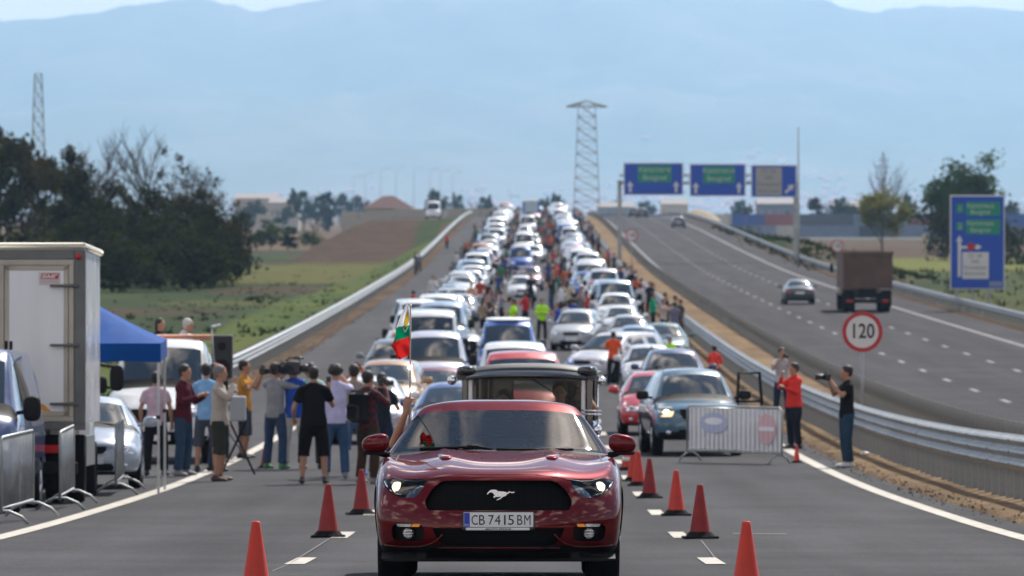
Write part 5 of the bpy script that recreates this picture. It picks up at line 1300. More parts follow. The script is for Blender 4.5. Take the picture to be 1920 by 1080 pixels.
# grille lattice
g = MB()
for j in range(9):
    z = .565 + .024 * j; f = (z - .552) / (.768 - .552); hw = np.interp(z, [r_[0] for r_ in GR], [r_[2] for r_ in GR])
    patch(bv, [(z - .003, -hw, hw), (z + .003, -hw, hw)], 20, -.030, .045, mb=g)
for j in range(23):
    x = -.53 + 1.06 * j / 22; zt = .765 if abs(x) < .39 else .765 - (abs(x) - .39) * .9
    if abs(x) < .545: patch(bv, [(.556, x - .003, x + .003), (zt, x - .003, x + .003)], 1, -.034, .045, mb=g)
kind(built(g, 'grille', GRILL, car), 'stuff')
g = MB()
for j in range(5): z = .30 + .025 * j; patch(bv, [(z - .003, -.44, .44), (z + .003, -.44, .44)], 18, -.03, .045, mb=g)
kind(built(g, 'lower_grille', GRILL, car), 'stuff')
horse = [(405, 405), (420, 380), (438, 362), (462, 345), (480, 341), (502, 345), (520, 340), (535, 347), (552, 345), (548, 362), (580, 366), (610, 366), (650, 370), (680, 378), (700, 388), (708, 372), (725, 366), (750, 374), (775, 376), (802, 370), (796, 384), (770, 392), (740, 385), (722, 384), (714, 400), (695, 402), (688, 415), (668, 432), (640, 444), (622, 452), (600, 474), (570, 484), (545, 493), (540, 486), (565, 474), (592, 460), (604, 440), (590, 438), (560, 446), (530, 444), (515, 452), (512, 462), (500, 452), (500, 436), (518, 430), (508, 415), (498, 398), (482, 384), (462, 380), (445, 384), (430, 396), (415, 412)]
hp = [((x - 600) * .00053 + .016, (415 - y) * .00053 + .667) for x, y in horse]
he = MB().prism(hp, -.014, .004).mesh('horse_badge', mat('brushed_badge', (.72, .73, .75), rough=.22, metal=.9)); fixn(he)
he = link('horse_badge', he, car); he.location.y = surf_y(bv, 0, .667) + .03
# headlamps
for sg in (1, -1):
    hs = built(patch(bv, [(z, sg * a, sg * b) for z, a, b in HL], 8, -.040, .048), 'headlight', PLASTIC, car)
    xc = sg * .765; zc = .722; y = surf_y(bv, xc, zc)
    MB().lathe([(.046, .0), (.046, .02), (.036, .022)], (xc, y + .012, zc), 'y', 24, 0).build('projector_ring', CHROME, hs, True)
    MB().blob((xc, y + .018, zc), (.043, .02, .043), 2, 0, 20, 12).build('bulb', LAMPON, hs, True)
    MB().blob((xc, y + .000, zc - .004), (.022, .009, .022), 2, 0, 14, 8).build('bright_core', LAMPHOT, hs, True)
    for k in range(3):
        x0 = sg * (.625 + .032 * k); m = MB(); pts = []
        for q in range(5): zz = .672 + .085 * q / 4; xx = x0 - sg * .028 * (q / 4 - .2) + sg * .012; pts.append((xx, surf_y(bv, xx, zz) + .018, zz, .006, .004))
        m.tube(pts, 0, 6).build('light_bar', mat('frosted_bar', (.45, .48, .5), rough=.25), hs, True)
    m = MB(); pts = []
    for (xx, zz) in ((.862, .765), (.845, .735), (.815, .70), (.775, .674), (.73, .668)): pts.append((sg * xx, surf_y(bv, sg * xx, zz) + .014, zz, .010, .006))
    m.tube(pts, 0, 6).build('lamp_trim', CHROME, hs, True)
    built(patch(bv, [(z, sg * a, sg * b) for z, a, b in HL], 12, -.001, .004), 'lens', LENS, hs, True)
    # fog lamp pocket
    fx, fz = sg * .682, .375; y = surf_y(bv, fx, fz)
    fp = MB().lathe([(.050, .0), (.050, .045), (.040, .05)], (fx, y + .012, fz), 'y', 22).build('fog_lamp', TRIM, car, True)
    MB().blob((fx, y + .016, fz), (.041, .016, .041), 2, 0, 20, 10).build('glass_face', mat('ribbed_lamp_glass', (.5, .52, .54), rough=.15, metal=.8, bump=1, bscale=70), fp, True)
    for q in range(3): MB().box(fx - .03, fx + .03, y - .004, y + .0, fz - .022 + .02 * q, fz - .018 + .02 * q).build('rib', CHROME, fp)
    il = built(patch(bv, [(.425, sg * .60, sg * .66), (.448, sg * .585, sg * .645)], 4, -.02, .04), 'indicator', AMBER, car)
    built(patch(bv, [(.425, sg * .665, sg * .76), (.447, sg * .655, sg * .775)], 4, -.02, .04), 'daylight_strip', LAMPOFF, car)
    # fang shaped edge of the bumper below the pocket
    # wing mirror
    m = MB(); mx_, mz = sg * .965, 1.058
    m.blob((mx_, 1.80, mz), (.108, .065, .072), 2.7, 0, 22, 14)
    m.v = [(x, y_, z - .16 * (abs(x) - .965) * (1 if z > mz else .2)) for x, y_, z in m.v]
    wm = m.build('wing_mirror', REDP, car, True)
    MB().bbox(min(sg * .85, sg * 1.06), max(sg * .85, sg * 1.06), 1.76, 1.85, .968, .992, .008).build('mirror_base', TRIM, wm, True)
    MB().tube([(sg * .93, 1.82, .975, .022, .016), (sg * .86, 1.86, .955, .026, .016), (sg * .80, 1.90, .945, .03, .018)], 0, 10).build('mirror_stem', TRIM, wm, True)
    MB().bbox(min(sg * .89, sg * 1.04), max(sg * .89, sg * 1.04), 1.852, 1.866, .99, 1.115, .01).build('mirror_glass', GLASS, wm)
    for y in (.94, 3.66): wheel(car, sg * .795, y, .345, .255, RIM)
# splitter and lower lip
sp_ = MB(); patch(bv, [(.165, -.86, .86), (.185, -.885, .885), (.23, -.885, .885)], 26, .015, .10, mb=sp_); built(sp_, 'splitter', TRIM, car, True)
MB().box(-.80, .80, .35, 4.4, .16, .22).build('undertray', TRIM, car)
lp = MB()
for sg in (1, -1):
    pts = [(.86, .285), (.78, .278), (.68, .272), (.58, .278), (.50, .30), (.45, .335), (.42, .37)]
    lp.tube([(sg * x, surf_y(bv, sg * x, z) + .004, z, .007, .009) for x, z in pts], 0, 8)
    pts = [(.42, .276), (.20, .268), (0, .266)]; 
lp.tube([(x, surf_y(bv, x, .268) + .002, .268, .006, .008) for x in np.linspace(-.46, .46, 14)], 0, 8)
kind(lp.build('bumper_crease', REDP, car, True), 'stuff')
# shut lines on the surface
sl = MB()
def shut(pts, w=.0055):
    P = []
    for (x, y) in pts:
        h = bv.ray_cast(Vector((x, y, 3)), Vector((0, 0, -1)))[0]
        if h: P.append((h.x, h.y, h.z + .0005, w, .0025))
    if len(P) > 1: sl.tube(P, 0, 6)
for sg in (1, -1):
    shut([(sg * .80, .50), (sg * .795, .8), (sg * .79, 1.1), (sg * .785, 1.4), (sg * .78, 1.66)]); shut([(sg * .0, .165), (sg * .15, .17), (sg * .3, .185), (sg * .42, .205), (sg * .52, .235), (sg * .62, .29), (sg * .70, .36), (sg * .78, .47), (sg * .80, .5)])
kind(sl.build('shut_lines', BLACKINK, car), 'stuff')
# hood vents, washer nozzles
for sg in (1, -1):
    m = MB(); pts = []
    for q in range(7):
        yy = .72 + .13 * q; h = bv.ray_cast(Vector((sg * (.40 + .02 * q / 6), yy, 3)), Vector((0, 0, -1)))[0]; pts.append((h.x, h.y, h.z - .006, .05 * math.sin(math.pi * (q + 1) / 8) + .02, .016))
    m.tube(pts, 0, 12).build('bonnet_ridge', REDP, car, True)
    h = bv.ray_cast(Vector((sg * .30, 1.60, 3)), Vector((0, 0, -1)))[0]; MB().blob((h.x, h.y, h.z + .004), (.02, .012, .006), 2.5).build('washer_nozzle', TRIM, car, True)
# number plate
yp = surf_y(bv, 0, .47) - .012
fr_ = MB().bbox(-.272, .272, yp - .012, yp + .10, .395, .545, .012).build('plate_frame', PLASTIC, car)
pl = MB().bbox(-.26, .262, yp - .018, yp - .010, .425, .535, .003).build('number_plate', WHITE, car)
MB().box(-.258, -.215, yp - .0205, yp - .0175, .4275, .5325).build('blue_band', BLUEP, pl)
def fit_text(s, w, h, mt, parent, x, y, z, ext=.0012, shear=0, name='lettering', bold=0):
    me = text_mesh(s, 1.0, mt, 0.001, 1, bold=bold); co = np.array([v.co[:] for v in me.vertices]); mn, mx_ = co.min(0), co.max(0)
    Mx = Matrix.Translation((x, y, z)) @ Matrix.Diagonal((w / (mx_[0] - mn[0]), ext / .002, h / (mx_[2] - mn[2]), 1)) @ Matrix.Translation((-(mx_[0] + mn[0]) / 2, 0, -(mx_[2] + mn[2]) / 2))
    if shear: Sh = Matrix.Identity(4); Sh[0][2] = shear; Mx = Mx @ Sh
    me.transform(Mx); return link(name, me, parent)
yt_ = yp - .0188
for (s_, x0, x1) in (('C', -.202, -.155), ('B', -.145, -.101), ('7', -.075, -.034), ('4', -.028, .016), ('1', .042, .054), ('5', .072, .117), ('B', .141, .181), ('M', .194, .241)):
    fit_text(s_, x1 - x0, .074, BLACKINK, pl, (x0 + x1) / 2, yt_, .479, .002)
fit_text('BG', .030, .014, WHITE, pl, -.2365, yp - .0212, .442)
st = MB().bbox(-.245, .235, yp - .020, yp - .008, .400, .421, .005).build('dealer_strip', WHITE, pl); fit_text('MOTO-PFOHE', .19, .013, BLACKINK, st, .0, yp - .0212, .4105, shear=.2, bold=.02)
# wipers, cowl, windscreen stickers, interior
wp = thing('x', 'x', 'x'); bpy.data.objects.remove(wp)
def glassz(x, z):
    h = bv.ray_cast(Vector((x, .5, z)), Vector((0, 1, 0)))[0]; return h
for (a, b) in (((-.62, 1.018), (-.16, 1.035)), ((-.02, 1.012), (.58, 1.012))):
    pts = []
    for q in range(7): x = lerp(a[0], b[0], q / 6); z = lerp(a[1], b[1], q / 6); h = bv.ray_cast(Vector((x, 1.2, z + .0)), Vector((0, 1, 0)))[0]; pts.append((x, (h.y if h else 1.75) - .012, z, .008, .010))
    MB().tube(pts, 0, 6).build('wiper', TRIM, car, True)
MB().tube([(-.16, 1.70, 1.040, .012, .012), (-.25, 1.70, 1.035, .016, .012), (-.05, 1.70, 1.012, .01, .01)], 0, 6).build('wiper', TRIM, car, True)
for (x, z, w, h_, mt_) in ((.60, 1.10, .035, .022, mat('green_sticker', (.0, .22, .15), rough=.4)), (.64, 1.135, .010, .028, mat('pale_sticker', (.35, .6, .65), rough=.4))):
    h = bv.ray_cast(Vector((x, 1.2, z)), Vector((0, 1, 0)))[0]; n_ = MB().box(-w / 2, w / 2, -.002, .002, -h_ / 2, h_ / 2).build('windscreen_sticker', mt_, car); n_.location = (x, h.y + .012, z); n_.rotation_euler = (R(-58), 0, R(12))
INT = mat('dark_interior', (.018, .018, .02), rough=.8); INT2 = mat('grey_headliner', (.10, .10, .10), rough=.9)
dsh = MB().bbox(-.80, .80, 1.98, 2.30, .55, .975, .04).build('dashboard', INT, car, True)
MB().bbox(.20, .56, 2.02, 2.25, .96, 1.025, .025).build('instrument_hood', INT, dsh, True)
for k in range(2): MB().box(-.35 + k * .42, -.10 + k * .42, 2.05, 2.25, .977, .983).build('dash_vent', CHROME if k else INT2, dsh)
sw = MB(); sw.lathe([(.19 + .014 * math.cos(a), .014 * math.sin(a)) for a in np.linspace(0, 2 * math.pi, 9)[:-1]], (0, 0, 0), 'y', 28, 0, True); sw.bbox(-.17, .17, -.01, .01, -.02, .02, .005); sw.xform(Matrix.Translation((.38, 2.42, .93)) @ Matrix.Rotation(R(22), 4, 'X')); sw.build('steering_wheel', INT, car, True)
for sg in (1, -1):
    s_ = MB().bbox(sg * .38 - .25, sg * .38 + .25, 2.75, 3.25, .35, .55, .06); s_.bbox(sg * .38 - .23, sg * .38 + .23, 3.12, 3.28, .5, 1.08, .07); se = s_.build('seat', INT, car, True); MB().bbox(sg * .38 - .13, sg * .38 + .13, 3.16, 3.26, 1.1, 1.26, .04).build('headrest', INT, se, True)
MB().bbox(-.62, .62, 3.75, 3.95, .4, 1.0, .05).build('rear_bench', INT, car, True); MB().box(-.85, .85, 1.75, 4.1, .28, .34).build('floor_mat', INT, car)
MB().bbox(-.14, .12, 2.44, 2.47, 1.245, 1.315, .015).build('rear_view_mirror', INT, car, True)
for sg in (1, -1): MB().bbox(sg * .38 - .20, sg * .38 + .20, 2.52, 2.58, 1.265, 1.33, .02).build('sun_visor', INT2, car, True)
def carpt(x, y, z):
    a = car.rotation_euler.x; return Vector((XC + x, Yc + y * math.cos(a) - z * math.sin(a), GZ + y * math.sin(a) + z * math.cos(a)))
dv = person('driver in a pale shirt behind the wheel of the red sports car', tuple(carpt(.38, 3.0, -.40)), H=1.74, arms=('wheel', 'wheel'), shirt=(.42, .45, .5), seated=True, hair='crop', legs=(.02, .02, .03), upper_only=True)
ps = person('passenger in the red sports car holding a flag out of the side window', tuple(carpt(-.40, 3.0, -.40)), H=1.72, rz=0, arms=('front', ((.455, -.35, 1.50), (.345, -.42, 1.775), (-.12, 0, 1))), shirt=(.10, .10, .12), seated=True, hair='short', legs=(.02, .02, .03), upper_only=True, vox=.009)
# flag on its stick, held up beside the roof
hx = XC - 0; Yf = Yc + 2.55; top_ = Vector((PX(770, Yf), Yf, PZ(573, Yf))); bot_ = Vector((PX(768, Yf), Yf - .01, PZ(800, Yf)))
fg = thing('flag', 'white, green and red flag with golden crest held out of the sports car window', 'flag', tuple(bot_))
MB().tube([(0, 0, 0), tuple(top_ - bot_)], .006, 8).build('stick', mat('pale_stick', (.45, .36, .30), rough=.6), fg, True)
MB().blob(tuple(top_ - bot_), (.011, .011, .012), 2).build('knob', WHITE, fg, True)
fm = bpy.data.materials.new('flag_cloth'); fm.use_nodes = True; t_ = fm.node_tree; b_ = t_.nodes['Principled BSDF']; b_.inputs['Roughness'].default_value = .8
b_.inputs['Specular IOR Level'].default_value = .1
at_ = t_.nodes.new('ShaderNodeAttribute'); at_.attribute_name = 'Col'; t_.links.new(at_.outputs['Color'], b_.inputs['Base Color'])
tl_ = t_.nodes.new('ShaderNodeBsdfTranslucent'); ms_ = t_.nodes.new('ShaderNodeMixShader'); ms_.inputs[0].default_value = .45; t_.links.new(at_.outputs['Color'], tl_.inputs[0]); t_.links.new(b_.outputs[0], ms_.inputs[1]); t_.links.new(tl_.outputs[0], ms_.inputs[2]); t_.links.new(ms_.outputs[0], t_.nodes['Material Output'].inputs[0])
fb = MB(); fc = []; NU, NV = 26, 60; s_f = F / Yf
outl = [(577, -5), (590, -15), (600, -20), (613, -25), (617, -26), (628, -27), (640, -32), (643, -35), (650, -29), (656, -26), (663, -24), (668, -15), (668, -2)]
for j in range(NV):
    v = j / (NV - 1); row = 576 + 90 * v
    w = -np.interp(row, [o_[0] for o_ in outl[:-1]], [o_[1] for o_ in outl[:-1]]) / s_f
    zz = PZ(row, Yf) - bot_.z; xp = lerp((top_ - bot_).x, 0, (576 + 90 * v - 573) / 227)
    for i in range(NU):
        u_ = i / (NU - 1); sag = .02 * u_ * (1 - v)
        fb.v.append((xp - .006 - w * u_, .03 * math.sin(u_ * 7 + v * 3) * u_ + .012 * math.sin(v * 17 + u_ * 4), zz + sag - .035 * u_ * v + (.02 * u_ if v < .1 else 0)))
        q = v + .05 * (1 - u_) - .10 * u_ * (v - .5)
        c = (.74, .75, .80) if q < .42 else ((.0, .20, .09) if q < .66 else (.55, .02, .02))
        ex, ez = (u_ - .30) / .20, (v - .25) / .17
        if ex * ex + ez * ez < 1: c = (.62, .36, .03) if (ex * ex * 2.2 + ez * ez < .75) else (.25, .32, .05)
        if (ex + .1) ** 2 * 8 + (ez + .1) ** 2 * 1.6 < .3: c = (.50, .06, .02)
        if .42 < v < .53 and abs(u_ - .32) < .17 and abs((v - .40) - .5 * (1 - ((u_ - .32) / .17) ** 2) * .2) < .022: c = (.6, .6, .66)
        fc.append(c)
fb.f = [(j * NU + i, j * NU + i + 1, (j + 1) * NU + i + 1, (j + 1) * NU + i) for j in range(NV - 1) for i in range(NU - 1)]; fb.m = [0] * len(fb.f)
fme = fb.mesh('cloth', fm, True); ca = fme.color_attributes.new('Col', 'FLOAT_COLOR', 'POINT'); ca.data.foreach_set('color', [c for q in fc for c in (*q, 1)]); link('cloth', fme, fg)
# ---------------------------------------------------------------- black vintage car
BLK = mat('black_enamel', (.008, .008, .010), rough=.08, coat=1.0)
Yv = 64.5; va = thing('vintage_car', 'old black boxy car with chrome round mirrors and sun visor behind the red sports car', 'vintage car', (.085, Yv, -D(Yv)), R(-3.2), None, math.atan(slope(Yv + 1.8)))
W2 = .70
# roof with rounded front corners
rf = MB(); n = 24; rows = []
for j, (y, dz) in enumerate(((1.36, -.045), (1.40, -.012), (1.60, .0), (2.4, .012), (3.2, 0), (3.42, -.05))):
    for i in range(n + 1):
        a = i / n * 2 - 1; x = a * (W2 + .095) * (1 - (.03 if j in (0, 5) else 0)); rf.v.append((x, y, 1.925 + dz - .075 * abs(a) ** 3.2 - .02 * a * a))
m = len(rf.v); rf.v += [(x, y, z - .055) for x, y, z in rf.v]
for j in range(5):
    for i in range(n): a = j * (n + 1) + i; rf.f += [(a, a + 1, a + n + 2, a + n + 1), (m + a, m + a + n + 1, m + a + n + 2, m + a + 1)]
for i in range(n): a = 5 * (n + 1) + i; rf.f += [(i, i + m, i + 1 + m, i + 1), (a, a + 1, a + 1 + m, a + m)]
for j in range(5): a, b = j * (n + 1), (j + 1) * (n + 1); rf.f += [(a, b, b + m, a + m), (a + n, a + n + m, b + n + m, b + n)]
rf.m = [0] * len(rf.f); me = rf.mesh('roof', [mat('grey_black_roof_skin', (.06, .06, .065), rough=.5)]); fixn(me); sharp(me, 40); link('roof', me, va)
for sg in (1, -1): MB().blob((sg * (W2 - .02), 1.45, 1.842), (.115, .16, .062), 2.6, 0, 20, 12).build('roof_corner', BLK, va, True)
vz = MB(); pts = []
for j, (y, z, hw) in enumerate(((1.46, 1.875, .66), (1.30, 1.845, .675), (1.20, 1.805, .68), (1.185, 1.785, .68))):
    for i in range(13): a = i / 12 * 2 - 1; vz.v.append((a * hw, y + .05 * a * a, z - .035 * abs(a) ** 3 + .0))
m = len(vz.v); vz.v += [(x, y + .01, z - .018) for x, y, z in vz.v]
for j in range(3):
    for i in range(12): a = j * 13 + i; vz.f += [(a, a + 1, a + 14, a + 13), (m + a, m + a + 13, m + a + 14, m + a + 1)]
for i in range(12): vz.f += [(39 + i, 40 + i, 40 + i + m, 39 + i + m)]
vz.m = [0] * len(vz.f); vz.build('sun_visor', BLK, va, True, True)
LG = mat('silver_post', (.55, .56, .58), rough=.3, metal=.6)
for sg in (1, -1):
    MB().bbox(sg * .635 - .022, sg * .635 + .022, 1.40, 1.45, 1.0, 1.79, .006).build('windscreen_post', LG, va)
    MB().bbox(sg * .70 - .035, sg * .70 + .035, 1.46, 1.54, .95, 1.86, .01).build('front_pillar', BLK, va); MB().bbox(sg * .70 - .035, sg * .70 + .035, 2.35, 2.43, .95, 1.86, .01).build('middle_pillar', BLK, va)
    MB().bbox(sg * .68 - .05, sg * .68 + .05, 3.2, 3.4, .95, 1.86, .02).build('rear_pillar', BLK, va)
    d_ = MB().bbox(sg * .72 - .03, sg * .72 + .03, 1.5, 2.42, .5, 1.28, .02).build('door', BLK, va, True); MB().blob((sg * .77, 2.3, 1.1), (.02, .06, .015), 2.5).build('handle', CHROME, d_, True)
    MB().bbox(sg * .72 - .03, sg * .72 + .03, 2.43, 3.38, .5, 1.28, .02).build('rear_quarter', BLK, va, True)
    MB().tube([(sg * .71, 1.44, 1.745, .007), (sg * .80, 1.36, 1.742, .007)], 0, 8).tube([(sg * .80, 1.36, 1.742, .006), (sg * .845, 1.33, 1.74, .006)], 0, 8).build('mirror_arm', CHROME, va, True)
    m = MB(); m.lathe([(.004, -.052), (.022, -.048), (.042, -.030), (.052, -.006), (.054, .006), (.048, .012)], (sg * .84, 1.33, 1.735), 'y', 26); m.build('round_mirror', CHROME, va, True)
    # headlamp, wing, wheel, side lamp, indicator
    h = MB(); h.lathe([(.125, -.02), (.132, .0), (.125, .05), (.09, .12), (.03, .17)], (sg * .40, .36, .98), 'y', 28); hl = h.build('headlight', CHROME, va, True); MB().blob((sg * .40, .345, .98), (.12, .03, .12), 2, 0, 22, 10).build('lamp_glass', LAMPOFF, hl, True)
    w = MB(); w.tube([(sg * .74, .06, .42, .14, .02), (sg * .74, .12, .66, .15, .03), (sg * .74, .34, .82, .155, .03), (sg * .74, .62, .84, .155, .03), (sg * .74, .92, .74, .15, .03), (sg * .74, 1.2, .50, .14, .02), (sg * .74, 1.4, .38, .13, .02)], 0, 14); w.build('front_wing', BLK, va, True)
    MB().bbox(sg * .74 - .13, sg * .74 + .13, 1.4, 2.7, .34, .38, .01).build('running_board', BLK, va)
    w = MB(); w.tube([(sg * .74, 2.6, .40, .13, .02), (sg * .74, 2.75, .68, .15, .03), (sg * .74, 3.05, .84, .155, .03), (sg * .74, 3.35, .78, .15, .03), (sg * .74, 3.6, .5, .14, .02)], 0, 14); w.build('rear_wing', BLK, va, True)
    wheel(va, sg * .68, .52, .36, .13, BLK); wheel(va, sg * .68, 3.08, .36, .13, BLK)
    MB().blob((sg * .80, 1.30, 1.18), (.05, .07, .06), 2.2).build('side_lamp', CHROME, va, True)
    a_ = MB().lathe([(.048, -.06), (.052, -.04), (.052, .06), (.04, .08)], (sg * .86, .50, .955), 'y', 20); a_.build('indicator', AMBER, va, True)
    MB().tube([(sg * .86, .55, .90), (sg * .82, .55, .80)], .02, 8).build('indicator_stalk', CHROME, va, True)
for z in (1.40, 1.36): MB().tube([(.62, 1.39, z), (.84, 1.36, z - .01)], .012, 8).build('grab_bar', CHROME, va, True)
MB().tube([(.80, 1.40, 1.80, .008), (.80, 1.39, 1.10, .008)], 0, 8).build('side_screen_edge', CHROME, va, True)
MB().bbox(-.66, .66, 1.40, 1.45, 1.765, 1.80, .006).bbox(-.66, .66, 1.40, 1.45, 1.02, 1.06, .006).build('windscreen_frame', BLK, va)
MB().box(-.615, .615, 1.422, 1.428, 1.06, 1.765).build('windscreen', VINTGLASS, va)
MB().tube([(.05, 1.39, 1.76, .006), (.30, 1.385, 1.60, .006)], 0, 6).build('wiper', TRIM, va)
b = MB().bbox(-.72, .72, 3.36, 3.42, .5, 1.50, .02); b.bbox(-.72, -.26, 3.36, 3.42, 1.50, 1.86, .02); b.bbox(.26, .72, 3.36, 3.42, 1.50, 1.86, .02); b.bbox(-.26, .26, 3.36, 3.42, 1.74, 1.86, .01); b.build('rear_wall', BLK, va)
MB().box(-.26, .26, 3.388, 3.392, 1.50, 1.74).build('rear_window', VINTGLASS, va)
MB().box(-.70, .70, 1.45, 3.36, .40, .48).build('floor_board', INT, va)
MB().bbox(-.62, .62, 2.2, 2.38, .5, 1.32, .05).build('front_bench', INT, va, True)
bo = MB(); bo.v = []
for y, hw, zt in ((.42, .27, 1.08), (.5, .29, 1.11), (1.0, .42, 1.16), (1.44, .66, 1.20)):
    for i in range(13): a = math.pi * i / 12; bo.v.append((-hw * math.cos(a), y, .62 + (zt - .62) * (math.sin(a) ** .55 if math.sin(a) > 0 else 0)))
bo.f = [(j * 13 + i, j * 13 + i + 1, (j + 1) * 13 + i + 1, (j + 1) * 13 + i) for j in range(3) for i in range(12)] + [tuple(range(13))]; bo.m = [0] * len(bo.f); bo.build('bonnet', BLK, va, True, True)
MB().bbox(-.30, .30, .34, .42, .55, 1.12, .05).build('radiator_shell', CHROME, va, True); MB().box(-.25, .25, .33, .338, .6, 1.05).build('radiator_grille', GRILL, va)
MB().tube([(-.75, .0, .52), (.75, .0, .52)], .03, 10).tube([(-.75, .0, .42), (.75, .0, .42)], .03, 10).build('bumper', CHROME, va, True)
def vpt(x, y, z):
    c, s = math.cos(R(-3.2)), math.sin(R(-3.2)); return (va.location.x + x * c - y * s, Yv + x * s + y * c, va.location.z + z + y * slope(Yv))
person('driver of the black vintage car resting an elbow on the window edge', vpt(.34, 2.15, -.02), H=1.74, rz=R(-3), arms=(((.40, -.12, 1.47), (.30, -.02, 1.62), (-.5, 0, .6)), 'wheel'), shirt=(.16, .03, .02), seated=True, upper_only=True, hair='short')
person('passenger in a red top inside the black vintage car', vpt(-.30, 2.15, -.06), H=1.68, rz=R(-3), arms=('front', 'front'), shirt=(.10, .10, .12), seated=True, upper_only=True, hair='short')['label'] = 'dim passenger sitting beside the driver of the black vintage car'

# ---------------------------------------------------------------- traffic cones
CONE = mat('red_cone_rubber', (.56, .030, .010), rough=.55, var=.12, vscale=6); CONED = mat('dirty_red_cone', (.27, .016, .014), rough=.7, var=.25, vscale=7); WBAND = mat('reflective_band', (.75, .72, .68), rough=.4)
def cone(px, row, label, h=.59, m=None, band=False, w=1.0):
    Y = Yrow(row) if row < 1100 else 40.0; X = PX(px, Y); t = thing('traffic_cone', label, 'traffic cone', (X, Y, -D(Y)), random.uniform(0, .2), 'red traffic cones marking the middle lane', math.atan(slope(Y)))
    k = h / .59; bs = MB(); bs.bbox(-.19 * k * w, .19 * k * w, -.19 * k * w, .19 * k * w, .0, .028 * k, .01)
    bs.lathe([(.165 * k * w, .026 * k), (.12 * k * w, .075 * k)], (0, 0, 0), 'z', 8)
    for a in range(4):
        for sx in (-1, 1): bs.box(sx * .10 * k - .02, sx * .10 * k + .02, -.195 * k, -.185 * k, -.012, .012)
    bs.build('base', RUBBER, t)
    bd = MB().lathe([(.118 * k * w, .06 * k), (.112 * k * w, .075 * k), (.034 * k, .57 * k), (.030 * k, .588 * k), (.022 * k, .59 * k)], (0, 0, 0), 'z', 28).build('cone_body', m or CONE, t, True)
    if band:
        for z0 in (.20, .38): r0, r1 = (.118 + (.034 - .118) * (z0 - .06) / .51) * k * w + .003, (.118 + (.034 - .118) * (z0 + .02) / .51) * k * w + .003; MB().lathe([(r0, z0 * k), (r1, (z0 + .09) * k)], (0, 0, 0), 'z', 28).build('white_band', WBAND, t, True)
    return t
cone(480, 1140, 'red cone left of the red sports car, cut off by the bottom edge', h=.53); cone(1400, 1140, 'red cone right of the red sports car, cut off by the bottom edge', h=.53)
cone(615, 1008, 'dark red cone beside the lane dash left of the red sports car', m=CONED); cone(678, 965, 'dirty red cone right behind the left wing mirror of the red sports car', m=CONED)
cone(1313, 1010, 'dark red cone second from the bottom in the right-hand cone line', m=CONED); cone(1268, 967, 'bright red cone third from the bottom in the right-hand cone line')
cone(1218, 934, 'slim dark red cone fourth from the bottom in the right-hand cone line', m=CONED); cone(1197, 911, 'blurred red cone beside the slim dark red one', h=.56); cone(1187, 902, 'farthest plain red cone next to the right wing mirror', h=.54)
cone(1494, 868, 'small red cone on the edge line beside the woman in the red jacket', h=.34); cone(1177, 882, 'orange cone with white bands behind the right wing mirror', h=.50, band=True, w=1.3)
cone(727, 868, 'orange cone with white bands left of the red sports car window', h=.50, band=True); cone(497, 878, 'red cone half hidden behind the man in the grey hoodie', h=.45, m=CONED)

# ---------------------------------------------------------------- crowd barriers
BANNER = mat('white_banner_cloth', (.86, .86, .90), rough=.7, var=.06, vscale=3); BBL = mat('faded_blue_print', (.50, .54, .74), rough=.7); BRD = mat('faded_red_print', (.74, .48, .52), rough=.7)
def barrier(X, Y, rz, label, banner=False, L=2.3, leg=GALVD):
    t = thing('crowd_barrier', label, 'barrier', (X, Y, -D(Y)), rz, 'steel crowd barriers'); h = L / 2; r = .019
    MB().tube([(-h, 0, .16), (-h, 0, 1.02), (-h + .06, 0, 1.09), (h - .06, 0, 1.09), (h, 0, 1.02), (h, 0, .16)], r, 8).tube([(-h, 0, .22), (h, 0, .22)], r * .9, 8).build('frame', GALV, t, True)
    n = int(L / .105)
    for i in range(1, n): x = -h + L * i / n; MB().tube([(x, 0, .23), (x, 0, 1.075)], .0085 if not banner else .0075, 6).build('bar', GALV, t, True)
    for sg in (-1, 1): MB().tube([(sg * h * .94, -.34, .02), (sg * h * .94, -.24, .12), (sg * h * .94, -.08, .19), (sg * h * .94, .08, .19), (sg * h * .94, .24, .12), (sg * h * .94, .34, .02)], .018, 8).build('foot', leg, t, True)
    if banner:
        b = MB(); nx = 60
        for j in range(2):
            for i in range(nx + 1): b.v.append((-h + .03 + (L - .06) * i / nx, .020 + .012 * math.sin(i * 1.9) + .006 * math.sin(i * .7), (.25, 1.06)[j]))
        b.f = [(i, i + 1, i + nx + 2, i + nx + 1) for i in range(nx)]; b.m = [0] * nx; bn = b.build('banner', BANNER, t, True)
        def disc(cx, cz, rx, rz_, mt, y, nm, z0=-9, z1=9, n=36):
            q = [(cx + rx * math.cos(a), min(max(cz + rz_ * math.sin(a), z0), z1)) for a in [2 * math.pi * k / n for k in range(n)]]; MB().prism(q, y, y + .002).build(nm, mt, bn)
        disc(-.50, .77, .34, .20, BBL, -.004, 'blue_emblem'); disc(-.50, .80, .22, .07, BANNER, -.008, 'emblem_gap'); disc(.78, .68, .22, .30, BRD, -.004, 'red_disc'); MB().box(.60, .96, -.010, -.006, .64, .72).build('white_stripe', BANNER, bn)
    return t
Yb = Yrow(869); barrier(PX(1377, Yb), Yb, R(-40), 'crowd barrier carrying a white banner with blue and red emblems before the blue off-roader', True)
for (px, Y, a, lab) in ((32, 72.5, 5.0, 'crowd barrier beside the blue van, nearest of the three edge-on ones'), (125, 80.5, .3, 'crowd barrier standing edge-on behind the box truck, middle of three'), (224, 90.5, -1.0, 'crowd barrier standing edge-on by the silver car, farthest of three')):
    barrier(PX(px, Y), Y, R(90 - a), lab, leg=GALV)

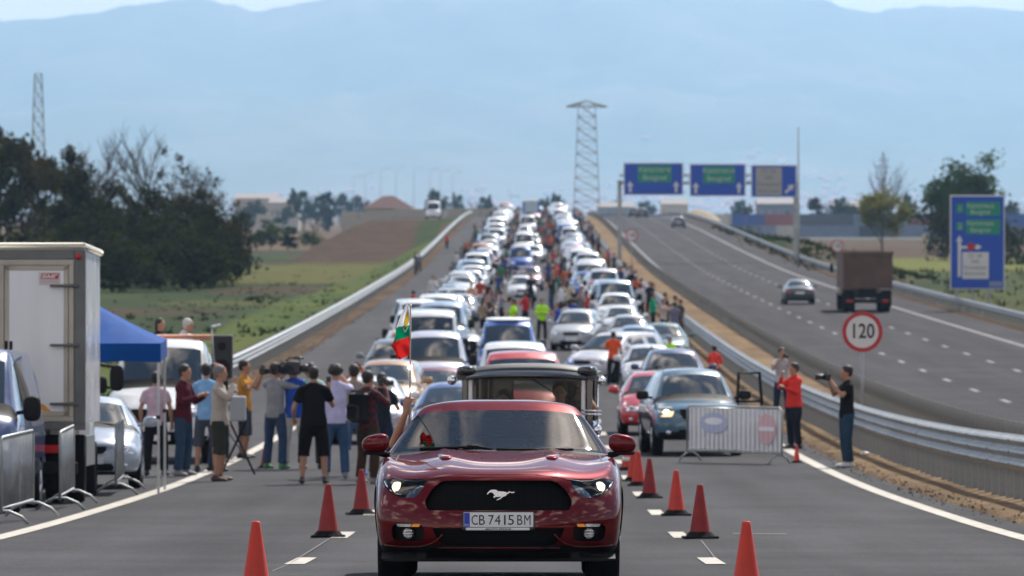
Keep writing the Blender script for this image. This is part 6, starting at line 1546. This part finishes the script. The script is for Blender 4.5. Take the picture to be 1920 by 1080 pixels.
# ---------------------------------------------------------------- vehicles on the left shoulder
Y0 = 76.8; bp = dict(TYPES['van'], W=1.92, H=2.22, L=4.9, cz=1.36, belt=1.3, gmat=TRIM, hz=.98)
t = thing('blue_van', 'metallic blue van cut by the left edge, parked behind a crowd barrier', 'van', (PX(24, Y0) - .93, Y0, -D(Y0)), R(-.3), None, math.atan(slope(Y0)))
auto_car('', '', '', bp, t)
for o in t.children: o.color = (.018, .04, .14, 1)
for (x, y) in ((-.3, 1.9), (.3, 1.9), (.6, 2.6), (.6, 3.3)): MB().bbox(x - .02, x + .02, y - .03, y + .03, 2.17, 2.29, .005).build('roof_mount', TRIM, t)
# box truck seen from behind
Yt_ = 82.9; bt = thing('box_truck', 'white box truck seen from behind with three door hinges and a red sticker', 'truck', (PX(160, Yt_) - 1.22, Yt_, -D(Yt_)), R(.9), None, math.atan(slope(Yt_ + 2)))
TW = mat('truck_panel_white', (.80, .80, .82), rough=.45, var=.10, vscale=.8, streak=(3, 3, .4)); TF = mat('aged_aluminium', (.46, .42, .35), rough=.5, metal=.2, var=.2, vscale=2); TG = mat('grey_steel_frame', (.16, .165, .16), rough=.55, metal=.3, var=.2)
TS = mat('side_aluminium_panel', (.62, .63, .66), rough=.22, metal=.35, var=.12, vscale=1.2)
MB().box(-1.17, 1.17, .03, 4.6, 1.14, 3.62).build('box_body', TS, bt)
MB().bbox(-1.22, 1.22, -.05, 4.65, 3.60, 3.70, .03).build('roof_rail', mat('cream_rail', (.62, .58, .48), rough=.4), bt, True)
for sg in (1, -1): MB().bbox(sg * 1.14 - .08, sg * 1.14 + .08, -.05, .06, 1.12, 3.60, .01).build('rear_post', TG, bt)
MB().bbox(-1.06, 1.06, -.03, .03, 3.46, 3.60, .01).build('cross_beam', TG, bt); MB().bbox(-1.22, 1.22, -.05, .06, 1.05, 1.16, .01).build('cross_beam', TG, bt)
for sg in (1, -1):
    x0, x1 = (.0 if sg > 0 else -1.05), (1.05 if sg > 0 else .0); fr_ = MB()
    for e in (0, .075): fr_.bbox(x0 + e, x1 - e, -.05 + e * .1, .0, 3.38 - e, 3.45 - e, .006).bbox(x0 + e, x1 - e, -.05 + e * .1, .0, 1.17 + e, 1.24 + e, .006).bbox(x1 - .065 - e, x1 - e, -.05 + e * .1, .0, 1.24, 3.38, .006).bbox(x0 + e, x0 + .065 + e, -.05 + e * .1, .0, 1.24, 3.38, .006)
    dr_ = MB().box(x0 + .12, x1 - .12, -.035, .0, 1.3, 3.32).build('door', TW, bt); kind(fr_.build('door_frame', TF, dr_), 'structure') if False else fr_.build('door_frame', TF, dr_)
    for z in (3.09, 2.25, 1.42):
        MB().tube([(sg * 1.12, -.055, z, .035, .03), (sg * .95, -.075, z, .05, .022), (sg * .72, -.07, z + .0, .04, .018)], 0, 10).build('hinge', TG, dr_, True)
    st_ = MB()
    for k in range(3): x = sg * (.25 + .26 * k); st_.add([(x - .13, -.0375, 1.30), (x - .02, -.0375, 1.30), (x - .15, -.0375, 1.42), (x - .26, -.0375, 1.42)], [(0, 1, 2, 3)])
    kind(st_.build('warning_stripes', mat('orange_stripe', (.75, .33, .02), rough=.5), dr_), 'stuff')
sk = MB().box(.56, .86, -.0375, -.034, 3.10, 3.28).build('sticker', mat('sticker_paper', (.58, .50, .50), rough=.5), bt); MB().prism([(.585, 3.185), (.83, 3.185), (.85, 3.262), (.605, 3.262)], -.0395, -.037).build('red_field', SIGNRED, sk); fit_text('БМГ', .21, .055, WHITE, sk, .717, -.0405, 3.223, shear=.25, bold=.03)
fit_text('бизнес машини груп', .24, .018, mat('pink_ink', (.45, .2, .2), rough=.6), sk, .71, -.0385, 3.15)
bpy.data.objects.remove(COL.objects[-1]) if False else None
MB().blob((1.12, -.07, 3.50), (.045, .04, .045), 2.2).build('marker_lamp', REDLAMP, bt, True)
MB().tube([(-.34, -.037, 2.30), (-.31, -.037, 2.42), (-.33, -.037, 2.44)], .006, 5).build('scuff_mark', BLACKINK, bt)
MB().box(-.42, .42, .1, 6.4, .62, 1.05).build('chassis', TRIM, bt); MB().bbox(-1.1, 1.1, .0, .12, .42, .60, .02).build('underrun_bar', TRIM, bt)
for sg in (1, -1):
    for dxx in (0, .30): MB().lathe([(.25, -.12), (.40, -.12), (.42, -.07), (.42, .07), (.40, .12), (.25, .12)], (sg * (1.02 - dxx), 1.1, .42), 'x', 24, 0, True).build('tyre', RUBBER, bt, True)
    MB().bbox(sg * .9 - .28, sg * .9 + .28, .42, .46, .16, .98, .01).build('mud_flap', RUBBER, bt); MB().bbox(sg * .84 - .2, sg * .84 + .2, -.02, .05, .72, .84, .01).build('tail_light', REDLAMP, bt)
    MB().lathe([(.25, -.12), (.40, -.12), (.42, -.07), (.42, .07), (.40, .12), (.25, .12)], (sg * .95, 5.4, .42), 'x', 24, 0, True).build('tyre', RUBBER, bt, True)
    MB().bbox(sg * 1.10 - .02, sg * 1.10 + .02, 2.0, 4.2, .5, .95, .01).build('side_guard', TG, bt)
    MB().tube([(sg * 1.0, 5.7, 2.0), (sg * 1.32, 5.8, 1.95)], .02, 6).blob((sg * 1.36, 5.8, 1.78), (.11, .05, .2), 3).build('wing_mirror', TRIM, bt, True)
MB().bbox(-1.0, 1.0, 4.75, 6.3, .6, 2.4, .15).build('cab', mat('cab_white', (.6, .6, .62), rough=.35), bt)
# blue pop-up canopy
Yk = 89.6; cx_ = PX(301, Yk); cz_ = -D(Yk + 1.3); cz_ += .18; ca_ = thing('canopy', 'royal blue pop-up canopy on thin steel legs beside the box truck', 'canopy', (cx_ - 1.5, Yk, cz_), R(1.5))
BLC = mat('blue_canopy_cloth', (.0, .055, .25), rough=.8, spec=.2, var=.12, vscale=2, bump=.3, bscale=3); S2 = 1.5
cp = MB(); zt_, zp = 2.16, 3.0; N_ = 10
def cpz(x, y):
    d = max(abs(x), abs(y - S2)) / S2; dd = 1 - d; return zt_ + (zp - zt_) * (dd ** 1.15) - .05 * math.sin(math.pi * min(1, (abs(abs(x) - abs(y - S2))) / S2)) * (1 - d) * 1.5
for j in range(N_ + 1):
    for i in range(N_ + 1): x = -S2 + 2 * S2 * i / N_; y = 2 * S2 * j / N_; cp.v.append((x, y, cpz(x, y)))
cp.f = [(j * (N_ + 1) + i, j * (N_ + 1) + i + 1, (j + 1) * (N_ + 1) + i + 1, (j + 1) * (N_ + 1) + i) for j in range(N_) for i in range(N_)]; cp.m = [0] * len(cp.f); cp.build('roof_cloth', BLC, ca_, True)
for (a, b) in (((-S2, 0), (S2, 0)), ((S2, 0), (S2, 2 * S2)), ((S2, 2 * S2), (-S2, 2 * S2)), ((-S2, 2 * S2), (-S2, 0))):
    v = MB(); n = 16
    for j in range(2):
        for i in range(n + 1): t__ = i / n; v.v.append((lerp(a[0], b[0], t__), lerp(a[1], b[1], t__) + .008 * math.sin(i * 2.1) * j, zt_ - (.28 + .012 * math.sin(i * 1.3)) * j))
    v.f = [(i, i + 1, i + n + 2, i + n + 1) for i in range(n)]; v.m = [0] * n; v.build('valance', BLC, ca_, True)
for x, y in ((-S2, 0), (S2, 0), (-S2, 2 * S2), (S2, 2 * S2)):
    x *= .975; y = .03 if y == 0 else y - .03; l = MB().bbox(x - .019, x + .019, y - .019, y + .019, -.21 + (slope(Yk) * (y - 1.4)), zt_, .004).build('leg', LG, ca_); MB().bbox(x - .03, x + .03, y - .03, y + .03, 1.0, 1.06, .006).build('leg_clamp', PLASTIC, l)
# silver small car and the white flatbed
o = place('hatch', 0, 1, (.34, .38, .46), 'silver blue small car parked under the blue canopy', 3, 'vehicles on the left shoulder', Y=93.0, X=PX(272, 93.) - .93)
Yw = 112.; wc = dict(TYPES['van'], L=2.7, yr=2.6, yt=2.6, yb=1.9, W=2.08, H=2.40, hz=1.12, cz=1.48, yc=.85, yh=1.5, belt=1.40, rw=.80, wr=.36, sill=.38, wy=(.75, 1.9), gmat=TRIM, lmat=LAMPOFF, grille=(.80, 1.05, .5), intake=(.45, .62, .6), pz=.12)
fb_ = thing('flatbed_lorry', 'white flatbed lorry with people and a loudspeaker rigged behind its cab', 'lorry', (PX(293, Yw), Yw, -D(Yw)), R(-1.5), None, math.atan(slope(Yw)))
auto_car('', '', '', wc, fb_)
for o in fb_.children: o.color = (.70, .72, .74, 1)
MB().bbox(-.95, .95, 1.85, 2.0, 2.40, 2.47, .02).build('light_bar', mat('orange_bar', (.6, .2, .1), rough=.4), fb_, True)
MB().box(-1.05, 1.05, 2.8, 6.4, .95, 1.08).build('bed_floor', TRIM, fb_)
for sg in (1, -1): MB().bbox(sg * 1.05 - .02, sg * 1.05 + .02, 2.8, 6.4, 1.08, 1.45, .01).build('bed_side', GALV, fb_); wheel(fb_, sg * .88, 5.2, .36, .22)
for z in (1.6, 2.0): MB().tube([(-1.0, 2.85, z), (1.0, 2.85, z)], .02, 6).build('bed_rail', GALVD, fb_)
def bedpt(px, row, dy=3.6, feet=1.08): Y = Yw + dy; return (PX(px, Y), Y, -D(Y) + feet)
person('woman with a dark ponytail and black top standing on the flatbed lorry', bedpt(300, 0, 3.9), H=1.70, rz=R(60), arms=('down', 'front'), shirt=(.02, .02, .025), hair='tail', female=True, legs=(.03, .03, .05))
gm_ = person('grey-haired man in white leaning over the flatbed lorry cab with an outstretched arm', bedpt(328, 0, 3.3), H=1.74, rz=R(85), arms=('reach', 'front'), shirt=(.65, .62, .62), hair='short', hmat=HAIRW, lean=.38, legs=(.1, .1, .12))
Ysp = 113.5; sp2 = thing('loudspeaker', 'tall black loudspeaker box on a stand beside the flatbed lorry cab', 'loudspeaker', (PX(417, Ysp), Ysp, -D(Ysp)))
MB().bbox(-.20, .20, -.2, .2, 1.62, 2.46, .02).build('cabinet', PLASTIC, sp2); MB().lathe([(.15, -.01), (.14, .0)], (0, -.205, 1.85), 'y', 24).build('woofer', TRIM, sp2); MB().lathe([(.08, -.01), (.07, .0)], (0, -.205, 2.25), 'y', 20).build('tweeter', TRIM, sp2)
MB().tube([(0, 0, .3), (0, 0, 1.64)], .02, 8).build('pole', PLASTIC, sp2)
for a in (0, 2.1, 4.2): MB().tube([(0, 0, .75), (.5 * math.cos(a), .5 * math.sin(a), .02)], .012, 6).build('leg', PLASTIC, sp2)
Ym = 113.2; ms = thing('microphone_stand', 'slanted metal microphone stand with a bright clamp over the lorry cab', 'microphone stand', (PX(402, Ym), Ym, -D(Ym) + 0)); MB().tube([(.18, 0, .02), (.02, 0, 1.6), (-.06, 0, 2.62)], .016, 8).build('boom', GALV, ms, True); MB().tube([(-.06, 0, 2.62), (.12, 0, 2.66)], .03, 8).build('clamp', CHROME, ms, True); MB().lathe([(.2, 0), (.2, .02)], (.18, 0, 0), 'z', 18).build('base', TRIM, ms)
# ---------------------------------------------------------------- people near the road
stand_at(292, 893, 698, 'man in a pale pink shirt and black trousers under the blue canopy edge, back turned', rz=R(172), arms=('down', 'down'), shirt=(.55, .40, .48), legs=(.012, .012, .015), hair='short')
stand_at(343, 893, 672, 'man in a maroon long-sleeved top and jeans looking down at his hands', rz=R(68), arms=('front', 'front'), shirt=(.085, .012, .022), sleeve='long', legs=(.03, .055, .10), shoes='grey', girth=1.05, lean=.04)
stand_at(387, 886, 672, 'person in a light blue shirt and grey shorts half hidden behind the beige sweater man', rz=R(170), arms=('front', 'front'), shirt=(.22, .42, .68), legs=(.07, .08, .10), shorts=True)
a = stand_at(404, 885, 680, 'woman in a red cap and dark top behind the beige sweater man', rz=R(110), arms=('front', 'down'), shirt=(.02, .02, .03), hair='tail', cap=(.5, .015, .02), legs=(.04, .06, .11), female=True)
stand_at(412, 903, 680, 'grey-haired man in a beige sweater and dark green shorts holding a hand to his face', rz=R(80), arms=('down', 'face'), shirt=(.42, .36, .30), sleeve='long', legs=(.035, .038, .028), shorts=True, shoes='brown', hmat=HAIRG, girth=1.08)
a = stand_at(458, 860, 673, 'man in a mustard orange shirt and dark shorts filming to the side', rz=R(78), arms=('camera', 'camera'), shirt=(.55, .26, .05), legs=(.05, .055, .07), shorts=True); camera_thing(a, 'dark video camera held by the man in the mustard shirt', size=1.5)
tr = PX(446, 104.); bx = tag(MB().bbox(-.14, .14, -.12, .12, 0, .44, .02).build('equipment_case', mat('grey_case', (.34, .36, .38), rough=.5)), 'light grey equipment case standing on a stand beside the beige sweater man', 'case'); bx.location = (tr, 104., -D(104) + .95)
tg = MB();
for sx in (-1, 1): tg.tube([(sx * .3, 0, 0), (-sx * .15, 0, .95)], .02, 6)
tag(tg.build('folding_stand', TRIM), 'dark folding stand under the light grey equipment case', 'stand').location = (tr, 104., -D(104))
a = stand_at(516, 880, 676, 'man in a grey hoodie and jeans bracing the shoulder camera', rz=R(150), arms=('high', 'shoulder'), shirt=(.25, .255, .27), sleeve='long', legs=(.035, .06, .12), shoes='green')
a = stand_at(552, 880, 674, 'cameraman in a blue shirt and pale trousers with a big shoulder camera', rz=R(175), arms=('shoulder', 'shoulder'), shirt=(.02, .07, .36), legs=(.42, .42, .42), shoes='grey')
Yv_ = a.location.y - .12; vc = thing('video_camera', 'large black shoulder video camera held up above the cameraman in blue', 'video camera', (PX(548, Yv_), Yv_, PZ(690, Yv_)), R(-14))
MB().bbox(-.22, .16, -.09, .09, -.12, .12, .03).build('camera_body', PLASTIC, vc, True); MB().lathe([(.06, .16), (.065, .24), (.075, .30)], (0, 0, 0), 'x', 18).build('lens', PLASTIC, vc, True); MB().tube([(-.12, 0, .12), (-.06, 0, .19), (.10, 0, .18), (.15, 0, .12)], .016, 8).build('handle', PLASTIC, vc, True); MB().tube([(.05, -.03, .19), (.22, -.03, .18)], .02, 8).build('microphone', PLASTIC, vc, True); MB().bbox(-.34, -.22, -.06, .06, -.1, .08, .02).build('battery', PLASTIC, vc)
stand_at(583, 880, 672, 'dark-haired man in a mint green shirt behind the man dressed in black', rz=R(178), arms=('front', 'front'), shirt=(.42, .60, .54), legs=(.03, .03, .03))
a = stand_at(588, 908, 687, 'stocky man all in black with long shorts raising a phone', rz=R(180), arms=('hip', 'phone') if False else (((.30, .04, 1.13), (.30, -.10, .98), (0, -.4, -.8)), 'phone'), shirt=(.008, .008, .009), legs=(.008, .008, .009), shorts=True, shoes='black', hair='crop', girth=1.18, stance=.12)
# his phone is in the hand on the right of the picture
phone_thing(a, 'black phone raised by the stocky man in black', 1)
stand_at(629, 898, 670, 'curly-haired man in a pale lilac shirt and jeans, arm raised', rz=R(188), arms=('front', 'high'), shirt=(.52, .50, .72), legs=(.05, .10, .20), hair='curly', girth=1.14, shoes='grey')
a = stand_at(664, 893, 682, 'person in a red cap and denim shorts with both hands up taking a picture', rz=R(176), arms=('high', 'high'), shirt=(.30, .25, .22), legs=(.09, .15, .26), shorts=True, cap=(.5, .012, .025), shoes='blue'); camera_thing(a, 'small camera held up by the person in the red cap')
PLAID = bpy.data.materials.new('plaid_shirt'); PLAID.use_nodes = True; t_ = PLAID.node_tree; b_ = t_.nodes['Principled BSDF']; b_.inputs['Roughness'].default_value = .9
tc_ = t_.nodes.new('ShaderNodeTexCoord'); ck_ = t_.nodes.new('ShaderNodeTexChecker'); ck_.inputs['Scale'].default_value = 16; ck_.inputs['Color1'].default_value = (.11, .012, .018, 1); ck_.inputs['Color2'].default_value = (.018, .010, .014, 1); t_.links.new(tc_.outputs['Object'], ck_.inputs['Vector']); t_.links.new(ck_.outputs['Color'], b_.inputs['Base Color'])
a = stand_at(690, 908, 696, 'photographer in a plaid dark red shirt and brown trousers with a black backpack', rz=R(138), arms=('camera', 'camera'), shirtmat=PLAID, sleeve='long', legs=(.055, .033, .020), girth=1.05, shoes='grey'); camera_thing(a, 'black camera held to the eye by the photographer with the backpack', size=1.3)
k_ = a.scale[0]; bk = thing('backpack', 'bulky black backpack on the shoulders of the plaid shirt photographer', 'backpack', world_pt(a, (0, .17, 1.0)), a.rotation_euler.z); MB().bbox(-.19, .19, -.06, .16, -.04, .50, .07).build('pack_body', PLASTIC if False else mat('black_nylon', (.012, .012, .015), rough=.7, bump=.5, bscale=20), bk, True); MB().bbox(-.14, .14, .15, .23, .0, .28, .04).build('front_pocket', mat('black_nylon', (0, 0, 0)), bk, True)
for sx in (-1, 1): MB().tube([(sx * .12, .0, .44), (sx * .12, -.12, .47), (sx * .13, -.28, .36), (sx * .14, -.28, .15), (sx * .15, -.1, .05)], .018, 8).build('strap', mat('black_nylon', (0, 0, 0)), bk, True)
stand_at(716, 898, 700, 'person in dark navy clothes beside the backpack photographer', rz=R(165), arms=('front', 'front'), shirt=(.018, .022, .035), legs=(.02, .03, .06), shoes='grey')
a = stand_at(1466, 792, 656, 'photographer in a light grey shirt and dark jeans standing by the median guardrail', rz=R(12), arms=('camera', 'camera'), shirt=(.42, .42, .44), legs=(.02, .03, .07)); camera_thing(a, 'camera held by the photographer in the light grey shirt')
a = stand_at(1489, 842, 681, 'woman in a bright red-orange jacket and dark jeans holding a phone to her face', rz=R(-62), arms=('front', 'face'), shirt=(.72, .045, .035), sleeve='long', legs=(.018, .022, .035), girth=1.22, hair='short', female=False)
a = stand_at(1588, 877, 686, 'young man in a black shirt, jeans and white trainers filming at the guardrail', rz=R(-78), arms=('camera', 'camera'), shirt=(.010, .010, .011), legs=(.025, .055, .095), shoes='white', stance=.06, girth=1.02); camera_thing(a, 'dark camcorder in the hands of the young man in the black shirt', size=1.4)
stand_at(1150, 722, 622, 'man in an orange shirt and dark trousers in the gap right of the vintage car', rz=R(176), arms=('front', 'front'), shirt=(.78, .10, .03), legs=(.012, .015, .02), girth=1.05)
# litter by the rail
lt = tag(MB().blob((0, 0, .05), (.10, .07, .05), 2.3).blob((.16, .02, .03), (.07, .05, .03), 2.5).build('plastic_bag', mat('white_red_plastic', (.6, .5, .5), rough=.4), None, True), 'crumpled red and white plastic bag at the foot of the guardrail', 'litter'); Yl = Yrow(858); lt.location = (PX(1622, Yl), Yl, -D(Yl) + .02)
# ---------------------------------------------------------------- people farther up the road
CP = []
for i, (ar, hr, sl_, fm_) in enumerate((((('down', 'down')), 'short', 'short', False), (('front', 'down'), 'short', 'long', False), (('hip', 'front'), 'long', 'short', True), (('camera', 'camera'), 'crop', 'short', False), (('cross', 'cross'), 'short', 'long', False))):
    p_ = person('x', (0, -100 - i, -10), H=1.74, arms=ar, hair=hr, sleeve=sl_, female=fm_, vox=.022, shirtmat=CLOTHOC, legmat=CLOTHOC, shorts=(i == 2)); index_kids(p_); CP.append([p_, False])
rp = random.Random(5)
def onlooker(px, foot, top, shirt, legs, label, rz=None, Y=None, X=None, H=None, i=None, group=None, z=None):
    Y = Y or Yrow(foot); s = F / Y; i = rp.randrange(5) if i is None else i; e = CP[i]
    if not e[1]: e[1] = True; o = e[0]
    else: o = copy_tree(e[0])
    H = H or min(max((foot - top) / s, 1.5), 1.95); k = H / 1.76; X = PX(px, Y) if X is None else X
    o.location = (X, Y, z if z is not None else max(-D(Y), terrain(X - ctr(Y), Y))); o.rotation_euler = (0, 0, R(rp.uniform(0, 360)) if rz is None else R(rz)); o.scale = (k, k, k)
    for ch in COL_CH(o):
        if ch.name.startswith('shirt'): ch.color = (*shirt, 1)
        if ch.name.startswith(('trousers', 'shorts')): ch.color = (*legs, 1)
    o['label'] = label
    if group: o['group'] = group
    elif 'group' in o: del o['group']
    return o
VEST = (.42, .85, .02); DK = (.02, .02, .03); JN = (.04, .07, .14)
for a in ((757, 700, 630, VEST, DK, 'person in a neon green vest between the dark off-roader and the flag'), (962, 648, 552, VEST, DK, 'person in a neon green vest standing behind the blue cornered box van'), (1016, 640, 560, VEST, DK, 'person in a neon vest and black trousers beside the blue cornered box van'),
          (1045, 652, 568, (.02, .06, .38), DK, 'man in a royal blue shirt right of the neon vest person'), (985, 618, 548, (.5, .03, .04), DK, 'person in a red shirt just left of the neon vest person'), (995, 580, 505, DK, DK, 'person all in black walking in the gap above the red shirt'),
          (1043, 548, 480, (.6, .06, .05), (.02, .16, .12), 'person in a red top and green trousers left of the white van'), (1265, 652, 566, (.16, .15, .22), DK, 'man in a purple grey shirt leaning at the median guardrail beside the green car'), (1224, 628, 548, (.0, .30, .16), DK, 'person in a green top in the group beside the median guardrail'),
          (1200, 606, 530, (.5, .5, .5), DK, 'person in a grey top in the group beside the median guardrail'), (1186, 598, 520, DK, DK, 'person in black in the group beside the median guardrail'), (1244, 640, 560, (.55, .45, .42), JN, 'person in a pale top next to the green-topped one'), (1164, 560, 488, (.03, .04, .12), DK, 'person in navy standing against the median guardrail'),
          (1340, 742, 655, (.75, .07, .05), DK, 'red-haired woman in a coral top behind the slate blue off-roader'), (1256, 720, 640, (.42, .85, .02), DK, 'person with a neon sleeve leaning by the dark blue off-roader'),
          (779, 516, 474, DK, (.12, .12, .16), 'person in black standing by the left guardrail'), (786, 512, 478, (.14, .14, .18), DK, 'second person in grey standing by the left guardrail'), (838, 466, 440, (.55, .04, .05), DK, 'person in red walking by the left guardrail'), (890, 452, 420, (.08, .09, .1), DK, 'lone dark figure on the shoulder left of the convoy'),
          (900, 590, 520, (.35, .06, .04), DK, 'person in a rust red top behind the silver car'), (921, 600, 538, (.4, .04, .06), DK, 'person in dark red among the group in the middle lane'), (884, 600, 530, (.5, .3, .2), DK, 'person in a tan top in the group in the middle lane'), (940, 612, 545, (.3, .28, .38), DK, 'person in a lilac grey top in the middle lane group'),
          (1065, 598, 520, (.5, .45, .35), DK, 'person in a beige top among the right gap group'), (1052, 604, 528, (.62, .62, .66), DK, 'person in a white top among the right gap group'), (1100, 612, 545, (.5, .02, .03), DK, 'person in a bright red top by the white cars'), (1074, 640, 560, (.02, .05, .3), JN, 'person in dark blue beside the grey silver car')):
    onlooker(*a)
cc = [((.02, .02, .03), 'black'), ((.5, .5, .52), 'pale grey'), ((.04, .07, .22), 'blue'), ((.45, .04, .04), 'red'), ((.3, .22, .16), 'brown'), ((.15, .16, .18), 'dark grey'), ((.05, .06, .07), 'charcoal'), ((.6, .6, .62), 'white'), ((.55, .10, .02), 'orange'), ((.03, .20, .10), 'green')]
for k in range(210):
    Y = rp.uniform(235, 860) if k < 120 else rp.uniform(560, 880); sd = rp.random(); u = -1.9 + rp.uniform(-.25, .3) if sd < .28 else (rp.uniform(1.2, 2.4) if sd < .62 else (6.25 if sd < .88 else -5.4)) + rp.uniform(-.3, .3); c_, nm = rp.choice(cc)
    zone = 'near the crest' if Y > 560 else 'halfway up the slope'
    where = 'in the gap left of the middle lane' if sd < .28 else ('in the gap left of the right column' if sd < .62 else ('between the right column and the guardrail' if sd < .88 else 'left of the left column'))
    onlooker(0, 0, 0, c_, rp.choice([DK, JN, (.1, .09, .08)]), 'person in %s %s %s' % (nm, where, zone), Y=Y, X=ctr(Y) + u, H=rp.uniform(1.65, 1.85), group='people standing among the stopped convoy')
bpy.data.scenes.remove(TMP)
